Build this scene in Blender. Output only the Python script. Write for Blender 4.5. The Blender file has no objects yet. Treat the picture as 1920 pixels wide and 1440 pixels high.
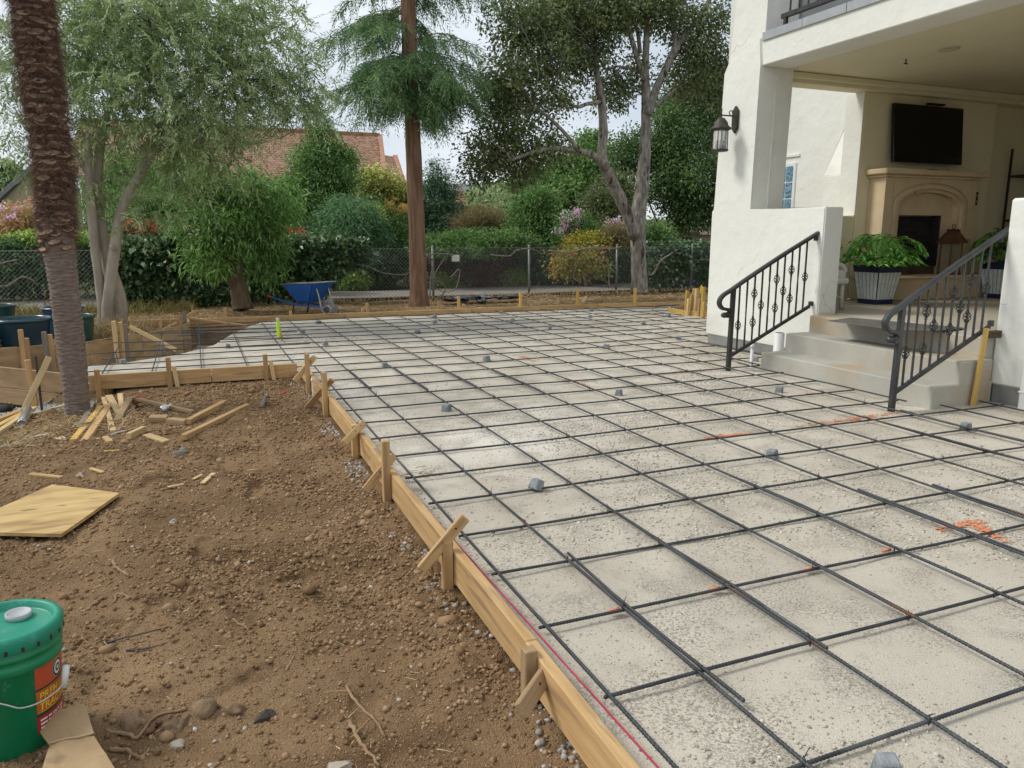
import bpy, bmesh, math, random
import numpy as np
from mathutils import Matrix, Vector
random.seed(7); RNG = np.random.default_rng(11)
SC = bpy.context.scene
COL = SC.collection
R = math.radians

# ------------------------------------------------------------------ camera
CAM = np.array([0.0, 0.0, 1.40]); YAW, PITCH, FPX = 0.394913, 0.192987, 1424.8
_cy, _sy, _cp, _sp = math.cos(YAW), math.sin(YAW), math.cos(PITCH), math.sin(PITCH)
FWD = np.array([_sy*_cp, _cy*_cp, -_sp]); RGT = np.array([_cy, -_sy, 0.0]); UPV = np.cross(RGT, FWD)
cam_d = bpy.data.cameras.new('camera'); cam_o = bpy.data.objects.new('camera', cam_d); COL.objects.link(cam_o)
cam_d.sensor_fit = 'HORIZONTAL'; cam_d.sensor_width = 36.0; cam_d.lens = 36.0*FPX/1920
cam_d.clip_start = 0.05; cam_d.clip_end = 3000
cam_o.matrix_world = Matrix(((RGT[0], UPV[0], -FWD[0], CAM[0]), (RGT[1], UPV[1], -FWD[1], CAM[1]), (RGT[2], UPV[2], -FWD[2], CAM[2]), (0, 0, 0, 1)))
SC.camera = cam_o

# ------------------------------------------------------------------ light
SUN_EL, SUN_AZ = R(46), R(298)        # azimuth clockwise from +Y: the bright part of the cloud stands to the left
wd = bpy.data.worlds.new('World'); SC.world = wd; wd.use_nodes = True
nt = wd.node_tree; nt.nodes.clear()
def wn(t, **k):
    n = nt.nodes.new(t)
    for a, v in k.items(): setattr(n, a, v)
    return n
out = wn('ShaderNodeOutputWorld'); mixs = wn('ShaderNodeMixShader')
sky = wn('ShaderNodeTexSky'); sky.sky_type = 'NISHITA'; sky.sun_disc = False
sky.sun_elevation = SUN_EL; sky.sun_rotation = SUN_AZ
b1 = wn('ShaderNodeBackground'); b1.inputs['Strength'].default_value = 0.10
b2 = wn('ShaderNodeBackground'); b2.inputs['Strength'].default_value = 0.72
tc = wn('ShaderNodeTexCoord'); mp = wn('ShaderNodeMapping'); mp.inputs['Scale'].default_value = (1.0, 1.0, 2.6)
nz = wn('ShaderNodeTexNoise'); nz.inputs['Scale'].default_value = 2.6; nz.inputs['Detail'].default_value = 7; nz.inputs['Roughness'].default_value = .52
cr = wn('ShaderNodeValToRGB'); cr.color_ramp.elements[0].position = .36; cr.color_ramp.elements[0].color = (.60, .66, .74, 1)
cr.color_ramp.elements[1].position = .66; cr.color_ramp.elements[1].color = (.90, .93, .96, 1)
L = nt.links.new
L(tc.outputs['Generated'], mp.inputs['Vector']); L(mp.outputs['Vector'], nz.inputs['Vector']); L(nz.outputs['Fac'], cr.inputs['Fac'])
L(cr.outputs['Color'], b2.inputs['Color']); L(sky.outputs['Color'], b1.inputs['Color'])
mixs.inputs['Fac'].default_value = 0.88
L(b1.outputs[0], mixs.inputs[1]); L(b2.outputs[0], mixs.inputs[2]); L(mixs.outputs[0], out.inputs['Surface'])
sun_d = bpy.data.lights.new('sun', 'SUN'); sun_d.energy = 1.4; sun_d.angle = R(16); sun_d.color = (1.0, .96, .89)
sun_o = bpy.data.objects.new('sun', sun_d); COL.objects.link(sun_o)
sd = Vector((math.sin(SUN_AZ)*math.cos(SUN_EL), math.cos(SUN_AZ)*math.cos(SUN_EL), math.sin(SUN_EL)))
sun_o.rotation_euler = sd.to_track_quat('Z', 'Y').to_euler()
sun_o.location = (0, 0, 20)
SC.view_settings.view_transform = 'Standard'; SC.view_settings.look = 'None'
SC.view_settings.gamma = 1.0; SC.view_settings.use_curve_mapping = False
SC.view_settings.exposure = 0.66

# ------------------------------------------------------------------ helpers: places
def ray(x, y): return RGT*(x-960)/FPX + UPV*(720-y)/FPX + FWD
def at(x, y, Y):                      # the point at distance Y down the garden that the survey sighted at x, y
    d = ray(x, y); return CAM + d*(Y/d[1])
def atx(x, y, X):
    d = ray(x, y); return CAM + d*(X/d[0])
def atz(x, y, z):
    d = ray(x, y); return CAM + d*((z-CAM[2])/d[2])
def scale_at(P): return float((np.asarray(P)-CAM) @ FWD)/FPX

# ------------------------------------------------------------------ helpers: noise
def _h(ix, iy, s):
    n = (ix.astype(np.int64)*374761393 + iy.astype(np.int64)*668265263 + s*1274126177) & 0xffffffff
    n = ((n ^ (n >> 13))*1274126177) & 0xffffffff
    n = (n ^ (n >> 16)) & 0xffffffff
    return n/4294967295.0
def vnoise(x, y, s=0):
    x = np.asarray(x, float); y = np.asarray(y, float)
    ix = np.floor(x).astype(np.int64); iy = np.floor(y).astype(np.int64); fx = x-ix; fy = y-iy
    fx = fx*fx*(3-2*fx); fy = fy*fy*(3-2*fy)
    a = _h(ix, iy, s); b = _h(ix+1, iy, s); c = _h(ix, iy+1, s); d = _h(ix+1, iy+1, s)
    return (a*(1-fx)+b*fx)*(1-fy) + (c*(1-fx)+d*fx)*fy
def fbm(x, y, o=4, s=0, g=.5):
    t = 0; a = 1; n = 0
    for k in range(o):
        t = t + a*(vnoise(x*2**k, y*2**k, s+k*17)-.5); n += a; a *= g
    return t/n*2
def worley(x, y, s=0):                # distance to the nearest jittered cell point, and that cell's random
    ix = np.floor(x).astype(np.int64); iy = np.floor(y).astype(np.int64)
    best = np.full(np.shape(x), 9.0); rr = np.zeros(np.shape(x))
    for dx in (-1, 0, 1):
        for dy in (-1, 0, 1):
            cx = ix+dx; cy = iy+dy
            px = cx+_h(cx, cy, s); py = cy+_h(cx, cy, s+1)
            d = np.hypot(px-x, py-y); m = d < best
            best = np.where(m, d, best); rr = np.where(m, _h(cx, cy, s+2), rr)
    return best, rr
def sstep(a, b, x):
    t = np.clip((np.asarray(x, float)-a)/(b-a), 0, 1); return t*t*(3-2*t)

# ------------------------------------------------------------------ helpers: objects
W = {}
def link(name, data, M=None, parent=None, label=None, cat=None, group=None, kind=None):
    o = bpy.data.objects.new(name, data); COL.objects.link(o)
    M = M if M is not None else Matrix()
    W[o.name] = M
    if parent is not None:
        o.parent = parent; o.matrix_parent_inverse = W[parent.name].inverted()
    o.matrix_basis = M
    if label: o['label'] = label
    if cat: o['category'] = cat
    if group: o['group'] = group
    if kind: o['kind'] = kind
    return o
def thing(name, label, cat, loc, group=None):
    return link(name, None, Matrix.Translation(Vector([float(v) for v in loc])), None, label, cat, group)
def mesh_np(name, V, Fs, mats=None, smooth=False, rnd=None):
    V = np.asarray(V, np.float32).reshape(-1, 3); Fs = np.asarray(Fs, np.int32); k = Fs.shape[1]; n = len(Fs)
    me = bpy.data.meshes.new(name); me.vertices.add(len(V)); me.vertices.foreach_set('co', V.ravel())
    me.loops.add(n*k); me.loops.foreach_set('vertex_index', Fs.ravel())
    me.polygons.add(n); me.polygons.foreach_set('loop_start', np.arange(0, n*k, k, dtype=np.int32))
    me.update(calc_edges=True)
    if smooth: me.polygons.foreach_set('use_smooth', np.ones(n, bool))
    if rnd is not None:
        a = me.attributes.new('rnd', 'FLOAT', 'FACE'); a.data.foreach_set('value', np.asarray(rnd, np.float32))
    if mats is not None: me.materials.append(mats)
    return me
def mesh_py(name, V, Fs, m=None, smooth=False):
    me = bpy.data.meshes.new(name); me.from_pydata([tuple(map(float, v)) for v in V], [], [tuple(map(int, f)) for f in Fs]); me.update()
    if smooth: me.polygons.foreach_set('use_smooth', [True]*len(me.polygons))
    if m is not None: me.materials.append(m)
    return me
def finish(bm, name, m, smooth=False):
    bmesh.ops.recalc_face_normals(bm, faces=bm.faces)
    me = bpy.data.meshes.new(name); bm.to_mesh(me); bm.free()
    if smooth: me.polygons.foreach_set('use_smooth', [True]*len(me.polygons))
    me.materials.append(m); return me
_boxes = {}
def box_mesh(lx, ly, lz, m, bev=.003):
    key = (round(lx, 4), round(ly, 4), round(lz, 4), m.name, bev)
    if key not in _boxes:
        bm = bmesh.new(); bmesh.ops.create_cube(bm, size=1)
        bmesh.ops.scale(bm, vec=(lx, ly, lz), verts=bm.verts)
        if bev: bmesh.ops.bevel(bm, geom=bm.edges[:], offset=min(bev, .3*min(lx, ly, lz)), segments=1, affect='EDGES')
        _boxes[key] = finish(bm, 'box', m)
    return _boxes[key]
def box(name, lo, hi, m, parent=None, bev=.004, **k):
    lo = np.array(lo, float); hi = np.array(hi, float); d = hi-lo; c = (lo+hi)/2
    return link(name, box_mesh(d[0], d[1], d[2], m, bev), Matrix.Translation(Vector(c)), parent, **k)
def beam_matrix(p0, p1, up=(0, 0, 1)):
    p0 = Vector([float(v) for v in p0]); p1 = Vector([float(v) for v in p1]); x = (p1-p0).normalized(); u = Vector(up)
    y = u.cross(x)
    if y.length < 1e-4: y = Vector((0, 1, 0)).cross(x)
    if y.length < 1e-4: y = Vector((1, 0, 0)).cross(x)
    y.normalize(); z = x.cross(y); c = (p0+p1)/2
    return Matrix(((x[0], y[0], z[0], c[0]), (x[1], y[1], z[1], c[1]), (x[2], y[2], z[2], c[2]), (0, 0, 0, 1)))
def lumber(name, p0, p1, w, t, m, parent=None, up=(0, 0, 1), bev=.003, **k):   # a stick from p0 to p1: w across, t along `up`
    l = (Vector([float(v) for v in p1])-Vector([float(v) for v in p0])).length
    return link(name, box_mesh(l, w, t, m, bev), beam_matrix(p0, p1, up), parent, **k)
def catmull(P, n):
    P = np.asarray(P, float)
    if len(P) < 3: return np.array([P[0]+(P[-1]-P[0])*t for t in np.linspace(0, 1, n)])
    Q = np.vstack([2*P[0]-P[1], P, 2*P[-1]-P[-2]]); o = []
    for t in np.linspace(0, len(P)-1-1e-6, n):
        i = int(t); u = t-i; a, b, c, d = Q[i:i+4]
        o.append(.5*((2*b)+(c-a)*u+(2*a-5*b+4*c-d)*u*u+(3*b-a-3*c+d)*u**3))
    return np.array(o)
def tube_geo(P, r, ns=8, cap=True):
    P = np.asarray(P, float); n = len(P); r = np.broadcast_to(np.asarray(r, float), (n,))
    T = np.gradient(P, axis=0); T /= np.linalg.norm(T, axis=1)[:, None]+1e-12
    ref = np.array([0, 0, 1.0]) if abs(T[0][2]) < .9 else np.array([1.0, 0, 0])
    V = []
    u = np.cross(T[0], ref); u /= np.linalg.norm(u)
    a = np.linspace(0, 2*np.pi, ns, endpoint=False)
    for i in range(n):
        u = u - T[i]*(u@T[i]); u /= np.linalg.norm(u)+1e-12; v = np.cross(T[i], u)
        V.append(P[i]+r[i]*(np.cos(a)[:, None]*u+np.sin(a)[:, None]*v))
    V = np.concatenate(V); F = []
    for i in range(n-1):
        for j in range(ns):
            k = (j+1) % ns
            F.append((i*ns+j, i*ns+k, (i+1)*ns+k, (i+1)*ns+j))
    if cap:
        F.append(tuple(range(ns-1, -1, -1))); F.append(tuple((n-1)*ns+j for j in range(ns)))
    return V, F
def tubes(name, specs, m, parent=None, ns=8, smooth=True, **k):        # specs: (points, radius or radii)
    V = []; F = []; o = 0
    for P, r in specs:
        v, f = tube_geo(P, r, ns); V.append(v); F += [tuple(i+o for i in q) for q in f]; o += len(v)
    return link(name, mesh_py(name, np.concatenate(V), F, m, smooth), None, parent, **k)
def lathe_geo(prof, ns=32, cap=False):
    V = []; F = []
    for r, z in prof:
        for j in range(ns):
            a = 2*math.pi*j/ns; V.append((r*math.cos(a), r*math.sin(a), z))
    for i in range(len(prof)-1):
        for j in range(ns):
            k = (j+1) % ns; F.append((i*ns+j, i*ns+k, (i+1)*ns+k, (i+1)*ns+j))
    if cap:
        F.append(tuple(range(ns-1, -1, -1))); F.append(tuple((len(prof)-1)*ns+j for j in range(ns)))
    return V, F
def lathe(name, prof, loc, m, parent=None, ns=32, cap=False, M=None, smooth=True, **k):
    V, F = lathe_geo(prof, ns, cap)
    return link(name, mesh_py(name, V, F, m, smooth), M if M is not None else Matrix.Translation(Vector([float(v) for v in loc])), parent, **k)
def prism(name, pts, axis, a, b, m, parent=None, bev=0, **k):           # polygon in the two other axes, extruded along `axis` from a to b
    bm = bmesh.new()
    def mk(u, v, w): return {'x': (w, u, v), 'y': (u, w, v), 'z': (u, v, w)}[axis]
    A = [bm.verts.new(mk(u, v, a)) for u, v in pts]; B = [bm.verts.new(mk(u, v, b)) for u, v in pts]
    bm.faces.new(A); bm.faces.new(B[::-1]); n = len(pts)
    for i in range(n): bm.faces.new((A[i], B[i], B[(i+1) % n], A[(i+1) % n]))
    if bev: bmesh.ops.bevel(bm, geom=bm.edges[:], offset=bev, segments=2, affect='EDGES')
    return link(name, finish(bm, name, m), None, parent, **k)
def rock_mesh(name, m, s=1.0, sub=2, flat=.7, rough=.25, seed=0):
    bm = bmesh.new(); bmesh.ops.create_icosphere(bm, subdivisions=sub, radius=s)
    rg = np.random.default_rng(seed); k = rg.normal(size=(5, 3)); ph = rg.random(5)*6
    for v in bm.verts:
        n = np.array(v.co)/s; d = 1+rough*sum(math.sin(2.2*(n@k[i])+ph[i]) for i in range(5))/2.2
        v.co = Vector(n*d*s*np.array([1, .8, flat]))
    return finish(bm, name, m, sub > 2)

# ------------------------------------------------------------------ helpers: materials
def lin(c):
    c = np.array(c, float)/255; return np.where(c <= .04045, c/12.92, ((c+.055)/1.055)**2.4)
def mat(name, c1, c2=None, rough=.75, scale=6, detail=6, lo=.35, hi=.65, bump=0, bscale=80, bdist=.01, metal=0, stretch=(1, 1, 1), spec=.35, spots=None, coords='Object', coat=0, vary=0):
    m = bpy.data.materials.new(name); m.use_nodes = True; t = m.node_tree; N = t.nodes; l = t.links.new
    bs = N['Principled BSDF']; bs.inputs['Roughness'].default_value = rough; bs.inputs['Metallic'].default_value = metal
    bs.inputs['Specular IOR Level'].default_value = spec; bs.inputs['Coat Weight'].default_value = coat
    c2 = c2 if c2 is not None else tuple(v*.75 for v in c1)
    tcn = N.new('ShaderNodeTexCoord'); oi = N.new('ShaderNodeObjectInfo'); mu = N.new('ShaderNodeMath'); mu.operation = 'MULTIPLY'; mu.inputs[1].default_value = 53
    ad = N.new('ShaderNodeVectorMath'); ad.operation = 'ADD'; mpn = N.new('ShaderNodeMapping'); mpn.inputs['Scale'].default_value = stretch
    l(oi.outputs['Random'], mu.inputs[0]); l(tcn.outputs[coords], ad.inputs[0]); l(mu.outputs[0], ad.inputs[1]); l(ad.outputs[0], mpn.inputs['Vector'])
    n1 = N.new('ShaderNodeTexNoise'); n1.inputs['Scale'].default_value = scale; n1.inputs['Detail'].default_value = detail
    r1 = N.new('ShaderNodeValToRGB'); e = r1.color_ramp.elements; e[0].position = lo; e[1].position = hi; e[0].color = (*c2, 1); e[1].color = (*c1, 1)
    l(mpn.outputs[0], n1.inputs['Vector']); l(n1.outputs['Fac'], r1.inputs['Fac']); colr = r1.outputs['Color']
    if spots:                          # (colour, scale, threshold): dirt, stains, speckles
        for sc_, ss, th, wdt in spots:
            n3 = N.new('ShaderNodeTexNoise'); n3.inputs['Scale'].default_value = ss; n3.inputs['Detail'].default_value = 5
            r3 = N.new('ShaderNodeValToRGB'); r3.color_ramp.elements[0].position = th; r3.color_ramp.elements[1].position = th+wdt
            mx = N.new('ShaderNodeMix'); mx.data_type = 'RGBA'; mx.inputs['B'].default_value = (*sc_, 1)
            l(mpn.outputs[0], n3.inputs['Vector']); l(n3.outputs['Fac'], r3.inputs['Fac']); l(r3.outputs['Color'], mx.inputs['Factor']); l(colr, mx.inputs['A']); colr = mx.outputs['Result']
    if vary:                           # each piece of the stuff a little lighter or darker
        hv = N.new('ShaderNodeHueSaturation'); mr = N.new('ShaderNodeMapRange'); mr.inputs['To Min'].default_value = 1-vary; mr.inputs['To Max'].default_value = 1+vary
        l(oi.outputs['Random'], mr.inputs['Value']); l(mr.outputs[0], hv.inputs['Value']); l(colr, hv.inputs['Color']); colr = hv.outputs['Color']
    l(colr, bs.inputs['Base Color'])
    if bump:
        n2 = N.new('ShaderNodeTexNoise'); n2.inputs['Scale'].default_value = bscale; n2.inputs['Detail'].default_value = 5
        bp = N.new('ShaderNodeBump'); bp.inputs['Strength'].default_value = bump; bp.inputs['Distance'].default_value = bdist
        l(mpn.outputs[0], n2.inputs['Vector']); l(n2.outputs['Fac'], bp.inputs['Height']); l(bp.outputs[0], bs.inputs['Normal'])
    return m
def leafmat(name, cols, trans=.35, rough=.55, spec=.3):
    m = bpy.data.materials.new(name); m.use_nodes = True; t = m.node_tree; N = t.nodes; l = t.links.new
    bs = N['Principled BSDF']; bs.inputs['Roughness'].default_value = rough; bs.inputs['Specular IOR Level'].default_value = spec
    at_ = N.new('ShaderNodeAttribute'); at_.attribute_name = 'rnd'
    r = N.new('ShaderNodeValToRGB'); e = r.color_ramp.elements
    while len(e) < len(cols): e.new(.5)
    for i, c in enumerate(cols): e[i].position = i/(len(cols)-1); e[i].color = (*[min(v*2.05, .8) for v in c], 1)
    l(at_.outputs['Fac'], r.inputs['Fac']); l(r.outputs['Color'], bs.inputs['Base Color'])
    tr = N.new('ShaderNodeBsdfTranslucent'); hs = N.new('ShaderNodeHueSaturation'); hs.inputs['Value'].default_value = 1.5; hs.inputs['Saturation'].default_value = 1.1
    mx = N.new('ShaderNodeMixShader'); mx.inputs['Fac'].default_value = trans
    l(r.outputs['Color'], hs.inputs['Color']); l(hs.outputs[0], tr.inputs['Color'])
    l(bs.outputs[0], mx.inputs[1]); l(tr.outputs[0], mx.inputs[2]); l(mx.outputs[0], N['Material Output'].inputs['Surface'])
    return m
def rndmat(name, cols, rough=.85, bump=0, bscale=200):       # colour picked per piece from the face attribute
    m = bpy.data.materials.new(name); m.use_nodes = True; t = m.node_tree; N = t.nodes; l = t.links.new
    bs = N['Principled BSDF']; bs.inputs['Roughness'].default_value = rough; bs.inputs['Specular IOR Level'].default_value = .2
    at_ = N.new('ShaderNodeAttribute'); at_.attribute_name = 'rnd'; r = N.new('ShaderNodeValToRGB'); e = r.color_ramp.elements
    while len(e) < len(cols): e.new(.5)
    for i, c in enumerate(cols): e[i].position = i/(len(cols)-1); e[i].color = (*c, 1)
    l(at_.outputs['Fac'], r.inputs['Fac']); l(r.outputs['Color'], bs.inputs['Base Color'])
    return m

STUCCO = mat('stucco_white', (.82, .82, .76), (.76, .76, .69), rough=.9, scale=.9, lo=.3, hi=.7, bump=.30, bscale=5.5, bdist=.05, spots=[((.66, .66, .585), 1.3, .60, .2), ((.56, .545, .47), 3.5, .70, .12)])
def cracks(m, dark=.62):
    t = m.node_tree; N = t.nodes; l = t.links.new; bs = N['Principled BSDF']; src = bs.inputs['Base Color'].links[0].from_socket
    no = N.new('ShaderNodeTexNoise'); no.inputs['Scale'].default_value = 2.5; no.inputs['Detail'].default_value = 6
    ma = N.new('ShaderNodeMix'); ma.data_type = 'RGBA'; ma.blend_type = 'LINEAR_LIGHT'; ma.inputs['Factor'].default_value = .25
    vo = N.new('ShaderNodeTexVoronoi'); vo.feature = 'DISTANCE_TO_EDGE'; vo.inputs['Scale'].default_value = .75
    lt = N.new('ShaderNodeMath'); lt.operation = 'LESS_THAN'; lt.inputs[1].default_value = .0035
    n2 = N.new('ShaderNodeTexNoise'); n2.inputs['Scale'].default_value = 1.1; gt = N.new('ShaderNodeMath'); gt.operation = 'GREATER_THAN'; gt.inputs[1].default_value = .56
    mu = N.new('ShaderNodeMath'); mu.operation = 'MULTIPLY'; mx = N.new('ShaderNodeMix'); mx.data_type = 'RGBA'; mx.inputs['B'].default_value = (dark*.8, dark*.78, dark*.7, 1)
    co = N['Texture Coordinate'].outputs['Object']
    l(co, no.inputs['Vector']); l(co, ma.inputs['A']); l(no.outputs['Color'], ma.inputs['B']); l(ma.outputs['Result'], vo.inputs['Vector']); l(vo.outputs['Distance'], lt.inputs[0]); l(co, n2.inputs['Vector']); l(n2.outputs['Fac'], gt.inputs[0])
    l(lt.outputs[0], mu.inputs[0]); l(gt.outputs[0], mu.inputs[1]); l(mu.outputs[0], mx.inputs['Factor']); l(src, mx.inputs['A']); l(mx.outputs['Result'], bs.inputs['Base Color'])
cracks(STUCCO, .84)
CREAM = mat('cream_plaster', (.82, .75, .55), (.76, .69, .49), rough=.9, scale=1.5, bump=.2, bscale=10)
CONC = mat('concrete', (.47, .45, .39), (.38, .365, .31), rough=.85, scale=2.4, bump=.25, bscale=60, spots=[((.44, .34, .21), 1.6, .53, .16), ((.30, .25, .18), 6, .66, .12), ((.28, .27, .24), 14, .70, .12)])
FOOT = mat('concrete_footing', (.27, .27, .25), (.20, .20, .19), rough=.9, scale=5, bump=.4, bscale=50)
IRON = mat('iron_rail', (.040, .036, .034), (.026, .023, .022), rough=.42, scale=14, spec=.5, bump=.1, bscale=90)
IRONG = mat('iron_rail_grey', (.046, .049, .053), (.03, .032, .035), rough=.32, scale=10, spec=.55, bump=.1, bscale=90)
STEEL = mat('rebar_steel', (.075, .082, .090), (.042, .046, .050), rough=.50, metal=.35, scale=9, spots=[((.13, .065, .035), 5, .60, .12), ((.11, .115, .12), 3, .6, .1)])
def ribs(m):
    t = m.node_tree; N = t.nodes; l = t.links.new
    wv = N.new('ShaderNodeTexWave'); wv.inputs['Scale'].default_value = 32; wv.inputs['Distortion'].default_value = 0; wv.bands_direction = 'DIAGONAL'
    bp = N.new('ShaderNodeBump'); bp.inputs['Strength'].default_value = .55; bp.inputs['Distance'].default_value = .002
    l(N['Texture Coordinate'].outputs['Object'], wv.inputs['Vector']); l(wv.outputs['Fac'], bp.inputs['Height']); l(bp.outputs[0], N['Principled BSDF'].inputs['Normal'])
ribs(STEEL)
WIRE = mat('galvanised_wire', (.30, .31, .31), (.20, .21, .21), rough=.45, metal=.5)
POSTM = mat('galvanised_post', (.30, .31, .30), (.22, .23, .22), rough=.5, metal=.4)
def wood(name, c1, c2, sp=None, **k): return mat(name, c1, c2, rough=.72, scale=7, detail=7, stretch=(.45, 5, 5), bump=.25, bscale=14, spec=.25, lo=.3, hi=.7, spots=sp, vary=.16, **k)
PINE = wood('pine_fresh', (.56, .375, .18), (.42, .26, .11), [((.22, .12, .05), 3.1, .72, .05), ((.33, .21, .11), 5, .54, .12), ((.46, .40, .32), 16, .66, .06)])
PINEP = wood('pine_pale', (.66, .49, .27), (.52, .36, .17))
PINED = wood('pine_aged', (.42, .29, .16), (.30, .20, .11))
PINEY = wood('pine_yellow', (.62, .42, .13), (.52, .33, .09))
GREYW = wood('grey_wood', (.26, .22, .18), (.17, .145, .12))
PLYW = mat('plywood_worn', (.42, .29, .155), (.28, .19, .10), rough=.8, scale=3.5, detail=9, stretch=(1, 3, 3), bump=.25, bscale=20, spots=[((.15, .10, .06), 5, .62, .12), ((.42, .34, .24), 3, .66, .1)])
PLYN = mat('plywood_new', (.60, .43, .19), (.48, .32, .12), rough=.75, scale=5, detail=8, stretch=(.8, 3.5, 3), bump=.2, bscale=24, spots=[((.36, .23, .10), 2.2, .52, .10), ((.24, .15, .07), 6, .64, .06)])
DARKW = mat('wet_wood', (.11, .075, .045), (.06, .04, .025), rough=.7, stretch=(.5, 4, 4))
BLKST = mat('black_steel', (.035, .035, .037), (.05, .04, .035), rough=.5, metal=.3)
PVC = mat('white_pvc', (.76, .76, .74), (.68, .68, .66), rough=.45)
GALV = mat('grey_flashing', (.42, .44, .45), (.36, .38, .39), rough=.45, metal=.2)
DOBIE = mat('spacer_concrete', (.30, .32, .33), (.19, .20, .21), rough=.95, scale=26, bump=.6, bscale=110)
ORANGE = mat('orange_spray', (.72, .25, .10), (.60, .24, .13), rough=.9, scale=30)
STRING = mat('pink_string', (.52, .06, .12), (.40, .035, .075), rough=.8)

# ================================================================== ground
def grid_mesh(xs, ys, zf, keep=None):
    X, Y = np.meshgrid(xs, ys); Z = zf(X, Y); nx = len(xs); V = np.stack([X, Y, Z], -1).reshape(-1, 3)
    i = np.arange((len(ys)-1)*nx).reshape(len(ys)-1, nx)[:, :-1].ravel()
    F = np.stack([i, i+1, i+nx+1, i+nx], 1)
    if keep is not None:
        c = V[F].mean(1); F = F[keep(c[:, 0], c[:, 1])]
        u, inv = np.unique(F.ravel(), return_inverse=True); V = V[u]; F = inv.reshape(-1, 4)
    return V, F
DIRT_COLS = dict(c1=(.320, .207, .112), c2=(.205, .129, .068))
DIRT = mat('dirt', rough=.97, scale=3.2, detail=10, bump=1.0, bscale=150, bdist=.018, spec=.1, coords='Object',
           spots=[((.385, .255, .142), 1.1, .58, .2), ((.140, .082, .041), 4, .58, .14), ((.42, .34, .24), 60, .70, .08)], **DIRT_COLS)
BED = mat('bed_soil', (.25, .165, .09), (.15, .095, .05), rough=.97, scale=2.2, detail=10, bump=.8, bscale=60, spec=.1,
          spots=[((.40, .29, .14), 9, .60, .1), ((.11, .07, .04), 5, .64, .1)])
GRAV = mat('gravel_base', (.62, .565, .465), (.50, .45, .365), rough=.95, scale=1.1, detail=9, bump=.9, bscale=190, bdist=.006, spec=.15,
           spots=[((.74, .69, .60), .8, .52, .25), ((.55, .50, .41), .55, .52, .12), ((.47, .42, .33), 2.0, .60, .15), ((.30, .275, .235), 120, .63, .08), ((.78, .76, .70), 90, .68, .06), ((.44, .33, .22), .9, .68, .14)])

def speckle(m):                        # fines washed off in patches: darker grit shows through the pale dust
    t = m.node_tree; N = t.nodes; l = t.links.new; bs = N['Principled BSDF']; co = N['Texture Coordinate'].outputs['Object']
    for ps, pt, gs, gt, c in ((2.6, .46, 95, .50, (.34, .305, .245)), (1.3, .50, 45, .55, (.42, .38, .31)), (4.0, .52, 160, .48, (.27, .245, .20))):
        src = bs.inputs['Base Color'].links[0].from_socket; pn = N.new('ShaderNodeTexNoise'); pn.inputs['Scale'].default_value = ps; pn.inputs['Detail'].default_value = 5; gn = N.new('ShaderNodeTexNoise'); gn.inputs['Scale'].default_value = gs; gn.inputs['Detail'].default_value = 3
        pr_ = N.new('ShaderNodeMapRange'); pr_.inputs['From Min'].default_value = pt; pr_.inputs['From Max'].default_value = pt+.14; gr = N.new('ShaderNodeMapRange'); gr.inputs['From Min'].default_value = gt; gr.inputs['From Max'].default_value = gt+.08
        mu = N.new('ShaderNodeMath'); mu.operation = 'MULTIPLY'; mx = N.new('ShaderNodeMix'); mx.data_type = 'RGBA'; mx.inputs['B'].default_value = (*c, 1)
        l(co, pn.inputs['Vector']); l(co, gn.inputs['Vector']); l(pn.outputs['Fac'], pr_.inputs['Value']); l(gn.outputs['Fac'], gr.inputs['Value']); l(pr_.outputs[0], mu.inputs[0]); l(gr.outputs[0], mu.inputs[1]); l(mu.outputs[0], mx.inputs['Factor']); l(src, mx.inputs['A']); l(mx.outputs['Result'], bs.inputs['Base Color'])
speckle(GRAV)
def dirt_z(X, Y):
    X = np.asarray(X, float); Y = np.asarray(Y, float)
    b = -.115 - .20*sstep(.3, 2.0, -X)*sstep(4.6, 8.2, Y) + .05*sstep(.9, -.2, np.abs(X-.35))*sstep(5.5, 7.2, Y)
    b = b + .035*fbm(X*1.3+3, Y*1.3, 3, 5) + .022*fbm(X*4.1, Y*4.1+9, 3, 9)
    b = b + .03*sstep(.35, .0, np.abs(X+.15-.25*np.sin(Y*1.1)))*sstep(2, 3.2, Y)*sstep(7, 5, Y)
    w = np.maximum(sstep(.55, .90, X)*.8, sstep(7.5, 7.95, Y)*sstep(-1.0, -.6, X))
    return b*(1-w)+w*(-.058+.012*fbm(X*5, Y*5, 3, 71))
def loose_at(X, Y): return sstep(.42, .66, .6*vnoise(X*1.2+40, Y*1.2, 31)+.4*vnoise(X*3.7, Y*3.7, 33))
FEET = [(-.25, 3.1, .3), (-.05, 3.75, .15), (.05, 2.55, .9), (-.5, 3.9, -.4), (.25, 4.6, .1), (-.35, 4.9, .4), (.1, 5.4, -.2), (.3, 3.3, 1.3), (-.15, 2.0, .5), (.4, 2.2, .2), (-.7, 4.4, .8), (.45, 5.9, .5)]
def feet(X, Y):
    t = np.zeros(np.shape(X))
    for fx, fy, a in FEET:
        u = (X-fx)*math.sin(a)+(Y-fy)*math.cos(a); v = (X-fx)*math.cos(a)-(Y-fy)*math.sin(a); w = .048*(1-.25*np.cos(np.clip(u/.15, -1, 1)*3)); t = np.maximum(t, sstep(1.15, .85, np.hypot(np.maximum(np.abs(u)-.09, 0)/w, v/w)))
    return t
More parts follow.
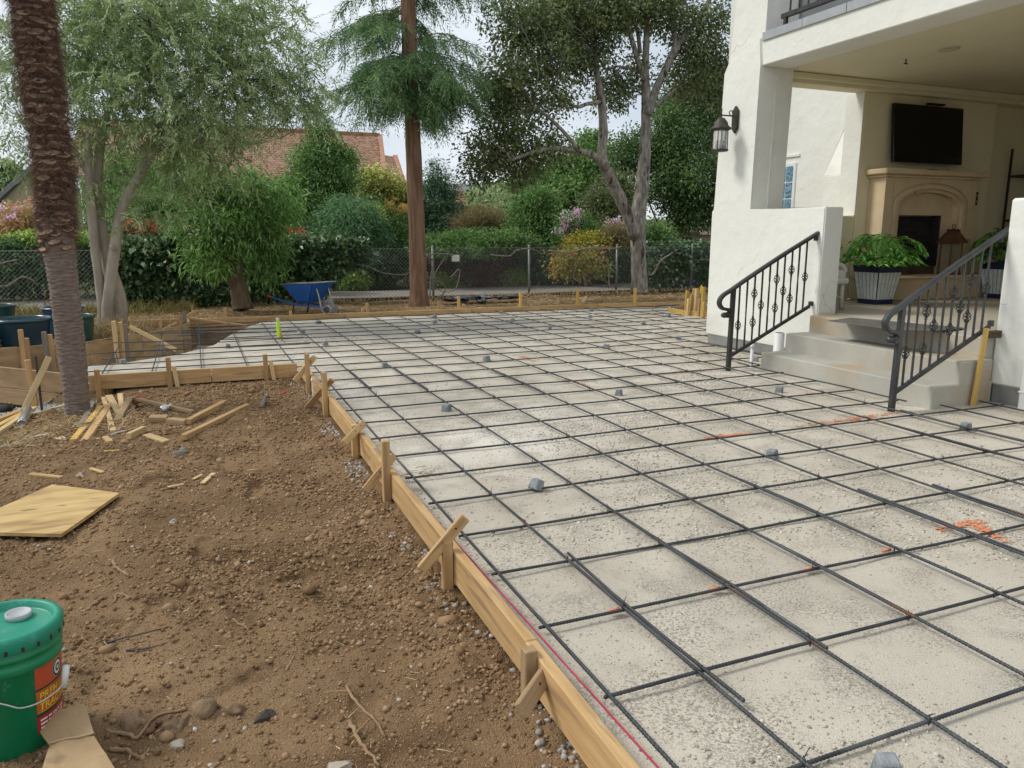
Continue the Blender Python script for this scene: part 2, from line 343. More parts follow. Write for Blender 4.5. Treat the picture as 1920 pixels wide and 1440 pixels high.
def dirt_fine(X, Y):
    z = dirt_z(X, Y)
    ft = feet(X, Y); loose = loose_at(X, Y)*(1-.8*ft); z = z-.016*ft+.006*ft*(1-ft)*4
    d1, r1 = worley(X*9, Y*9, 3); d2, r2 = worley(X*24, Y*24, 8); d3, r3 = worley(X*52, Y*52, 14)
    z = z + loose*(.040*np.clip(.55-d1, 0, 1)*(r1 > .58)*r1 + .022*np.clip(.6-d2, 0, 1)*(r2 > .4)) + (.55+.45*loose)*.0105*np.clip(.7-d3, 0, 1)
    rid = 1-np.abs(fbm(X*2.2+.8*Y, Y*1.7, 3, 41)); return z + .010*fbm(X*14, Y*14, 4, 21) + .035*loose*np.clip(rid-.72, 0, 1)*3
def on_dirt(x, y):                     # where the line of sight meets the dirt
    z = -.12
    for _ in range(25): p = atz(x, y, z); z = float(dirt_z(p[0], p[1]))
    return atz(x, y, z)

# gravel sheet: level beside the house, falling away into the trench on the left
EDGE = np.array([(-1.46, 9.25), (-.79, 9.32), (-.25, 9.72), (.18, 10.45), (.42, 11.4), (.78, 12.5), (1.0, 13.0)])
def grav_z(X, Y):
    ye = np.interp(X, EDGE[:, 0], EDGE[:, 1]); d = np.where(X < 1.0, Y-ye, -1)
    z = .012*fbm(X*1.1, Y*1.1, 3, 77) + .004*fbm(X*7, Y*7, 3, 78)
    z = z - .33*sstep(-.02, .5, d) - .02*sstep(.0, .3, d)*vnoise(X*9, Y*9, 4)
    return z + .018 - .30*sstep(-1.05, -1.55, X)
V, F = grid_mesh(np.arange(-2.6, 9.8, .04), np.arange(-1.7, 12.96, .04), grav_z, lambda x, y: ((x > .955) | (y > 8.08)) & ~((x < -1.0) & (y < 8.3+(-1.0-x)*.9)))
link('gravel_base', mesh_np('gravel_base', V, F, GRAV, True), kind='structure')
# dirt yard beside the form
V, F = grid_mesh(np.arange(-2.45, 1.0, .0125), np.arange(1.2, 8.12, .0125), dirt_fine)
link('dirt_yard', mesh_np('dirt_yard', V, F, DIRT, True), kind='structure')
def bed_z(X, Y):
    z = -.05*sstep(1.5, 3.5, X) + .02*fbm(X*1.7, Y*1.7, 4, 51)
    ye = np.interp(X, [-9, -2.1, -1.5, -1.0, -.2, 0, 1], [10.35, 10.35, 10.5, 10.9, 12.05, 13.0, 13.0])
    inside = sstep(-.06, .06, Y-ye)
    z = np.where(Y < 13.02, z*inside + (-.42)*(1-inside), z + .02)
    return z - .02
V, F = grid_mesh(np.arange(-9, 15, .06), np.arange(8.0, 17.2, .06), bed_z, lambda x, y: (y > 13.0) | (x < .6))
link('garden_bed', mesh_np('garden_bed', V, F, BED, True), kind='structure')
V, F = grid_mesh(np.arange(-9, -2.4, .1), np.arange(-2, 8.02, .1), lambda X, Y: dirt_z(X, Y)-.004)
link('dirt_yard_side', mesh_np('dirt_yard_side', V, F, DIRT, True), kind='structure')
V, F = grid_mesh(np.arange(-2.5, 1.0, .06), np.arange(-2, 1.23, .06), lambda X, Y: dirt_z(X, Y)-.004)
link('dirt_yard_near', mesh_np('dirt_yard_near', V, F, DIRT, True), kind='structure')
ASPH = mat('pavement', (.30, .27, .23), (.23, .205, .17), rough=.95, scale=2, detail=8, bump=.4, bscale=120, spots=[((.36, .30, .22), 3, .6, .15)])
V, F = grid_mesh(np.arange(-12, 24, .5), np.arange(17.1, 19.7, .2), lambda X, Y: .02+.03*fbm(X*.4, Y*.4, 2, 3))
link('pavement', mesh_np('pavement', V, F, ASPH, True), kind='structure')
GRND = mat('far_ground', (.12, .115, .05), (.08, .07, .035), rough=1, scale=.6, detail=8, spec=.1)
gx = np.concatenate([[-900, -400, -200, -100, -60, -30], np.arange(-16, 30, 2.0), [40, 60, 100, 200, 400, 900]])
gy = np.concatenate([[-300, -100, -40, -10, -4], np.arange(0, 40, 2.0), [50, 70, 100, 160, 300, 600, 1200]])
V, F = grid_mesh(gx, gy, lambda X, Y: np.where((Y < 18.5) & (Y > -3) & (X > -13) & (X < 26), -.75, -.03) + np.where(Y > 80, 0, 0))
link('ground', mesh_np('ground', V, F, GRND, True), kind='structure')

# loose stuff: stones on the gravel, clods on the dirt (nobody could count them)
def scatter(name, P, S, m, base, rnd=None, parent=None, flat=(.6, 1.0), jit=.28):
    n = len(P); k = len(base[0]); a = RNG.random(n)*6.283; c, s = np.cos(a), np.sin(a)
    B = np.asarray(base[0])[None]*(1+jit*np.clip(RNG.normal(size=(n, k, 1)), -1.8, 1.8))
    B = B*S[:, None, None]; B[:, :, 0] *= (.75+.6*RNG.random(n))[:, None]; B[:, :, 2] *= (flat[0]+(flat[1]-flat[0])*RNG.random(n))[:, None]
    X = B[:, :, 0]*c[:, None]-B[:, :, 1]*s[:, None]; Y = B[:, :, 0]*s[:, None]+B[:, :, 1]*c[:, None]
    V = np.stack([X, Y, B[:, :, 2]], -1)+P[:, None, :]
    F = (np.asarray(base[1])[None]+np.arange(n)[:, None, None]*k).reshape(-1, 3)
    r = np.repeat(RNG.random(n) if rnd is None else rnd, len(base[1]))
    return link(name, mesh_np(name, V, F, m, False, r), None, parent, kind='stuff')
def ico(sub):
    bm = bmesh.new(); bmesh.ops.create_icosphere(bm, subdivisions=sub, radius=1); bm.verts.ensure_lookup_table()
    o = ([tuple(v.co) for v in bm.verts], [tuple(v.index for v in f.verts) for f in bm.faces]); bm.free(); return o
OCT = ([(1, 0, 0), (-1, 0, 0), (0, 1, 0), (0, -1, 0), (0, 0, 1), (0, 0, -1)], [(0, 2, 4), (2, 1, 4), (1, 3, 4), (3, 0, 4), (2, 0, 5), (1, 2, 5), (3, 1, 5), (0, 3, 5)])
ICO = ico(1)
STONE = rndmat('gravel_stone', [(.27, .25, .21), (.46, .42, .345), (.58, .53, .44), (.50, .45, .36), (.72, .68, .60)])
n = 230000; px = 1.0+RNG.random(n)**.9*8.2; py = .9+RNG.random(n)*12
den = .18 + .95*sstep(.50, .66, vnoise(px*.75+2, py*.75+3, 91)*.65+vnoise(px*2.1, py*2.1, 95)*.35) + .9*sstep(1.14, 1.02, px)
near = np.clip(1.0/(.4+py*.12), 0, 1)
keep = (RNG.random(n) < den) & ((px < 6.2) | (py > 8.3)) & (RNG.random(n) < .35+.65*sstep(10, 3, py))
P = np.stack([px, py, grav_z(px, py)+.001], 1)[keep]
pt_ = sstep(.52, .66, vnoise(P[:, 0]*.9+7, P[:, 1]*.9+1, 61)); S = (.0015+(.0030+.0048*pt_)*RNG.random(len(P))**2.1)*(1+.055*P[:, 1])
scatter('gravel_stones', P, S, STONE, OCT)
# coarse gravel spilling out below the near form and the walkway form
n = 1500; t = RNG.random(n); px = .93-.12*RNG.random(n)**1.6; py = 1.2+6.7*t
keep = RNG.random(n) < .25+.75*sstep(.45, .6, vnoise(py*1.3, py*0, 5))
P = np.stack([px, py, dirt_z(px, py)+.004], 1)[keep]
scatter('spilled_gravel', P, .004+.010*RNG.random(len(P))**1.8, rndmat('spilled_stone', [(.22, .20, .17), (.36, .33, .29), (.48, .46, .42)]), ICO, jit=.2)
n = 5200; px = -2.0+1.6*RNG.random(n); py = 8.62+(-1.02-px)*.55+.5*RNG.random(n)-.62
keep = (px < -.4); P = np.stack([px, py, dirt_z(px, np.minimum(py, 8.0))-.02], 1)[keep]
scatter('grey_gravel_by_palm', P[:2600], .01+.014*RNG.random(min(2600, len(P))), rndmat('grey_stone', [(.22, .22, .21), (.36, .36, .34), (.46, .46, .44)]), OCT)
CLOD = rndmat('dirt_clod', [(.15, .09, .046), (.235, .146, .075), (.30, .19, .10), (.385, .262, .152)])
n = 150000; px = -2.3+3.2*RNG.random(n); py = 1.35+6.6*RNG.random(n)**1.15
loose = loose_at(px, py)
keep = RNG.random(n) < (.28+.72*loose)*(1-.85*feet(px, py)); px, py = px[keep], py[keep]; n = len(px)
S = (.0020+.0092*RNG.random(n)**3.4)*(1+.06*py); big = RNG.random(n) < .006; S[big] += .014*RNG.random(big.sum())
scatter('dirt_clods', np.stack([px, py, dirt_fine(px, py)+.2*S], 1), S, CLOD, OCT)
n = 130000; px = -2.0+2.95*RNG.random(n); py = 1.3+3.2*RNG.random(n)**1.3
scatter('dirt_crumbs', np.stack([px, py, dirt_fine(px, py)], 1), .0011+.0028*RNG.random(n)**2.5, CLOD, ([OCT[0][k] for k in range(5)], OCT[1][:4]), flat=(.8, 1.2))
n = 700; px = -2.3+3.2*RNG.random(n); py = 1.35+6.6*RNG.random(n)
kp = RNG.random(n) < .15+.85*loose_at(px, py); px, py = px[kp], py[kp]; n = len(px); S = .008+.030*RNG.random(n)**2.6
scatter('dirt_lumps', np.stack([px, py, dirt_fine(px, py)+.15*S], 1), S, CLOD, ICO, jit=.3)
n = 420; px = -2.2+3.1*RNG.random(n); py = 1.5+6.3*RNG.random(n)
scatter('pale_pebbles', np.stack([px, py, dirt_fine(px, py)+.003], 1), .003+.008*RNG.random(n)**2.5, rndmat('pale_pebble', [(.32, .28, .22), (.44, .40, .34), (.58, .56, .51)]), ICO)

def strands(name, P, D, Lh, wd, m, parent=None, bend=.5, seg=3, rnd=None, **k):     # thin bent blades
    n = len(P); D = D/np.linalg.norm(D, axis=1)[:, None]
    side = np.cross(D, RNG.normal(size=(n, 3))); side /= np.linalg.norm(side, axis=1)[:, None]+1e-9
    t = np.linspace(0, 1, seg+1); sag = np.zeros((n, 3)); sag[:, 2] = -bend; sag[:, :2] += .3*bend*RNG.normal(size=(n, 2))
    C = P[:, None]+D[:, None]*(Lh[:, None, None]*t[None, :, None])+sag[:, None]*(Lh[:, None]*t[None]**2)[..., None]
    w = wd[:, None, None]*(1-.75*t[None, :, None]); A = C-side[:, None]*w; B = C+side[:, None]*w
    V = np.stack([A, B], 2).reshape(-1, 3); b = np.arange(n)[:, None]*(2*(seg+1))+np.arange(seg)[None]*2
    F = np.stack([b, b+1, b+3, b+2], -1).reshape(-1, 4)
    r = np.repeat(RNG.random(n) if rnd is None else rnd, seg)
    return link(name, mesh_np(name, V, F, m, True, r), None, parent, kind=k.pop('kind', 'stuff'), **k)
STRAW = rndmat('dry_straw', [(.20, .14, .07), (.42, .31, .15), (.58, .45, .23), (.66, .55, .33)])
def litter(name, n, fx, zf, ln, wd=.0011, up=.12):
    px, py = fx(n); a = RNG.random(n)*6.283
    D = np.stack([np.cos(a), np.sin(a), up*RNG.normal(size=n)], 1)
    strands(name, np.stack([px, py, zf(px, py)+.006], 1), D, ln*(.4+RNG.random(n)), wd*(.7+RNG.random(n)), STRAW, bend=.05)
litter('straw_litter', 1700, lambda n: (-2.2+3.0*RNG.random(n), 1.5+6.3*RNG.random(n)), dirt_fine, .06)
def by_palm(n): return -1.25+.42*RNG.normal(size=n), 7.05+.32*RNG.normal(size=n)
litter('straw_by_palm', 2600, by_palm, lambda x, y: dirt_z(x, np.minimum(y, 8))+.02*RNG.random(len(x)), .16, .0016, .35)
litter('bed_litter', 9000, lambda n: (-3+15*RNG.random(n), 13.2+3.6*RNG.random(n)), lambda x, y: bed_z(x, y), .10, .004, .25)

# ================================================================== rebar mat
SP = .457; X0, Y0 = 1.384, 1.333
mat_t = thing('rebar_grid', 'dark steel rebar grid tied over the whole gravel bed', 'rebar grid', (3.5, 6, 0))
def wob(P, a=.003, z=.005):
    P = np.array(P, float); n = len(P); P[:, 0] += a*RNG.normal(); P[:, 1] += a*RNG.normal(); ph = RNG.random(4)*6
    t = np.linspace(0, 1, n); P[:, 2] += z*np.sin(7*t+ph[0])+.5*z*np.sin(17*t+ph[1]); P[:, 0] += a*np.sin(5*t+ph[2]); P[:, 1] += a*np.sin(5*t+ph[3]); return P
def bar(p0, p1, r=.0063):
    p0 = np.array(p0, float); p1 = np.array(p1, float); n = max(4, int(np.linalg.norm(p1-p0)/.35))
    P = wob([p0+(p1-p0)*t for t in np.linspace(0, 1, n)]); l_ = np.linalg.norm(p1-p0); ycut = 4.3
    k = l_ if max(p0[1], p1[1]) <= ycut else (0 if min(p0[1], p1[1]) > ycut else l_*(ycut-p0[1])/(p1[1]-p0[1]))
    d_ = np.concatenate([np.arange(0, k, .0065), np.arange(k, l_, .35), [l_]]); f_ = d_/l_*(n-1); i_ = np.minimum(f_.astype(int), n-2); Q = P[i_]+(P[i_+1]-P[i_])*(f_-i_)[:, None]      # deformation ribs on the bars near enough to show them
    rr = np.where(d_ < k, r*(1+.13*((np.arange(len(d_)) % 2)*2-1)), r); return tubes('rebar', [(Q, rr)], STEEL, mat_t, ns=7)
ZA, ZB = .040, .054
def gz_(x, y): return float(grav_z(np.array(x), np.array(y)))
AROWS = []
for j in range(-5, 26):
    y = Y0+SP*j
    if y > 12.85: continue
    x1 = 6.08 if y < 8.3 else 9.4
    if 4.22 < y < 6.28: x1 = 5.42
    elif 10.3 < y < 11.6: x1 = 7.78
    x0 = 1.04
    if y > 8.1: x0 = float(np.interp(y, [8.1, 9.3, 10.4, 11.4, 12.5, 12.9], [-1.15, -1.15, -.55, -.25, -.15, -.1]))
    bar((x0, y, ZA), (x1, y, ZA)); AROWS.append((x0, x1, y))
BCOLS = []
for i in range(-5, 18):
    x = X0+SP*i; y0, y1 = -1.2, 12.9
    if x < 1.0: y0 = 8.12; y1 = float(np.interp(x, [-1.2, -.6, -.1, .3, 1.0], [10.1, 11.1, 12.6, 12.85, 12.9]))
    if i == -1: continue
    if x > 5.4: y0 = 6.34; 
    if x > 5.42: bar((x, -1.2, ZB), (x, 4.2, ZB)) if x < 6.1 else None
    if x > 6.1: y0 = 8.26
    if x > 7.7: y1 = 10.45 if x < 8.3 else 9.2
    bar((x, y0, ZB), (x, y1, ZB)); BCOLS.append((x, y0, y1))
bar((.93, 8.12, ZB), (.95, 12.9, ZB))
# lapped pairs: a second bar lying alongside
for i, ya, yb in [(0, 1.6, 2.75), (1, 1.72, 3.25), (2, 1.75, 3.4), (3, 1.9, 3.3), (4, 1.6, 2.9), (5, 1.9, 2.8), (0, 6.6, 7.7), (1, 6.4, 7.6), (2, 6.2, 7.5), (3, 6.0, 7.2), (4, 5.9, 7.0), (5, 5.7, 6.8), (6, 5.5, 6.7), (7, 2.3, 4.1), (8, 2.5, 4.2), (9, 5.0+1.4, 7.4)]:
    x = X0+SP*i; bar((x+.0130, ya, ZB), (x+.0130, yb, ZB))
bar((1.04, -1.2, ZB-.002), (1.10, 8.0, ZB-.002))                       # the edge bar beside the string
bar((5.36, 4.4, ZB+.004), (5.33, 6.5, ZB+.004)); bar((6.02, 6.5, ZB), (6.0, 8.1, ZB))
# edge bar bent round the planter form
a = np.linspace(R(95), R(200), 14); tubes('rebar', [(np.stack([8.95+1.32*np.cos(a), 11.35+1.32*np.sin(a)*.95, 0*a+.058], 1), .0068)], STEEL, mat_t, ns=7)
# cage of bars standing at the deep end by the plywood
for px, py, Y in [(212, 655, 9.6), (300, 635, 10.1), (372, 600, 11.5)]:
    p = at(px, py+8, Y); q = at(px+8, py+38, Y-.25); tubes('rebar', [([p, (p+q)/2, q], .0075), ([p+[.03, 0, 0], q+[.02, 0, 0]], .0075)], STEEL, mat_t, ns=6)
for yy, zz in ((9.62, .10), (10.25, .13), (10.9, .16), (11.5, .10)):
    bar((-1.15+.3*(yy-9.6), yy, zz), (1.3, yy+.15, .06))
# tie wires at the crossings
V = []; Fq = []; o = 0
def tie(x, y, z):
    global o
    a = np.linspace(0, 2*np.pi, 7)[:-1]+RNG.random(); ph = R(45)+.3*RNG.normal()
    ring = np.stack([.0125*np.cos(a)*math.cos(ph), .0125*np.cos(a)*math.sin(ph), .016*np.sin(a)], 1)+[x, y, z]
    v, f = tube_geo(np.vstack([ring, ring[:1]]), .0016, 4, False); V.append(v); Fq.extend([tuple(k+o for k in q) for q in f]); o += len(v)
    e = np.array([x, y, z+.013]); d = np.array([RNG.normal()*.012, RNG.normal()*.012, .012+.01*RNG.random()])
    v, f = tube_geo([e, e+d*.6, e+d*1.3-[0, 0, .004]], .0014, 4, False); V.append(v); Fq.extend([tuple(k+o for k in q) for q in f]); o += len(v)
for (x, ya, yb) in BCOLS:
    for (xa, xb, y) in AROWS:
        if ya < y < yb and xa < x < xb and y < 7: tie(x, y, (ZA+ZB)/2)
link('tie_wires', mesh_py('tie_wires', np.concatenate(V), Fq, BLKST), None, mat_t, kind='stuff')

# concrete spacer blocks under the bars
SPACERS = [
 (1005, 927, 'angular grey spacer block nearest the cross braced stake with dry roots'), (837, 775, 'grey spacer block level with the lower X of the near form'),
 (1160, 746, 'grey spacer block left of the stone steps, mid gravel, above an empty cell'), (1448, 862, 'square grey spacer block out in front of the right handrail'),
 (1810, 810, 'pale grey spacer block on doubled bars near the right edge'), (1461, 740, 'grey spacer block just in front of the bottom step'),
 (912, 679, 'small grey spacer block left of the short orange dash in mid gravel'), (722, 694, 'grey spacer block near the walkway corner, on the doubled bar'),
 (783, 628, 'dark angular spacer block in line below the redwood trunk'), (815, 597, 'pale spacer block touching the far form below the redwood'),
 (816, 609, 'tiny spacer block just below the pale one near the redwood'), (597, 609, 'pale spacer block at the far form beneath the wheelbarrow'),
 (568, 627, 'small grey spacer block right of the green capped marker stake'), (610, 650, 'square grey spacer block right of the marker stake, nearer'),
 (961, 606, 'grey spacer block second from the far form below the black bag'), (1030, 620, 'dark tilted spacer block with wire tails in the far gravel'),
 (940, 590, 'pale spacer block at the far form below the black plastic'), (1107, 599, 'dark spacer block below the leaning far stake'),
 (1108, 586, 'pale spacer block close to the far form by the leaning stake'), (1137, 657, 'grey wedge of spacer block in the gravel left of the white pillar'),
 (1207, 612, 'dark spacer block in far gravel left of the planter form'), (1253, 595, 'grey spacer block just left of the curved planter form'),
 (1258, 577, 'pale spacer block at the far form beside the planter form'), (1270, 581, 'dark spacer block between the far form and planter form'),
 (1272, 640, 'grey spacer block left of the white pillar foot'), (1417, 680, 'small dark spacer block against the left end of the bottom step'),
 (232, 685, 'grey spacer block at the far left end of the walkway'), (428, 655, 'dark spacer block mid walkway left of the marker stake'),
 (1662, 1468, 'pale spacer block cut by the bottom edge of the picture')]
dm = []
for s in range(5):
    bm = bmesh.new(); bmesh.ops.create_cube(bm, size=1); rg = random.Random(s)
    for v in bm.verts:
        k = 1.0 if v.co.z < 0 else .78
        v.co = Vector((v.co.x*.066*k+rg.uniform(-.006, .006), v.co.y*.062*k+rg.uniform(-.006, .006), (v.co.z+.5)*.056+rg.uniform(-.004, .006)*(v.co.z > 0)))
    bmesh.ops.bevel(bm, geom=bm.edges[:], offset=.004, segments=1, affect='EDGES'); dm.append(finish(bm, 'spacer', DOBIE))
for k, (x, y, lb) in enumerate(SPACERS):
    p = atz(x, y, 0.0); z = gz_(p[0], p[1])
    M = Matrix.Translation(Vector((p[0], p[1], z-.003))) @ Matrix.Rotation(random.random()*6, 4, 'Z')
    if 'angular' in lb or 'tilted' in lb: M = M @ Matrix.Translation((0, 0, .012)) @ Matrix.Rotation(.35, 4, 'X')
    link('concrete_spacer', dm[k % 5], M, None, lb, 'spacer block', 'concrete spacer blocks among the rebar')

# orange paint marks on the gravel
def paint(p0, p1, wdt, n, lb):
    p0 = atz(*p0, 0)[:2]; p1 = atz(*p1, 0)[:2]; d = p1-p0; l = np.linalg.norm(d)+1e-6; u = d/l; nn = np.array([-u[1], u[0]])
    t = np.clip(.5+.27*RNG.normal(size=n), -.05, 1.05); s = wdt*.55*RNG.normal(size=n)*(.5+.8*RNG.random(n)); C = p0+d*t[:, None]+nn*s[:, None]; n = len(C)
    a = RNG.random((n, 5))*.5+np.linspace(0, 2*np.pi, 6)[:-1]; r = (.003+.007*RNG.random(n)**2)[:, None]*(.6+.8*RNG.random((n, 5)))
    X = C[:, :1]+r*np.cos(a)*1.3; Y = C[:, 1:]+r*np.sin(a); Z = grav_z(X, Y)+.0045+.002*RNG.random((n, 1))
    V = np.stack([X, Y, Z], -1).reshape(-1, 3); F = np.arange(n*5).reshape(n, 5)
    link('paint_mark', mesh_np('paint_mark', V, F, ORANGE), None, None, lb, 'paint mark', 'orange layout marks sprayed on the gravel')
paint((1682, 779), (1505, 805), .035, 420, 'long bright orange paint streak running left from the right handrail post')
paint((1405, 818), (1318, 828), .035, 260, 'orange cross of paint in the gravel before the steps')
paint((1105, 729), (1052, 712), .04, 170, 'short slanting orange dash in mid gravel')
paint((1002, 681), (968, 669), .05, 150, 'orange dash right of the small mid gravel spacer')
paint((872, 628), (832, 616), .07, 150, 'faint orange dash in far gravel below the redwood')
paint((1140, 606), (1098, 608), .08, 110, 'pale orange smear in the far gravel near the far form')
paint((1355, 694), (1240, 708), .05, 240, 'orange streak running left from the left handrail post')
paint((1322, 646), (1262, 653), .06, 120, 'orange streak ending at the foot of the white pillar')
paint((1815, 985), (1880, 1022), .035, 240, 'orange paint splash on the bars at the right edge of the picture')
paint((1765, 1000), (1838, 985), .025, 160, 'orange paint blot crossing the splash near the right edge')
paint((1530, 742), (1505, 741), .03, 40, 'tiny orange dab in front of the bottom step')
for x, y, lb in [(1156, 1143, 'orange dab on a bar crossing nearest the near form'), (1344, 1103, 'orange dab on the bar crossing second from the near form'), (1521, 1066, 'orange dab on the bar crossing third from the near form'), (1665, 1031, 'orange dab on the bar crossing fourth from the near form')]:
    p = atz(x, y, ZA); V_ = tubes('paint_mark', [([(p[0]-.03, p[1], ZA), (p[0]+.012, p[1], ZA)], .0079)], ORANGE, None, ns=8, label=lb, cat='paint mark', group='orange layout marks sprayed on the gravel')

# ================================================================== near form: boards, stakes and braces nailed together
nf = thing('edge_form', 'long pine edge form with X braced stakes running away from camera', 'form', (.95, 4.5, 0))
ys = [-1.4, 2.08, 4.55, 7.98]; xs = [.865, .935, .962, .985]
for k in range(3):
    o_ = lumber('board', (xs[k]+.002*k, ys[k]+.002, .031), (xs[k+1]-.002, ys[k+1]-.002, .031), .04, .14, PINE, nf)
def stake(parent, base, top, w=.04, t=.04, m=PINE, up=(1, 0, 0), name='stake'): return lumber(name, base, top, w, t, m, parent, up)
nail_m = mesh_py('nail', *lathe_geo([(.0045, -.002), (.0045, .0012), (.0, .0018)], 8), BLKST)
def bx_(y): return float(np.interp(y, ys, xs))
for (tx, ty, bx2, by2, w, m, sx, sy) in [(1035, 1246, 976, 1334, .05, PINED, 992, 1216), (872, 970, 790, 1068, .045, PINE, 838, 1014), (739, 854, 684, 920, .045, PINE, 722, 826), (682, 793, 645, 831, .045, PINE, 664, 796), (623, 712, 574, 766, .05, PINE, 607, 698), (591, 668, 553, 714, .05, PINEP, 575, 663)]:
    q = atx(sx, sy, .90); q = atx(sx, sy, bx_(q[1])-.043); stake(nf, (q[0], q[1], -.25), q, .042, .042, m if m is not PINEP else PINE)
    t_ = atx(tx, ty, bx_(q[1])+.03); b_ = atx(bx2, by2, bx_(q[1])-.15); br_ = lumber('brace', b_, t_, w, .024, m, nf, up=(.3, -.8, .5))
    for f_ in (.52, .80): link('nail', nail_m, W[br_.name] @ Matrix.Translation(((f_-.5)*float(np.linalg.norm(t_-b_)), .004, .0125)), br_)
tubes('layout_string', [([(1.0+.012*math.sin(k), -1.0+8.9*k/9, .066-.002*(k % 2)) for k in range(10)], .0035)], STRING, None, ns=5, label='pink layout string stretched along the inside of the near form', cat='string')

# walkway front form
wf = thing('walkway_form', 'pine form board with upright stakes along the front of walkway', 'form', (0, 8.05, 0))
lumber('board', (-.98, 8.075, .03), (.10, 8.06, .03), .038, .14, PINE, wf); lumber('board', (.104, 8.06, .03), (.93, 8.03, .03), .038, .14, PINE, wf)
for x, zt in ((.62, .215), (-.28, .235), (-.90, .16)):
    stake(wf, (x, 8.02, -.2), (x, 8.02, zt), .045, .045, PINE); 
for x in (.67, -.235): lumber('brace', (x+.03, 7.99, -.12), (x, 8.0, .15), .04, .02, PINEP, wf, up=(0, 1, 0))
# tall form retaining the deep end
tf = thing('tall_form', 'tall stained board form retaining the deep left end of walkway', 'form', (-1.4, 8.6, -.3))
lumber('board', (-.80, 8.20, -.065), (-2.35, 9.50, -.01), .03, .21, PLYW, tf); lumber('board', (-.78, 8.19, -.255), (-2.37, 9.51, -.205), .035, .165, PINED, tf)
stake(tf, (-.88, 8.16, -.42), (-.88, 8.15, .06), .06, .045, PINE); stake(tf, (-1.12, 8.38, -.42), (-1.10, 8.33, .03), .05, .05, PINED)
stake(tf, (-1.545, 8.70, -.42), (-1.575, 8.72, .19), .05, .05, PINE)
p0 = at(45, 770, 8.2); p1 = at(92, 670, 8.55); lumber('brace', p0, p1, .055, .035, PINEP, tf, up=(0, -1, 0))
sp_ = thing('steel_stake', 'black steel stake leaning on the tall form left of palm', 'stake', at(78, 768, 8.3))
lumber('shaft', at(79, 772, 8.3), at(67, 668, 8.5), .022, .022, BLKST, sp_)
# curved plywood form
cf = thing('plywood_form', 'curved plywood form strip with stakes between pots and walkway', 'form', (-1.2, 10.8, -.2))
path = catmull([(-2.9, 10.30), (-2.13, 10.36), (-1.55, 10.46), (-1.04, 10.85), (-.62, 11.35), (-.22, 11.95), (-.1, 12.45), (-.12, 12.9)], 12)
for k in range(11):
    a, b = path[k], path[k+1]; d = (b-a)*.004
    lumber('panel', (*(a+d), -.14+.01*(k % 2)), (*(b-d), -.14+.01*(k % 3)), .019, .50, PLYW, cf)
for px, py0, py1, Y, w, m in [(38, 690, 618, 10.2, .05, PINE), (49, 690, 634, 10.3, .06, PINED), (82, 690, 622, 10.25, .055, GREYW), (93, 690, 627, 10.3, .05, PINE), (213, 690, 602, 10.62, .06, PINEP), (225, 690, 604, 10.72, .085, PINE), (234, 690, 608, 10.9, .045, GREYW), (338, 660, 592, 12.0, .05, PINED), (345, 650, 585, 12.3, .06, GREYW)]:
    q = at(px, py1, Y); stake(cf, (q[0], q[1], -.45), (q[0], q[1], q[2]), w, .05, m)
lumber('brace', at(243, 612, 10.9), at(330, 656, 10.7), .05, .03, PINEP, cf, up=(0, -1, 0))
lumber('brace', at(335, 605, 12.2), at(366, 584, 12.7), .05, .05, PINE, cf, up=(0, -1, 0))
# far form
ff = thing('far_form', 'long pine edge form across the far side of gravel', 'form', (4, 13, 0))
for xa, xb, ya, yb in ((-.1, 2.35, 13.02, 13.02), (2.354, 4.62, 13.02, 13.0), (4.625, 7.2, 13.0, 12.93), (7.205, 9.3, 12.93, 12.74)):
    lumber('board', (xa, ya, .033), (xb, yb, .033), .04, .145, PINE, ff)
for xa, xb in ((-.1, 2.9), (2.9, 4.4)): lumber('board', (xa, 13.03, -.09), (xb, 13.03, -.09), .036, .09, PINED, ff)
lumber('board', (-1.15, 13.10, .04), (-.14, 13.08, .04), .038, .14, PINE, ff); lumber('board', (-1.15, 13.11, -.11), (-.14, 13.09, -.11), .038, .13, PINE, ff)
for px, py, Y, m in [(422, 577, 13.07, PINE), (408, 585, 13.1, PINED), (545, 583, 13.07, PINE), (688, 568, 13.07, PINE), (680, 578, 13.1, PINE), (823, 564, 13.07, PINED), (829, 572, 13.1, PINE), (860, 556, 13.07, PINE), (869, 570, 13.1, PINE), (976, 549, 13.03, PINEY), (1083, 542, 13.0, PINEY), (1191, 540, 12.85, PINEY), (268, 594, 13.14, PINE), (300, 598, 13.0, PINEP)]:
    q = at(px, py, Y); stake(ff, (q[0], q[1], -.2), (q[0], q[1], q[2]), .05, .045, m)
lumber('brace', at(1092, 568, 13.02), at(1100, 556, 13.06), .05, .03, PINEP, ff, up=(0, 1, 0))
lumber('brace', at(353, 596, 12.98), at(470, 612, 12.6), .04, .03, PINE, ff); lumber('brace', at(300, 620, 12.9), at(343, 600, 12.9), .04, .03, PINE, ff)
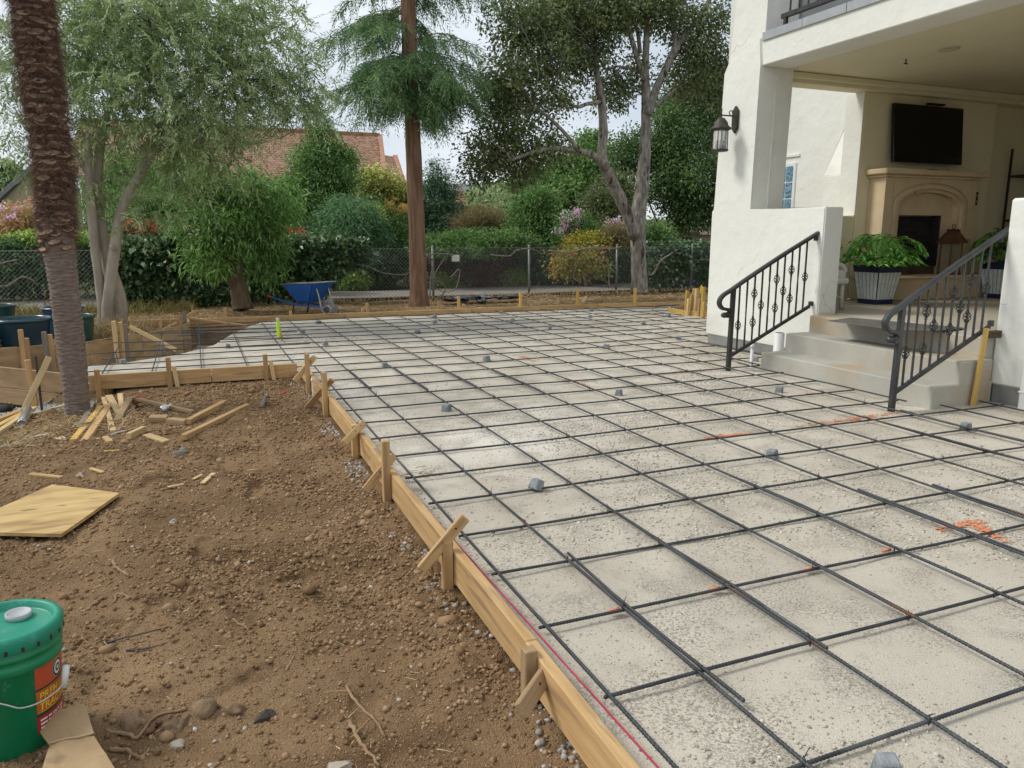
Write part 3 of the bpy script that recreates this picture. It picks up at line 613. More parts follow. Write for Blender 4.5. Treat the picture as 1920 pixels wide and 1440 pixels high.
# planter form by the house
pf = thing('planter_form', 'curved yellow form with crowded stakes beside the house corner', 'form', (8.6, 11, 0))
a = np.linspace(R(150), R(255), 9); cur = np.stack([8.95+.98*np.cos(a), 11.4+1.0*np.sin(a)], 1)
for k in range(8): lumber('board', (*cur[k], .035), (*cur[k+1], .035), .02, .14, PINEY, pf)
for px, py, Y, m in [(1287, 545, 11.7, PINEY), (1290, 560, 11.1, PINEP), (1296, 552, 11.35, PINEY), (1300, 541, 11.6, PINEY), (1305, 541, 11.1, PINEP), (1311, 560, 10.9, PINED), (1318, 538, 10.8, PINEY), (1319, 566, 10.6, PINEY)]:
    q = at(px, py, Y); stake(pf, (q[0], q[1], -.15), (q[0]+.02, q[1], q[2]), .05, .05, m)
lumber('brace', at(1288, 592, 11.2), at(1302, 552, 11.5), .05, .03, PINED, pf, up=(0, -1, 0)); lumber('brace', at(1300, 545, 11.3), at(1316, 585, 11.0), .05, .03, PINED, pf, up=(0, -1, 0))
link('flag', mesh_py('flag', [at(1310, 548, 10.9), at(1317, 533, 10.9)+[0, .03, 0], at(1319, 545, 10.9)+[0, -.02, 0], at(1311, 553, 10.9)], [(0, 1, 2, 3)], mat('yellow_tape', (.75, .6, .03), (.6, .45, .02), rough=.6)), None, pf)
V, F = grid_mesh(np.arange(8.0, 9.9, .08), np.arange(10.4, 12.7, .08), lambda X, Y: .05+.03*fbm(X*3, Y*3, 3, 4), lambda x, y: (x-8.95)**2+(y-11.4)**2 < .93**2)
link('planter_soil', mesh_np('planter_soil', V, F, BED, True), kind='structure')

# ================================================================== house
hs = thing('house', 'white stucco house with covered patio and balcony', 'house', (8, 4, 0))
XF = 6.15; ZC = 3.30
# corner pillar: battered below, narrower above the offset
prism('front_wall', [(8.165, .14), (8.16, 1.70), (8.105, 1.72), (8.05, 3.33), (7.985, 3.43), (7.72, 3.455), (7.52, 3.53), (7.425, 3.61), (7.40, 3.30), (7.44, 1.695), (6.25, 1.695), (6.25, .14)], 'x', XF, 6.41, STUCCO, hs, bev=.012)
prism('pillar', [(8.10, .14), (8.04, 3.33), (7.985, 3.42), (7.90, 4.15), (7.72, 6.2), (7.30, 6.2), (7.375, 3.62), (7.402, 3.30), (7.442, 1.695), (7.442, .14)], 'x', XF+.024, 6.64, STUCCO, hs, bev=.006)
box('footing', (XF+.012, 6.27, -.1), (6.5, 8.13, .145), FOOT, hs)
box('parapet_wall', (XF-.002, -2.2, .17), (6.42, 4.272, 1.695), STUCCO, hs, .018)
box('footing', (XF+.012, -2.2, -.1), (6.5, 4.25, .175), FOOT, hs)
# beam, flashing, ceiling, floor
box('beam', (XF+.025, -2.2, ZC), (6.56, 7.40, 3.585), STUCCO, hs, .01)
yy = 7.40
for k in range(9):
    l = (.62, .60, .95, 1.0, 1.0, 1.0, 1.0, 1.0, 1.0)[k]; box('flashing_panel', (XF+.004-.002*(k % 2), yy-l+.006, 3.566), (XF+.05, yy, 3.655), GALV, hs, .002); yy -= l
BEAD = mat('beadboard', (.74, .68, .51), (.70, .635, .46), rough=.8, scale=1.2)
def beads(m):
    t = m.node_tree; N = t.nodes; l = t.links.new
    wv = N.new('ShaderNodeTexWave'); wv.bands_direction = 'Y'; wv.wave_profile = 'SAW'; wv.inputs['Scale'].default_value = 2.4; bp = N.new('ShaderNodeBump'); bp.inputs['Strength'].default_value = .5; bp.inputs['Distance'].default_value = .006
    l(N['Texture Coordinate'].outputs['Object'], wv.inputs['Vector']); l(wv.outputs['Fac'], bp.inputs['Height']); l(bp.outputs[0], N['Principled BSDF'].inputs['Normal'])
beads(BEAD)
box('ceiling', (6.561, -2.2, ZC+.012), (13.2, 7.66, 3.50), BEAD, hs, 0)
box('balcony_floor', (XF+.04, -2.2, 3.586), (13.2, 7.66, 3.64), FOOT, hs, 0)
box('patio_floor', (6.425, 4.275, .30), (13.2, 7.66, .5715), mat('patio_concrete', (.46, .42, .33), (.39, .35, .27), rough=.8, scale=1.6, bump=.1, bscale=50), hs, .012)
box('patio_floor', (6.43, -2.2, .30), (13.2, 4.272, .571), bpy.data.materials['patio_concrete'], hs, 0)
box('header', (6.641, 7.55, 3.19), (13.2, 7.80, ZC+.01), CREAM, hs, .008); box('crown_trim', (6.641, 7.50, 3.235), (13.2, 7.548, ZC+.01), CREAM, hs, .012)
box('chimney_wall', (8.05, 7.65, .573), (10.5, 7.93, 3.19), CREAM, hs, .008)
box('chimney_wall', (10.502, 7.802, .573), (13.2, 8.0, 3.45), CREAM, hs, .008)
box('low_wall', (6.60, 7.66, .30), (8.048, 7.92, 1.655), CREAM, hs, .012)
box('side_wall', (12.9, -2.2, .573), (13.2, 7.8, 3.3), CREAM, hs, 0); box('end_wall', (6.4, -2.4, -.1), (13.2, -2.2, 6), STUCCO, hs, 0)
prism('chimney', [(8.40, -.1), (8.40, 2.23), (8.98, 3.46), (9.0, 6.2), (10.3, 6.2), (10.3, -.1)], 'y', 7.95, 8.62, STUCCO, hs, bev=.01)
box('jamb', (8.028, 7.652, 1.656), (8.048, 7.945, 3.188), STUCCO, hs, .003)
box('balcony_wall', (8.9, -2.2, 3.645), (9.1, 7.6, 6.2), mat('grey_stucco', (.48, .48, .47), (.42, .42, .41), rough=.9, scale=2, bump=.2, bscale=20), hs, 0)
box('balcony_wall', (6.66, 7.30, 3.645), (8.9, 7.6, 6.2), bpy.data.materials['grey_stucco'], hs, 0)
# far wing with the leaded window
XW = 10.72
box('wing_wall', (XW, 8.7, -.1), (XW+.3, 13.9, 6.6), STUCCO, hs, 0)
wn_ = box('window', (XW-.03, 11.69, 1.76), (XW+.05, 12.36, 2.76), mat('window_white', (.78, .79, .78), (.72, .73, .72), rough=.4), hs, .006)
LEAD = mat('leaded_glass', (.03, .10, .17), (.25, .42, .52), rough=.12, scale=30, detail=2, lo=.42, hi=.62, spec=.6)
for r_ in range(3):
    for c_ in range(3): box('pane', (XW-.045, 11.755+.195*c_, 1.81+.305*r_), (XW-.028, 11.755+.195*c_+.165, 1.81+.305*r_+.275), LEAD, wn_, .002)
box('window_hood', (XW-.03, 11.62, 2.86), (XW, 12.42, 2.92), STUCCO, hs, .02)
# ceiling can light and sprinkler
lathe('recessed_light', [(.012, .0), (.075, .0), (.105, -.008), (.11, .012)], (7.43, 6.03, ZC+.004), mat('trim_cream', (.66, .60, .46), rough=.5), hs)
sp1 = tubes('sprinkler_head', [([(7.45, 6.56, ZC+.02), (7.45, 6.56, ZC-.035)], .008), ([(7.42, 6.56, ZC-.036), (7.48, 6.56, ZC-.036)], .006)], BLKST, hs)
# balcony railing
br = thing('balcony_rail', 'dark iron balcony railing above the white beam', 'railing', (6.3, 6.5, 3.65))
lumber('bottom_rail', (6.3, 7.26, 3.80), (6.3, 2.0, 3.80), .045, .05, IRON, br); lumber('top_rail', (6.3, 7.26, 4.65), (6.3, 2.0, 4.65), .05, .05, IRON, br)
lumber('foot', (6.3, 7.20, 3.642), (6.3, 7.20, 3.78), .04, .04, IRON, br, up=(1, 0, 0))
for k in range(30): lumber('baluster', (6.3, 7.14-.135*k, 3.82), (6.3, 7.14-.135*k, 4.63), .018, .018, IRON, br, up=(1, 0, 0))
WICK = mat('wicker_brown', (.10, .06, .04), (.05, .03, .02), rough=.7, scale=40, stretch=(1, 1, 4))
wk = thing('wicker_armchair', 'brown wicker armchair standing on the balcony', 'armchair', (7.6, 6.0, 3.645))
box('seat', (7.0, 5.2, 3.78), (7.7, 6.45, 4.08), WICK, wk, .03); box('backrest', (7.62, 5.2, 4.08), (7.78, 6.45, 4.6), WICK, wk, .03)
for x in (7.05, 7.62):
    for y in (5.28, 6.36): lumber('leg', (x, y, 3.642), (x, y, 3.80), .05, .05, WICK, wk, up=(1, 0, 0))

# ------------------------------------------------------------------ steps
st = thing('concrete_steps', 'three worn concrete steps between two iron handrails', 'steps', (5.8, 5.25, 0))
for nm, xa, zt, ya, yb in (('step', 5.44, .20, 4.235, 6.27), ('step', 5.74, .388, 4.235, 6.255), ('landing', 6.03, .568, 4.274, 6.235)):
    o_ = box(nm, (xa, ya, -.12), (6.424 if nm == 'landing' else 6.14-.02*(xa > 5.6), yb, zt), CONC, st, .008)
    if nm == 'landing': o_.matrix_basis = o_.matrix_basis
pl = thing('sheet_panel', 'thin grey steel sheet lying across the landing edge', 'panel', (5.9, 5.2, .57))
link('sheet', mesh_py('sheet', [(5.70, 5.66, .578), (6.16, 5.80, .576), (6.42, 4.72, .578), (5.86, 4.60, .592), (5.66, 4.85, .585), (5.70, 5.66, .582), (6.16, 5.80, .58), (6.42, 4.72, .582), (5.86, 4.60, .596), (5.66, 4.85, .589)],
     [(4, 3, 2, 1, 0), (5, 6, 7, 8, 9), (0, 1, 6, 5), (1, 2, 7, 6), (2, 3, 8, 7), (3, 4, 9, 8), (4, 0, 5, 9)], mat('sheet_grey', (.20, .19, .17), (.14, .13, .12), rough=.5, metal=.3)), None, pl)
lumber('marker_stake', (5.88, 4.205, -.1), (5.93, 4.195, .66), .05, .02, PINEY, None, up=(0, 1, 0), label='yellow wooden stake standing against the right white wall', cat='stake')
ws = thing('wood_block', 'short dark wood block on edge between stake and right wall', 'wood block', (6.1, 4.24, .4)); lumber('block', (6.02, 4.222, .60), (6.13, 4.222, .60), .05, .06, DARKW, ws)
# pipes near the steps
for x, y, r_, h, lb in ((5.86, 6.48, .055, .36, 'wide white pipe stub standing behind the bottom step'), (5.52, 6.50, .018, .22, 'thin capped white pipe stub left of the bottom step')):
    t_ = thing('pipe_stub', lb, 'pipe', (x, y, 0)); lathe('pipe', [(r_*.86, h), (r_, h), (r_, -.1)], (x, y, 0), PVC, t_, 18)
    if r_ < .03: lathe('cap', [(0, h+.035), (r_*1.2, h+.03), (r_*1.3, h-.01), (r_, h-.012)], (x, y, 0), PVC, t_, 16)
ds = thing('downspout', 'white downspout end at right edge of picture', 'downspout', (6.08, 3.88, 0)); box('pipe', (6.06, 3.86, .0), (6.145, 3.955, .42), PVC, ds, .012); box('collar', (6.055, 3.855, .16), (6.146, 3.96, .175), PVC, ds, .003)

# ------------------------------------------------------------------ handrails
def helix_basket():
    S = []
    for k in range(4):
        t = np.linspace(0, 1, 15); a = t*2*np.pi*.9+k*np.pi/2; r = .004+.026*np.sin(np.pi*t)**.9
        S.append((np.stack([r*np.cos(a), r*np.sin(a), -.05+.10*t], 1), .0042))
    V = []; F = []; o = 0
    for P, r in S:
        v, f = tube_geo(P, r, 5); V.append(v); F += [tuple(i+o for i in q) for q in f]; o += len(v)
    for zc in (-.058, .058):
        v, f = tube_geo([(0, 0, zc-.008), (0, 0, zc+.008)], .011, 8); V.append(v); F += [tuple(i+o for i in q) for q in f]; o += len(v)
    return np.concatenate(V), F
bV, bF = helix_basket()
def twist_bar(z0, z1, tw, m):
    n = max(4, int((z1-z0)/.012)); V = []; F = []
    for i in range(n):
        z = z0+(z1-z0)*i/(n-1); u = (z-z0)/(z1-z0); a = 0
        if tw: a = 14*2*np.pi*(min(max(u, .25), .75)-.25)
        for j in range(4):
            b = a+np.pi/4+j*np.pi/2; V.append((.0098*math.cos(b), .0098*math.sin(b), z))
    for i in range(n-1):
        for j in range(4): k = (j+1) % 4; F.append((i*4+j, i*4+k, i*4+4+k, i*4+4+j))
    F += [(3, 2, 1, 0), tuple((n-1)*4+j for j in range(4))]
    return mesh_py('baluster', V, F, m)
def handrail(Y, lb, m, flip):
    t_ = thing('handrail', lb, 'handrail', (5.09, Y, 0), 'iron handrails of the steps'); bmesh_b = mesh_py('basket', bV, bF, m, True)
    lumber('post', (5.075, Y, -.06), (5.09, Y, .875), .042, .042, m, t_, up=(0, 1, 0))
    top = lambda x: .885+(x-5.09)*.522; low = lambda x: .17+(x-5.09)*.475
    P = catmull([(6.20, 1.452), (5.7, top(5.7)), (5.25, top(5.25)-.004), (5.07, .862), (4.955, .80), (4.915, .735), (4.95, .675), (5.03, .655), (5.068, .625), (5.05, .592), (5.01, .59)], 48)
    n = len(P); V = []; F = []
    w2, h2 = .028, .016; T = np.gradient(P, axis=0); T /= np.linalg.norm(T, axis=1)[:, None]
    prof = [(-w2, -h2), (-w2, h2*.3), (-w2*.6, h2), (w2*.6, h2), (w2, h2*.3), (w2, -h2)]
    for i in range(n):
        nx, nz_ = -T[i, 1], T[i, 0]
        if nz_ < 0 and i < 20: nx, nz_ = -nx, -nz_
        nx, nz_ = (T[i, 1], -T[i, 0])
        for a, b in prof: V.append((P[i, 0]+nx*b, Y+a, P[i, 1]+nz_*b))
    k6 = len(prof)
    for i in range(n-1):
        for j in range(k6): k = (j+1) % k6; F.append((i*k6+j, i*k6+k, i*k6+k6+k, i*k6+k6+j))
    F += [tuple(range(k6)), tuple((n-1)*k6+j for j in range(k6))[::-1]]
    me = mesh_py('top_rail', V, F, m); bm = bmesh.new(); bm.from_mesh(me); bmesh.ops.recalc_face_normals(bm, faces=bm.faces); bm.to_mesh(me); bm.free()
    link('top_rail', me, None, t_)
    for dx, dz in ((-.03, 0), (.012, .004)): link('scroll', mesh_py('scroll', *lathe_geo([(.004, -.03), (.024, -.024), (.030, 0), (.024, .024), (.004, .03)], 12, True), m, True), Matrix.Translation((5.02+dx, Y, .60+dz)) @ Matrix.Rotation(R(90), 4, 'X'), t_)
    lumber('bottom_rail', (5.09, Y, low(5.09)), (6.11, Y, low(6.11)), .026, .034, m, t_)
    lumber('bracket', (6.10, Y, low(6.1)+.03), (6.146, Y, low(6.1)+.03), .03, .05, m, t_); lumber('bracket', (6.11, Y, 1.37), (6.147, Y, 1.37), .03, .05, m, t_)
    kinds = 'SPDSPDSDPS'
    for k, kd in enumerate(kinds):
        x = 5.17+.094*k; z0, z1 = low(x)+.012, top(x)-.014; mid = (z0+z1)/2
        b = link('baluster', twist_bar(z0, z1, kd != 'S', m), Matrix.Translation((x, Y, 0)), t_)
        zz = {'S': [mid-.02], 'P': [], 'D': [mid+.15, mid-.15]}[kd]
        if k == 0: zz = [mid-.08]
        for z in zz: link('basket', bmesh_b, Matrix.Translation((x, Y, z)), b)
handrail(6.33, 'black iron handrail on the left of the concrete steps', IRON, 1)
handrail(4.30, 'dark grey iron handrail nearer camera on the right of steps', IRONG, -1)

# ------------------------------------------------------------------ fireplace
LIME = mat('limestone', (.72, .57, .38), (.62, .475, .30), rough=.8, scale=3, detail=8, bump=.15, bscale=40, spots=[((.30, .20, .11), 5, .66, .12)])
fp = thing('fireplace', 'carved limestone fireplace with arched moulding and raised hearth', 'fireplace', (9.1, 7.4, .57))
YW = 7.648; s_ = 1.0
box('hearth', (8.05, 7.18, .574), (10.3, YW, .84), LIME, fp, .006); box('hearth_top', (8.03, 7.155, .841), (10.32, YW, .882), LIME, fp, .012)
# surround front with the arch cut out
def arch(xc, half, zs, rise, n=20): return [(xc+half*math.cos(a), zs+rise*math.sin(a)) for a in np.linspace(0, math.pi, n)]
XC = 9.07
def ring(name, half_o, zs_o, rise_o, half_i, zs_i, rise_i, y0, y1, zb=.884):
    o_ = [(XC+half_o, zb)]+arch(XC, half_o, zs_o, rise_o)+[(XC-half_o, zb)]; i_ = [(XC+half_i, zb)]+arch(XC, half_i, zs_i, rise_i)+[(XC-half_i, zb)]
    bm = bmesh.new(); vs = [[bm.verts.new((x, y, z)) for x, z in q] for q, y in ((o_, y0), (i_, y0), (o_, y1), (i_, y1))]
    n = len(o_)
    for k in range(n-1):
        bm.faces.new((vs[0][k], vs[0][k+1], vs[1][k+1], vs[1][k])); bm.faces.new((vs[2][k], vs[3][k], vs[3][k+1], vs[2][k+1]))
        bm.faces.new((vs[0][k], vs[2][k], vs[2][k+1], vs[0][k+1])); bm.faces.new((vs[1][k], vs[1][k+1], vs[3][k+1], vs[3][k]))
    link(name, finish(bm, name, LIME), None, fp)
# the outer slab: rectangle minus arch
ap = [(XC+.70, 1.80)]+arch(XC, .70, 1.80, .28)[1:-1]+[(XC-.70, 1.80)]; bm = bmesh.new()
rows_ = [[bm.verts.new((x, y, z)) for x, z in q] for q, y in ((ap, 7.38), ([(x, 2.13) for x, z in ap], 7.38), (ap, YW), ([(x, 2.13) for x, z in ap], YW))]
for k in range(len(ap)-1):
    for p, q in ((0, 1), (2, 3), (0, 2), (1, 3)): bm.faces.new((rows_[p][k], rows_[p][k+1], rows_[q][k+1], rows_[q][k]))
link('surround', finish(bm, 'surround', LIME), None, fp)
for sx in (-1, 1): box('pilaster', (XC+min(sx*.70, sx*.84), 7.38, .884), (XC+max(sx*.70, sx*.84), YW, 2.13), LIME, fp, .004)
ring('moulding', .70, 1.80, .28, .655, 1.79, .26, 7.40, 7.46); ring('moulding', .655, 1.79, .26, .60, 1.775, .23, 7.365, 7.47); ring('moulding', .60, 1.775, .23, .545, 1.76, .20, 7.41, 7.5)
box('mantel_shelf', (XC-.93, 7.30, 2.165), (XC+.93, YW, 2.235), LIME, fp, .012); box('mantel_bed', (XC-.88, 7.345, 2.131), (XC+.88, YW, 2.164), LIME, fp, .01)
# panel around the firebox
prism('inner_panel', [(XC+.543, 1.665), (XC+.543, 1.76)]+arch(XC, .543, 1.76, .198)[1:-1]+[(XC-.543, 1.76), (XC-.543, 1.665)], 'y', 7.49, YW, LIME, fp)
box('inner_panel', (XC-.543, 7.492, .884), (XC-.43, YW, 1.664), LIME, fp, .003); box('inner_panel', (XC+.36, 7.492, .884), (XC+.543, YW, 1.664), LIME, fp, .003)
BRK = mat('firebrick_black', (.030, .028, .030), (.018, .017, .018), rough=.8, scale=12, bump=.3, bscale=60); MORT = mat('mortar', (.20, .17, .15), (.15, .13, .11), rough=.95)
fbx = box('firebox', (XC-.425, 7.632, .99), (XC+.355, 7.645, 1.655), MORT, fp, 0)
bw, bh = .205, .078
for r_ in range(8):
    x = XC-.42-(bw*.5 if r_ % 2 else 0); z = .995+r_*(bh+.0045)
    while x < XC+.35:
        xa, xb = max(x, XC-.422), min(x+bw-.007, XC+.352)
        if xb-xa > .03: box('brick', (xa, 7.612, z), (xb, 7.631, z+bh), BRK, fbx, .003)
        x += bw
box('firebox_frame', (XC+.33, 7.495, .99), (XC+.36, 7.62, 1.66), BLKST, fp, .002); box('ash_lip', (XC-.43, 7.52, .884), (XC+.36, 7.64, .985), mat('soot_stone', (.13, .09, .055), (.06, .045, .03), rough=.9, scale=5), fp, 0)
for k, (xa, za, xb, zb) in enumerate([(-.2, 1.03, .12, 1.06), (-.15, 1.08, .05, 1.10)]): tubes('log', [([(XC+xa, 7.56, za), (XC+xb, 7.58, zb)], .032)], mat('charred_log%d' % k, (.12, .06, .035), (.05, .03, .02), rough=.95, scale=12), fp)
# television
tv = thing('television', 'black flat television hung above the fireplace mantel', 'television', (9.1, 7.58, 2.7))
SCR = mat('tv_black', (.006, .006, .007), (.005, .005, .006), rough=.22, spec=.4)
M = Matrix.Translation((9.08, 7.545, 2.70)) @ Matrix.Rotation(R(-5), 4, 'X')
link('case', box_mesh(1.27, .045, .735, SCR, .006), M, tv); link('screen', box_mesh(1.24, .004, .70, mat('tv_screen', (.004, .004, .005), rough=.12, spec=.4), .001), M @ Matrix.Translation((0, -.0235, 0)), tv)
box('camera_bar', (9.0, 7.50, 3.072), (9.3, 7.56, 3.095), SCR, tv, .004); box('bracket', (8.95, 7.565, 2.55), (9.2, 7.648, 2.85), BLKST, tv, .003)
# small things on and beside the mantel
rm = thing('remote_control', 'small black remote lying on the stone mantel', 'remote', (9.1, 7.45, 2.236)); box('body', (9.0, 7.40, 2.236), (9.18, 7.45, 2.256), SCR, rm, .006)
gl = thing('eyeglasses', 'thin wire eyeglasses left on the mantel beside the remote', 'eyeglasses', (9.32, 7.42, 2.236))
for dx in (0, .065): tubes('rim', [(np.stack([9.30+dx+.028*np.cos(np.linspace(0, 6.28, 14)), 0*np.linspace(0, 6.28, 14)+7.42, 2.262+.022*np.sin(np.linspace(0, 6.28, 14))], 1), .002)], BLKST, gl, ns=4)
for dx in (-.03, .095): tubes('temple_arm', [([(9.30+dx, 7.42, 2.262), (9.30+dx, 7.53, 2.240)], .002)], BLKST, gl, ns=4)
sw = thing('wall_switch', 'dark narrow switch plate on the wall right of fireplace', 'switch', (10.25, 7.64, 1.9)); box('plate', (10.22, 7.628, 1.82), (10.29, 7.649, 2.0), mat('bronze', (.05, .035, .025), rough=.4, metal=.4), sw, .012)
for z in (1.87, 1.95): box('toggle', (10.245, 7.618, z-.012), (10.265, 7.63, z+.012), LIME, sw, .003)

# ------------------------------------------------------------------ planters and plants on the patio
NAVY = mat('navy_glaze', (.012, .02, .06), (.018, .028, .075), rough=.35, spec=.5); STRP = mat('white_stripe', (.70, .72, .69), (.56, .59, .57), rough=.7, scale=20, bump=.4, bscale=40)
def planter(cx, cy, lb, z0=.574):
    t_ = thing('planter', lb, 'planter', (cx, cy, z0), 'striped planters by the fireplace'); w0, w1, h = .135, .20, .47
    bm = bmesh.new()
    rings = [(w0, 0), (w1, h), (w1-.02, h), (w1-.03, h-.05)]; vs = [[bm.verts.new((cx+sx*w, cy+sy*w, z0+z)) for sx, sy in ((-1, -1), (1, -1), (1, 1), (-1, 1))] for w, z in rings]
    for a, b in zip(vs, vs[1:]):
        for j in range(4): bm.faces.new((a[j], a[(j+1) % 4], b[(j+1) % 4], b[j]))
    bm.faces.new(vs[0][::-1]); bm.faces.new(vs[-1]); link('body', finish(bm, 'body', NAVY), None, t_)
    for k in range(6):
        u0 = (k+.08)/6*2-1; u1 = (k+.92)/6*2-1; za, zb = .06, .385; wa = w0+(w1-w0)*za/h; wb = w0+(w1-w0)*zb/h
        for d in range(2):
            f = (lambda u, w, e: (cx+u*w, cy-w-e)) if d == 0 else (lambda u, w, e: (cx-w-e, cy-u*w))
            P = [(*f(u0*.97, wa, .004), z0+za), (*f(u1*.97, wa, .004), z0+za), (*f(u1*.97, wb, .004), z0+zb), (*f(u0*.97, wb, .004), z0+zb)]
            Q = [(*f(u0*.97, wa, -.004), z0+za), (*f(u1*.97, wa, -.004), z0+za), (*f(u1*.97, wb, -.004), z0+zb), (*f(u0*.97, wb, -.004), z0+zb)]
            link('stripe', mesh_py('stripe', P+Q, [(0, 1, 2, 3), (4, 7, 6, 5), (0, 4, 5, 1), (1, 5, 6, 2), (2, 6, 7, 3), (3, 7, 4, 0)], STRP), None, t_)
    return t_
planter(7.78, 6.98, 'navy and white striped planter left of the hearth'); planter(10.05, 6.98, 'navy and white striped planter right of the hearth, behind handrail')
# lantern on the hearth
COP = mat('copper', (.20, .095, .045), (.12, .06, .035), rough=.5, metal=.4, scale=14); GLS = mat('lantern_glass', (.30, .25, .17), (.24, .2, .13), rough=.1, spec=.6)
cl = thing('copper_lantern', 'tall copper lantern with pagoda top standing on the hearth', 'lantern', (9.38, 7.28, .884)); cx, cy = 9.40, 7.27
box('base', (cx-.115, cy-.09, .884), (cx+.115, cy+.09, .91), COP, cl, .004)
for sx in (-1, 1):
    for sy in (-1, 1): lumber('post', (cx+sx*.10, cy+sy*.075, .911), (cx+sx*.10, cy+sy*.075, 1.30), .018, .018, COP, cl, up=(1, 0, 0))
for sx in (-1, 1): box('pane', (cx+sx*.10-.002, cy-.064, .915), (cx+sx*.10+.002, cy+.064, 1.295), GLS, cl, 0)
for sy in (-1, 1): box('pane', (cx-.088, cy+sy*.075-.002, .915), (cx+.088, cy+sy*.075+.002, 1.295), GLS, cl, 0)
bm = bmesh.new(); vs = [[bm.verts.new((cx+sx*a, cy+sy*b, z)) for sx, sy in ((-1, -1), (1, -1), (1, 1), (-1, 1))] for a, b, z in ((.15, .12, 1.30), (.145, .115, 1.325), (.09, .07, 1.41), (.06, .045, 1.46), (.075, .06, 1.47), (.05, .04, 1.485))]
for a, b in zip(vs, vs[1:]):
    for j in range(4): bm.faces.new((a[j], a[(j+1) % 4], b[(j+1) % 4], b[j]))
bm.faces.new(vs[0][::-1]); bm.faces.new(vs[-1]); link('roof', finish(bm, 'roof', COP), None, cl)
tubes('ring', [(np.stack([cx+.03*np.cos(np.linspace(0, 6.28, 14)), 0*np.linspace(0, 6.28, 14)+cy, 1.515+.03*np.sin(np.linspace(0, 6.28, 14))], 1), .006)], COP, cl, ns=5)
# wicker armchair, mostly hidden by the parapet
WHW = mat('white_wicker', (.78, .78, .72), (.58, .58, .52), rough=.8, scale=60, stretch=(1, 1, 3), bump=.6, bscale=90)
wc = thing('wicker_chair', 'white wicker armchair half hidden behind the parapet', 'chair', (6.62, 6.75, .574))
box('seat', (6.45, 6.5, .86), (6.84, 7.02, .93), WHW, wc, .02)
for x, y in ((6.80, 6.56), (6.80, 6.98), (6.48, 6.56), (6.48, 6.98)): tubes('leg', [([(x, y, .574), (x-.01, y, .80), (x-.005, y, 1.0)], [.022, .026, .024])], WHW, wc)
a = np.linspace(-.1, np.pi, 12)
for y in (6.56, 6.98):
    tubes('arm', [(np.stack([6.70+.115*np.cos(a), 0*a+y, 1.0+.085*np.sin(a)], 1), .024)], WHW, wc)
    box('arm_panel', (6.60, y-.01, .90), (6.79, y+.01, 1.02), WHW, wc, .004); tubes('stretcher', [([(6.80, y, .68), (6.64, y, .78), (6.48, y, .68)], .012)], WHW, wc)
box('backrest', (6.43, 6.52, .94), (6.49, 7.0, 1.35), WHW, wc, .02)
# plant rack at the right edge
rk = thing('metal_rack', 'dark scrolled metal rack against the right patio wall', 'rack', (11.3, 7.5, .574))
RK = mat('rack_iron', (.028, .018, .02), rough=.5)
for x, y in ((10.98, 7.28), (11.6, 7.28), (10.98, 7.7), (11.6, 7.7)): lumber('upright', (x, y, .574), (x, y, 2.62), .028, .028, RK, rk, up=(1, 0, 0))
for z in (1.0, 1.6, 2.22): box('shelf', (10.97, 7.27, z), (11.62, 7.72, z+.03), mat('shelf_wood%d' % int(z*10), (.07, .03, .02), rough=.6), rk, .004)
for z in (2.62, 2.40, 2.0, 1.85): lumber('crossbar', (10.98, 7.28, z), (11.6, 7.28, z), .012, .012, RK, rk)
lumber('brace', (10.98, 7.28, 2.2), (11.2, 7.28, 1.86), .012, .012, RK, rk); tubes('finial', [(catmull([(10.98, 7.28, 2.62), (10.99, 7.28, 2.72), (11.06, 7.28, 2.75), (11.08, 7.28, 2.68), (11.04, 7.28, 2.66)], 16), .008)], RK, rk, ns=5)
tubes('arch_rail', [(catmull([(11.0, 7.28, 2.63), (11.2, 7.28, 2.74), (11.45, 7.28, 2.92)], 10), .008)], RK, rk, ns=5)
pt = thing('clay_pot', 'pale clay pot on the upper shelf of metal rack', 'pot', (11.42, 7.45, 2.25)); lathe('body', [(.0, 2.251), (.09, 2.251), (.12, 2.40), (.135, 2.40), (.135, 2.44), (.11, 2.44)], (11.42, 7.45, 0), CREAM, pt, 18)
cn = thing('green_candle', 'pale green glass cylinder standing on the metal rack', 'vase', (11.3, 7.4, 1.63)); lathe('glass', [(0, 1.631), (.035, 1.631), (.035, 2.05), (.03, 2.05)], (11.22, 7.36, 0), mat('green_glass', (.30, .45, .30), rough=.15), cn, 16)

# ------------------------------------------------------------------ wall lantern on the pillar
BRZ = mat('bronze_dark', (.085, .07, .06), (.05, .042, .036), rough=.55, metal=.3, scale=20)
lt = thing('wall_lantern', 'bronze wall lantern with seeded glass on the white pillar', 'lantern', (6.0, 7.77, 2.6)); LX, LY = 5.93, 7.77
prism('back_plate', [(LY-.055, 2.66), (LY-.055, 2.86), (LY, 2.92), (LY+.055, 2.86), (LY+.055, 2.66), (LY, 2.60)], 'x', XF-.03, XF-.001, BRZ, lt, bev=.006)
tubes('arm', [([(6.11, LY, 2.80), (LX, LY, 2.80)], .009), (catmull([(6.06, LY, 2.80), (6.04, LY, 2.84), (6.07, LY, 2.86), (6.09, LY, 2.835)], 10), .006), (catmull([(LX, LY, 2.80), (LX-.045, LY, 2.83), (LX-.04, LY, 2.87), (LX-.01, LY, 2.86)], 10), .006), ([(LX, LY, 2.88), (LX, LY, 2.74)], .008)], BRZ, lt, ns=6)
lathe('cap', [(.012, 2.775), (.04, 2.765), (.075, 2.72), (.088, 2.68), (.118, 2.655), (.120, 2.635), (.10, 2.63)], (LX, LY, 0), BRZ, lt, 20)
lathe('base_ring', [(.0, 2.385), (.085, 2.385), (.10, 2.392), (.098, 2.41), (.085, 2.415), (.0, 2.415)], (LX, LY, 0), BRZ, lt, 20)
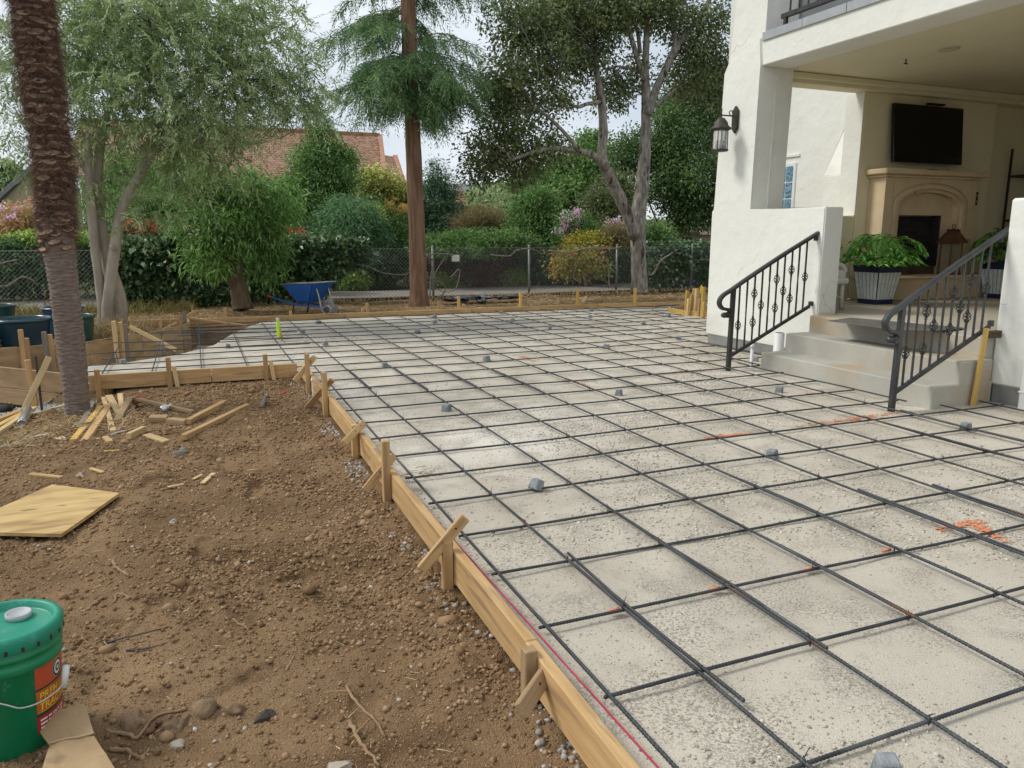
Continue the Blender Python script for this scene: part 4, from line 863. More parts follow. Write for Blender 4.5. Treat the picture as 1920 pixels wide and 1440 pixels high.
LG = bpy.data.materials.new('seeded_glass'); LG.use_nodes = True; LG.node_tree.nodes['Principled BSDF'].inputs['Transmission Weight'].default_value = .85; LG.node_tree.nodes['Principled BSDF'].inputs['Roughness'].default_value = .18; LG.node_tree.nodes['Principled BSDF'].inputs['Base Color'].default_value = (.8, .8, .77, 1)
lathe('glass', [(.083, 2.416), (.083, 2.629)], (LX, LY, 0), LG, lt, 20)
for k in range(4): lumber('bar', (LX+.09*math.cos(.6+k*1.571), LY+.09*math.sin(.6+k*1.571), 2.40), (LX+.09*math.cos(.6+k*1.571), LY+.09*math.sin(.6+k*1.571), 2.64), .009, .009, BRZ, lt, up=(1, 0, 0))
for k in range(3): lathe('candle', [(0, 2.416), (.011, 2.416), (.011, 2.50), (0, 2.52)], (LX+.025*math.cos(k*2.1), LY+.025*math.sin(k*2.1), 0), PVC, lt, 8)

# ================================================================== bucket
GRN = mat('green_plastic', (.004, .24, .10), (.004, .21, .085), rough=.38, scale=3, spec=.45, spots=[((.05, .30, .15), 26, .62, .06), ((.26, .20, .13), 4.2, .66, .08)])
GRNL = mat('green_lid', (.012, .27, .17), (.010, .23, .14), rough=.42, scale=3, spec=.45, spots=[((.05, .32, .22), 18, .6, .1), ((.24, .22, .15), 5, .66, .10)])
def flatmat(n, c, rough=.5): return mat(n, c, tuple(v*.93 for v in c), rough=rough, scale=20)
bp_ = on_dirt(30, 1383); BX, BY = float(bp_[0]), float(bp_[1]); BZ = float(dirt_z(BX, BY))-.008
bk = thing('plastic_bucket', 'green plastic bucket with lid and red label at lower left', 'bucket', (BX, BY, BZ))
TB = Matrix.Translation((BX, BY, BZ)) @ Matrix.Rotation(R(2), 4, 'Y') @ Matrix.Diagonal((.96, .96, 1.08, 1))
lathe('body', [(.0, .002), (.126, .002), (.132, .008), (.1445, .262), (.149, .264), (.149, .285), (.1455, .287), (.146, .302), (.1525, .304), (.1525, .316), (.147, .318), (.147, .334)], None, GRN, bk, 56, M=TB)
lid = lathe('lid', [(.0, .352), (.122, .352), (.128, .356), (.132, .371), (.142, .374), (.152, .371), (.1575, .362), (.158, .332), (.1555, .330), (.150, .331)], None, GRNL, bk, 64, M=TB)
cam_a = math.atan2(-BY, -BX)
for k in range(9):
    a = cam_a-.9+k*.28; link('notch', box_mesh(.004, .009, .014, BLKST, .001), TB @ Matrix.Translation((.1572*math.cos(a), .1572*math.sin(a), .338)) @ Matrix.Rotation(a, 4, 'Z'), lid)
cpx, cpy = .038*math.cos(cam_a+2.2), .038*math.sin(cam_a+2.2)+.03
GRY = flatmat('grey_plastic', (.44, .46, .47))
lathe('spout_cap', [(0, .362), (.030, .363), (.034, .368), (.037, .368), (.038, .353), (.034, .352)], None, GRY, lid, 28, M=TB @ Matrix.Translation((cpx, cpy, 0)))
# printed label wrapped on the side
def rad(z): return .132+(.1445-.132)*(z-.008)/.254+.0006
LA0, LA1 = cam_a+R(24), cam_a+R(122)
def patch(name, z0, z1, a0, a1, m, e=0, parent=None, n=18):
    V = []; F = []
    for i in range(n+1):
        a = a0+(a1-a0)*i/n
        for z in (z0, z1): V.append(((rad(z)+e)*math.cos(a), (rad(z)+e)*math.sin(a), z))
    for i in range(n): F.append((2*i, 2*i+2, 2*i+3, 2*i+1))
    return link(name, mesh_py(name, V, F, m, True), TB, parent)
RED = flatmat('label_red', (.50, .085, .035), .4); REDB = flatmat('label_crimson', (.42, .03, .03), .4); ORB = flatmat('label_orange', (.50, .13, .03), .4); DKG = flatmat('label_dark', (.02, .06, .04), .4); YEL = flatmat('label_yellow', (.75, .52, .05), .4); WHT = flatmat('label_white', (.75, .75, .72), .4)
lab = patch('label', .060, .262, LA0, LA1, RED, 0, bk)
patch('print', .192, .198, LA0, LA1, DKG, .0006, lab); patch('print', .123, .192, LA0, LA1, ORB, .0006, lab); patch('print', .113, .123, LA0, LA1, DKG, .0006, lab); patch('print', .061, .113, LA0, LA1, REDB, .0006, lab)
def wrap_text(s, z, size, a0, m, e, parent, shear=0):
    cu = bpy.data.curves.new('t', 'FONT'); cu.body = s; cu.size = size; cu.shear = shear; cu.offset = size*.02
    ob = bpy.data.objects.new('t', cu); COL.objects.link(ob); bpy.context.view_layer.update()
    me = bpy.data.meshes.new_from_object(ob.evaluated_get(bpy.context.evaluated_depsgraph_get())); bpy.data.objects.remove(ob)
    for v in me.vertices:
        zz = z+v.co.y; r = rad(zz)+e; a = a0+v.co.x/r; v.co = (r*math.cos(a), r*math.sin(a), zz)
    me.materials.clear(); me.materials.append(m); link('lettering', me, TB, parent)
wrap_text('PREMIUM', .163, .031, LA0+.06, YEL, .0013, lab, .15); wrap_text('TRACTOR', .131, .031, LA0+.05, YEL, .0013, lab, .15)
for k in range(3):
    a = LA0+.07; 
    for w in (.17, .10, .14, .08, .15): patch('print', .098-.012*k, .104-.012*k, a, a+w, WHT, .0012, lab, 4); a += w+.03
patch('print', .125, .127, LA0+.05, LA0+.5, YEL, .0013, lab, 8)
def disc(zc, ac, r, m, e, ri=0):
    V = []; F = []; n = 22
    for i in range(n):
        t = 2*math.pi*i/n
        for q in (r, ri): z = zc+q*math.sin(t); a = ac+q*math.cos(t)/.14*.9; V.append(((rad(z)+e)*math.cos(a), (rad(z)+e)*math.sin(a), z))
    for i in range(n): k = (i+1) % n; F.append((2*i, 2*k, 2*k+1, 2*i+1))
    link('emblem', mesh_py('emblem', V, F, m, True), TB, lab)
ac = LA0+.62; disc(.229, ac, .028, WHT, .0007, .0); disc(.229, ac, .027, DKG, .0011, .020); disc(.229, ac, .012, DKG, .0011, .006)
wv_ = [(.152*math.cos(a), .152*math.sin(a), z) for a, z in ((cam_a-1.75, .285), (cam_a-1.2, .262), (cam_a-.6, .225), (cam_a-.1, .19), (cam_a+.12, .172), (cam_a+.45, .168), (cam_a+.8, .172), (cam_a+.98, .178))]
wv_ = [(x*(1.0+.06*k/7), y*(1.0+.06*k/7), z) for k, (x, y, z) in enumerate(wv_)]
hw = tubes('bail_wire', [(catmull(wv_, 30), .0023)], flatmat('bail_steel', (.55, .55, .54), .35), bk, ns=6); hw.matrix_basis = TB
e1 = np.array(wv_[-1]); hg = tubes('bail_grip', [([e1+[.003, .004, -.012], e1+[.012, .010, .05]], .0105)], PVC, bk, ns=14); hg.matrix_basis = TB

# cardboard sheet
CARD = mat('cardboard', (.44, .305, .165), (.37, .25, .13), rough=.85, scale=5, detail=7, bump=.15, bscale=30, spots=[((.25, .17, .09), 6, .68, .08)])
cb = thing('cardboard_sheet', 'torn folded brown cardboard lying in front of green bucket', 'cardboard', on_dirt(150, 1420))
def sheet(name, P, m, parent, th=.004, n=6):
    A, B, C_, D = [np.array(p, float) for p in P]; V = []; F = []
    for i in range(n+1):
        for j in range(n+1):
            u, v = i/n, j/n; p = A*(1-u)*(1-v)+B*u*(1-v)+C_*u*v+D*(1-u)*v
            p = p+[0, 0, .004*math.sin(5*u+3*v)+.003*random.uniform(-1, 1)]; V.append(p)
    N0 = len(V); V += [p-[0, 0, th] for p in V[:N0]]; k = n+1
    for i in range(n):
        for j in range(n):
            q = (i*k+j, (i+1)*k+j, (i+1)*k+j+1, i*k+j+1); F += [q, tuple(x+N0 for x in q[::-1])]
    for i in range(n):
        for a, b in ((i*k, (i+1)*k), ((i+1)*k+n, i*k+n), (i+1, i), (n*k+i, n*k+i+1)): F.append((a, a+N0, b+N0, b))
    return link(name, mesh_py(name, V, F, m), None, parent)
zb = BZ+.05
c0 = atz(57, 1352, BZ+.06); c1 = atz(158, 1316, BZ+.15); c2 = atz(176, 1376, BZ+.125); c3 = atz(93, 1396, BZ+.075)
sheet('upper_flap', (c0, c1, c2, c3), CARD, cb); sheet('lower_flap', (c3+[0, -.002, -.001], c2+[0, -.002, 0], atz(222, 1452, BZ+.06), atz(70, 1470, BZ+.09)), CARD, cb)
rough_edge = tubes('torn_edge', [(catmull([c3+[0, 0, .004], (c3*.65+c2*.35)+[0, 0, .007], (c3*.3+c2*.7)+[0, 0, .003], c2+[0, 0, .004]], 14), .0028)], mat('card_core', (.56, .43, .26), rough=.9), cb, ns=5)
# plywood square on the dirt
pp = [on_dirt(98, 908), on_dirt(224, 924), on_dirt(115, 1000), on_dirt(-30, 999), on_dirt(-30, 962)]
pz = max(float(p[2]) for p in pp)+.022
pp = [atz(98, 908, pz), atz(224, 924, pz), atz(115, 1001, pz), atz(-45, 997, pz), atz(-45, 972, pz)]
prism('plywood_sheet', [(p[0], p[1]) for p in pp], 'z', pz-.018, pz, PLYN, None, label='pale plywood offcut lying flat on the dirt at left', cat='plywood')
for k, (u, v) in enumerate([(.12, .8)]): pass
# ------------------------------------------------------------------ wood scraps round the palm: (x0,y0,x1,y1, width m, thickness m, lift, material, label)
SCRAPS = [
 (175, 760, 150, 806, .045, .03, .02, GREYW, 'grey brown stake offcut leaning at foot of palm'),
 (190, 769, 138, 828, .05, .025, .03, PINEY, 'yellow stake with pale end pointing at camera in pile'),
 (207, 767, 158, 832, .055, .028, .05, PINE, 'long stake lying over the middle of the scrap pile'),
 (195, 752, 213, 811, .04, .022, .04, PINEP, 'pale slat crossing under the middle of scrap pile'),
 (205, 750, 225, 779, .06, .022, .05, PINEP, 'short pointed pale stake at back of the scrap pile'),
 (226, 747, 229, 773, .045, .022, .05, PINEP, 'shortest upright pointed stake behind the scrap pile'),
 (245, 755, 220, 791, .055, .025, .06, PINED, 'brown broad stake on right side of scrap pile'),
 (256, 764, 222, 811, .03, .025, .03, PINED, 'narrow dark stake on right edge of scrap pile'),
 (245, 751, 362, 775, .035, .03, .02, PINED, 'long thin brown stick right of the scrap pile'),
 (353, 798, 423, 758, .05, .045, .02, PINE, 'upper of two square sticks lying on the dirt slope'),
 (345, 828, 465, 765, .045, .045, .02, PINE, 'lower and longer of two square sticks on dirt slope'),
 (281, 791, 314, 789, .11, .045, .015, PINED, 'brown wood block left of its twin on the dirt'),
 (318, 796, 352, 797, .075, .05, .015, PINED, 'brown wood block right of its twin on the dirt'),
 (75, 795, 116, 831, .055, .02, .02, PINEP, 'pale flat slat with white cord round its end'),
 (-20, 800, 50, 769, .07, .03, .03, PINE, 'upper pale board of the left edge pile'),
 (-20, 832, 66, 767, .05, .03, .05, PINEP, 'lower pale board of the left edge pile under the can'),
 (-20, 815, 48, 775, .06, .03, .03, PINEY, 'middle yellow board of the left edge pile'),
 (60, 781, 126, 761, .05, .022, .02, PINEP, 'thin pale board pointing at foot of palm'),
 (242, 825, 271, 809, .035, .05, .01, PINEP, 'pale wedge offcut standing on the dirt below pile'),
 (275, 819, 313, 830, .06, .018, .012, PINEP, 'pale splintered flat offcut right of the wedge'),
 (158, 832, 182, 824, .06, .015, .012, PINEP, 'torn pale sliver at near end of scrap pile'),
 (198, 826, 208, 833, .04, .03, .012, PINE, 'tiny square block below the scrap pile'),
 (57, 893, 116, 898, .035, .018, .01, PINE, 'short flat stick above the plywood offcut'),
 (170, 881, 194, 887, .025, .012, .008, PINEP, 'small chip of wood right of the short stick'),
 (380, 909, 401, 889, .03, .012, .008, PINEP, 'bright chip standing out on the dirt, right of three'),
 (363, 901, 379, 891, .022, .010, .008, PINEP, 'small bright chip on the dirt, middle of three'),
 (316, 916, 344, 909, .03, .010, .008, PINEP, 'flat bright chip on the dirt, left of three'),
 (196, 848, 224, 845, .03, .008, .006, PINEY, 'thin yellow sliver lying below the scrap pile'),
 (306, 850, 352, 850, .02, .015, .008, GREYW, 'grey weathered twig like stick on open dirt')]
for x0, y0, x1, y1, w, t, lift, m, lb in SCRAPS:
    a = on_dirt(x0, y0); b = on_dirt(x1, y1); a[2] += t*.45+lift*.6; b[2] += t*.4
    lumber('wood_scrap', a, b, w, t, m, None, label=lb, cat='wood scrap', group='wood scraps lying on the dirt')
# ties, cans, cords, cloth
TIN = mat('bright_tin', (.58, .58, .57), (.45, .45, .45), rough=.25, metal=.8)
def can(px0, px1, r, lb):
    a = on_dirt(*px0); b = on_dirt(*px1); a[2] += r+.03; b[2] += r+.005; t_ = thing('spray_can', lb, 'can', (a+b)/2)
    d = Vector(b-a); q = d.to_track_quat('Z', 'Y').to_matrix().to_4x4(); l = d.length
    lathe('body', [(0, 0), (r*.7, .002), (r*.86, .012), (r, .02), (r, l-.02), (r*.96, l-.012), (r*.92, l), (r*.85, l-.004), (0, l-.012)], None, TIN, t_, 24, M=Matrix.Translation(Vector(a)) @ q)
    lathe('nozzle', [(.004, -.03), (.008, -.03), (.008, .002)], None, PVC, t_, 10, M=Matrix.Translation(Vector(a)) @ q)
can((54, 782), (42, 806), .042, 'shiny tin spray can lying on the left edge boards'); can((317, 775), (303, 778), .035, 'small shiny tin can beside the two brown blocks')
CORD = mat('white_cord', (.58, .56, .52), (.46, .44, .40), rough=.8)
def cord(px, r, lb, z=.01):
    P = [on_dirt(*p)+[0, 0, z] for p in px]; return tubes('cord', [(catmull(P, 40), r)], CORD, None, ns=6, label=lb, cat='cord')
cord([(-20, 845), (20, 836), (45, 828), (70, 820), (92, 818)], .009, 'white cord trailing across the dirt from left edge')
cord([(90, 823), (72, 824), (74, 832), (95, 834), (118, 832), (122, 824), (112, 820)], .008, 'white cord loop around the end of pale slat')
cord([(209, 818), (222, 813), (243, 809)], .008, 'short white cord lying below the scrap pile')
CLOTH = mat('red_cloth', (.34, .12, .08), (.24, .08, .055), rough=.95, scale=12)
def crumple(name, px, s, m, lb, cat, seed=1, hgt=.5):
    p = on_dirt(*px) if px[1] > 715 or px[0] < 150 else atz(*px, .03); return link(name, rock_mesh(name, m, s, 3, hgt, .5, seed), Matrix.Translation(Vector(p+[0, 0, s*.15])), None, label=lb, cat=cat)
crumple('rag', (262, 752), .07, CLOTH, 'crumpled dull red rag behind the scrap pile', 'rag', 3, .45)
crumple('red_scrap', (529, 739), .028, mat('red_plastic', (.5, .03, .03), rough=.5), 'small bright red plastic scrap on the dirt', 'plastic scrap', 4, .6)
crumple('black_scrap', (12, 772), .10, BLKST, 'crumpled black scrap at the left edge by the boards', 'plastic scrap', 6, .4)
pv = thing('capped_pipe', 'white capped pipe standing inside the walkway corner', 'pipe', on_dirt(590, 735)); q = on_dirt(589, 742); lathe('pipe', [(.018, -.1), (.018, .14)], q, PVC, pv, 14); lathe('cap', [(.019, .13), (.023, .132), (.023, .165), (0, .17)], q, PVC, pv, 14)
# rocks that stand out
RK1 = mat('field_rock', (.27, .185, .11), (.17, .115, .066), rough=.97, scale=14, bump=1.0, bscale=60); RK2 = mat('pale_rock', (.40, .35, .28), (.30, .26, .2), rough=.95, scale=9, bump=.4, bscale=60); RK3 = mat('dark_chunk', (.10, .085, .07), (.06, .05, .042), rough=.95, scale=12, bump=.5, bscale=40)
ROCKS = [(335, 1068, .020, RK2, 'pale angular stone in the middle of near dirt'), (378, 1332, .040, RK1, 'large tan clod beside the roots at bottom'), (440, 1335, .034, RK1, 'round tan clod right of the large one'), (332, 1362, .030, RK1, 'squat clod left of the thick root'), (335, 1397, .026, RK2, 'smooth pale stone at bottom of the dirt'), (498, 1345, .030, RK3, 'dark charred chunk on near dirt'), (645, 1110, .030, RK1, 'tan lump in the dirt below centre'), (590, 1040, .035, RK1, 'rough lump on the dirt right of the footprints'), (325, 980, .022, RK2, 'flat pale stone below the plywood sheet level'), (305, 1098, .012, RK2, 'tiny pale pebble right of the bent root'), (340, 850, .060, GREYW, 'grey flat stone out on the open dirt'), (700, 1173, .014, RK2, 'white stone near the near form, upper of two'), (818, 1176, .016, RK2, 'white stone near the near form, lower of two'), (255, 1355, .05, RK1, 'broad dirt lump behind the cardboard'), (640, 1445, .04, RK2, 'grey stone at the bottom edge below the roots'), (270, 868, .03, RK2, 'pale stone right of the short stick'), (150, 893, .03, RK2, 'pale stone left of the chips'), (105, 1420, .05, RK1, 'dirt lump between bucket and cardboard')]
for k, (x, y, s, m, lb) in enumerate(ROCKS):
    p = on_dirt(x, y); link('rock', rock_mesh('rock', m, s, 3 if m is RK1 else 2, .62, .42, k), Matrix.Translation(Vector((p[0], p[1], p[2]+.08*s))) @ Matrix.Rotation(k*1.3, 4, 'Z'), None, lb, 'rock', 'stones and clods standing out on the dirt')
ROOT = mat('root_bark', (.34, .225, .125), (.24, .155, .085), rough=.9, scale=30, bump=.3, bscale=90); ROOTD = mat('root_dark', (.10, .08, .085), (.07, .055, .055), rough=.8)
ROOTS = [([(212, 1052), (220, 1068), (242, 1084)], .009, ROOT, 'bent pale root piece standing up in the dirt'), ([(168, 1141), (185, 1130), (200, 1122)], .007, ROOT, 'short root lying left of the forked one'), ([(214, 1132), (222, 1118), (248, 1122)], .006, ROOT, 'short orange root with a sharp bend'), ([(197, 1207), (250, 1195), (315, 1177)], .004, ROOTD, 'upper of two dark twigs on near dirt'), ([(237, 1221), (290, 1216), (332, 1199)], .0045, ROOTD, 'lower of two dark twigs on near dirt'), ([(366, 1160), (395, 1135), (430, 1118), (462, 1102)], .006, ROOT, 'long thin tan root pointing up the dirt'), ([(415, 1162), (440, 1168), (466, 1184)], .007, ROOT, 'stubby tan root right of the long thin one'), ([(200, 1372), (240, 1383), (260, 1385), (290, 1350), (350, 1332)], .007, ROOT, 'thick tangled root beside the cardboard'), ([(205, 1408), (240, 1412), (262, 1425), (280, 1408)], .007, ROOT, 'looping root at the bottom below the tangle'), ([(650, 1288), (668, 1320), (700, 1350), (722, 1386)], .006, ROOT, 'long root running down near the near form'), ([(655, 1355), (675, 1395), (712, 1440)], .008, ROOT, 'thicker root leaving the bottom edge of picture'), ([(660, 1385), (685, 1362), (700, 1348)], .005, ROOT, 'side root joining the two long roots'), ([(280, 1380), (288, 1368), (302, 1358)], .011, mat('root_red', (.22, .11, .07), (.15, .075, .05), rough=.9), 'thick reddish root stub in the tangle'), ([(490, 766), (497, 752), (501, 741)], .02, GREYW, 'dark root stub sticking up near walkway form'), ([(536, 1260), (545, 1245), (552, 1228)], .005, ROOT, 'orange splintered root right of the pebbles')]
for P, r, m, lb in ROOTS:
    Q = catmull([on_dirt(*p)+[0, 0, r*.8+.004*(k % 2)] for k, p in enumerate(P)], 14); Q[1:-1] += RNG.normal(size=(12, 3))*r*.35
    tubes('root', [(Q, np.linspace(r, r*.55, 14))], m, None, ns=6, label=lb, cat='root', group='roots and twigs on the dirt')
gr_ = [atz(*p, .012) for p in [(1030, 1197), (1050, 1200), (1075, 1207), (1105, 1211), (1140, 1212)]]; tubes('root', [(catmull(gr_, 16), np.linspace(.003, .0015, 16)), (catmull([gr_[1], gr_[1]+[.02, -.02, 0], gr_[1]+[.01, -.06, 0]], 6), .002)], ROOT, None, ns=5, label='thin dry root lying on gravel beside the string', cat='root', group='roots and twigs on the dirt')
n = 70; c = atz(783, 893, 0); a = RNG.random(n)*6.28; tf_ = strands('root_tuft', np.stack([c[0]+.05*RNG.normal(size=n), c[1]+.05*RNG.normal(size=n), 0*a+.01], 1), np.stack([np.cos(a), np.sin(a), .7*RNG.random(n)], 1), .10+.1*RNG.random(n), .002+0*a, rndmat('root_hair', [(.20, .13, .06), (.36, .25, .12)]), bend=.5, kind='thing'); tf_['label'] = 'dry root tuft on gravel beside the tallest X brace'; tf_['category'] = 'root tuft'
LEAFD = mat('dry_leaf', (.44, .29, .13), (.34, .2, .08), rough=.8)
for x, y, s, lb in [(1125, 1301, .028, 'dry tan leaf on gravel near bottom form'), (905, 862, .02, 'dry leaf on gravel in the cell below the X brace'), (950, 878, .02, 'orange dry leaf two cells right of the X brace'), (1120, 860, .022, 'reddish dry leaf in mid gravel'), (1783, 850, .022, 'yellow dry leaf on gravel at right'), (968, 1118, .014, 'small dark chip on gravel by the string')]:
    p = atz(x, y, .008); link('fallen_leaf', mesh_py('leaf', [(-s, 0, .001), (-.2*s, .38*s, .005), (s, 0, .003), (-.2*s, -.38*s, .005), (0, 0, -.002)], [(0, 1, 4), (1, 2, 4), (2, 3, 4), (3, 0, 4)], LEAFD), Matrix.Translation(Vector(p)) @ Matrix.Rotation(x*.7, 4, 'Z'), None, lb, 'leaf', 'dry leaves fallen on the gravel')
# marker stake with fluorescent pipe
mk = thing('marker_stake', 'green taped pipe with yellow stake standing in the walkway gravel', 'stake', atz(532, 643, 0)); q = atz(530, 643, 0)
NEON = mat('neon_tape', (.55, .80, .03), (.45, .68, .02), rough=.6)
stake(mk, (q[0]+.01, q[1], -.05), (q[0]-.03, q[1], .235), .03, .022, PINEY); lathe('pipe', [(.022, .08), (.022, .30)], q-[.045, 0, 0], NEON, mk, 14); lathe('cap', [(.023, .295), (.024, .335), (0, .34)], q-[.045, 0, 0], GRY, mk, 14)

# ------------------------------------------------------------------ pots and flagstones behind the plywood form
GLZ = mat('teal_glaze', (.012, .05, .07), (.008, .028, .055), rough=.22, scale=2.5, spec=.55, spots=[((.02, .09, .085), 3, .55, .2)]); GLZG = mat('green_glaze', (.02, .075, .06), (.012, .05, .045), rough=.3, scale=3, spec=.5); GLZB = mat('blue_glaze', (.015, .06, .12), (.01, .04, .09), rough=.25, scale=3, spec=.5)
def pot(x, y, r, h, m, lb, z0=0):
    t_ = thing('glazed_pot', lb, 'pot', (x, y, z0), 'glazed pots by the olive tree'); 
    lathe('body', [(0, .02), (r*.62, .0), (r*.64, .02), (r*.78, h*.35), (r*.80, h*.38), (r*.795, h*.40), (r*.90, h*.75), (r*.94, h*.93)], (x, y, z0), m, t_, 40)
    lathe('rim', [(r*.94, h*.92), (r*1.0, h*.935), (r*1.03, h*.965), (r*.985, h*.985), (r*.96, h), (r*.90, h), (r*.88, h*.96), (r*.84, h*.7), (r*.78, h*.5), (0, h*.45)], (x, y, z0), m, t_, 40)
pot(-2.05, 11.25, .345, .60, GLZ, 'large dark teal glazed pot left of the palm trunk', -.22); pot(-1.72, 12.3, .27, .50, GLZB, 'blue glazed pot half hidden behind the palm trunk', -.08); pot(-2.55, 12.6, .22, .48, GLZG, 'dark green pot behind the large teal pot', -.03); pot(-1.50, 11.7, .24, .50, GLZG, 'green pot between palm trunk and olive trunks', -.15)
FLAG = mat('flagstone', (.36, .27, .175), (.25, .18, .115), rough=.95, scale=5, bump=.6, bscale=25, stretch=(1, 1, 3)); 
FLB = ['bottom flagstone of the stack at left edge', 'second lowest flagstone of the stack at left edge', 'third flagstone of the stack at left edge', 'fourth flagstone of the stack at left edge', 'second highest flagstone of the stack at left edge', 'pale top flagstone of the stack at left edge']
for k in range(6):
    z = -.20+k*.085; m = RK2 if k == 5 else FLAG
    bm = bmesh.new(); bmesh.ops.create_cube(bm, size=1); bmesh.ops.subdivide_edges(bm, edges=bm.edges[:], cuts=3, use_grid_fill=True)
    for v in bm.verts: v.co = Vector((v.co.x*.75+random.uniform(-.03, .03), v.co.y*.5+random.uniform(-.03, .03), v.co.z*.075+random.uniform(-.007, .007)))
    link('flagstone', finish(bm, 'flagstone', m), Matrix.Translation((-2.66+.03*math.sin(k*2.3), 11.05+.05*math.cos(k), z+.04)) @ Matrix.Rotation(.2*math.sin(k*1.7), 4, 'Z'), None, FLB[k], 'flagstone', 'stacked flagstones at left edge')
for k in range(1): prism('scrap_plank', [(-3.0, 10.42), (-2.45, 10.40), (-2.42, 10.52), (-3.0, 10.55)], 'z', .06, .085, GREYW, None, label='grey weathered plank lying at foot of the flagstone stack', cat='plank')

# ------------------------------------------------------------------ wheelbarrow
wb = thing('wheelbarrow', 'blue wheelbarrow with steel nose frame parked behind the far form', 'wheelbarrow', (1.85, 14.2, 0))
BLU = mat('blue_paint', (.02, .13, .45), (.016, .10, .35), rough=.45, scale=5, spec=.45, spots=[((.35, .34, .32), 9, .70, .08), ((.10, .09, .08), 4, .68, .1)]); STL = mat('worn_steel', (.42, .41, .39), (.28, .27, .26), rough=.45, metal=.5, scale=10); TYRE = mat('grey_tyre', (.30, .29, .27), (.22, .21, .2), rough=.9)
MW = Matrix.Translation((1.93, 14.15, .0)) @ Matrix.Rotation(R(-58), 4, 'Z') @ Matrix.Scale(.86, 4)      # local +X: towards the wheel
def wtube(name, P, r, m, ns=8): o_ = tubes(name, [(catmull(P, 18) if len(P) > 2 else P, r)], m, wb, ns=ns); o_.matrix_basis = MW; return o_
bot = [(-.20, -.19), (.20, -.17), (.20, .17), (-.20, .19)]; top = [(-.50, -.33), (.50, -.30), (.50, .30), (-.50, .33)]
zb_, zt_ = [.22, .26, .26, .22], [.62, .68, .68, .62]
bm = bmesh.new(); lv = []
for f in (0, .5, 1.0):
    lv.append([bm.verts.new((b[0]+(t[0]-b[0])*f, b[1]+(t[1]-b[1])*f, z0+(z1-z0)*f)) for b, t, z0, z1 in zip(bot, top, zb_, zt_)])
bm.faces.new(lv[0][::-1])
for a, b in zip(lv, lv[1:]):
    for j in range(4): bm.faces.new((a[j], a[(j+1) % 4], b[(j+1) % 4], b[j]))
bmesh.ops.bevel(bm, geom=[e for e in bm.edges if not e.is_boundary], offset=.04, segments=3, affect='EDGES')
bmesh.ops.solidify(bm, geom=bm.faces[:], thickness=.004); link('tray', finish(bm, 'tray', BLU, False), MW, wb)
wtube('rim', [(-.50, -.33, .625), (.50, -.30, .685), (.50, .30, .685), (-.50, .33, .625), (-.50, -.33, .625)][:2], .014, STL); wtube('rim', [(.50, -.30, .685), (.50, .30, .685)], .014, STL); wtube('rim', [(.50, .30, .685), (-.50, .33, .625)], .014, STL); wtube('rim', [(-.50, .33, .625), (-.50, -.33, .625)], .014, STL)
for s in (-1, 1):
    h_ = wtube('handle', [(.55, s*.09, .18), (-.2, s*.20, .20), (-.95, s*.29, .34)], .019, BLU); g = wtube('grip', [(-.88, s*.283, .328), (-1.02, s*.295, .352)], .023, mat('red_grip', (.55, .05, .04), rough=.6)); wtube('leg', [(-.28, s*.20, .20), (-.34, s*.20, .0)], .016, BLKST)
    wtube('nose_brace', [(.40, s*.16, .58), (.47, s*.15, .38), (.54, s*.15, .12), (.66, s*.13, .03), (.76, s*.10, .12), (.72, s*.10, .20), (.55, s*.10, .2)], .017, STL)
wtube('nose_bar', [(.55, -.15, .17), (.55, .15, .17)], .015, STL); wtube('nose_bar', [(.40, -.16, .58), (.40, .16, .58)], .015, STL)
V, F = lathe_geo([(.10, -.04), (.15, -.045), (.175, -.02), (.175, .02), (.15, .045), (.10, .04)], 28, False); wh = link('wheel', mesh_py('wheel', V, F, TYRE, True), MW @ Matrix.Translation((.58, 0, .165)) @ Matrix.Rotation(R(90), 4, 'X'), wb)
V, F = lathe_geo([(.0, -.03), (.10, -.035), (.11, 0), (.10, .035), (0, .03)], 24); link('hub', mesh_py('hub', V, F, STL, True), MW @ Matrix.Translation((.58, 0, .165)) @ Matrix.Rotation(R(90), 4, 'X'), wh)
# black plastic bag, green board
BAG = mat('black_plastic', (.022, .022, .025), (.04, .04, .045), rough=.35, spec=.5)
bg = thing('plastic_sheet', 'crumpled black plastic sheet lying along the fence', 'plastic sheet', at(900, 563, 15.6)); P = [at(x, y, 15.6) for x, y in ((843, 560), (870, 562), (900, 563), (935, 562), (962, 560))]
for k, p in enumerate(P): link('fold', rock_mesh('fold', BAG, .16+.05*(k in (1, 2)), 3, .22, .6, k+20), Matrix.Translation(Vector((p[0], p[1], .06))) @ Matrix.Rotation(k, 4, 'Z'), bg)
for k, p in enumerate([(870, 557), (905, 556)]):
    q = at(*p, 15.9); link('fold', rock_mesh('fold', mat('grey_plastic_film%d' % k, (.30, .31, .32), rough=.4), .14, 3, .2, .6, k+40), Matrix.Translation(Vector((q[0], q[1], .06))), bg)

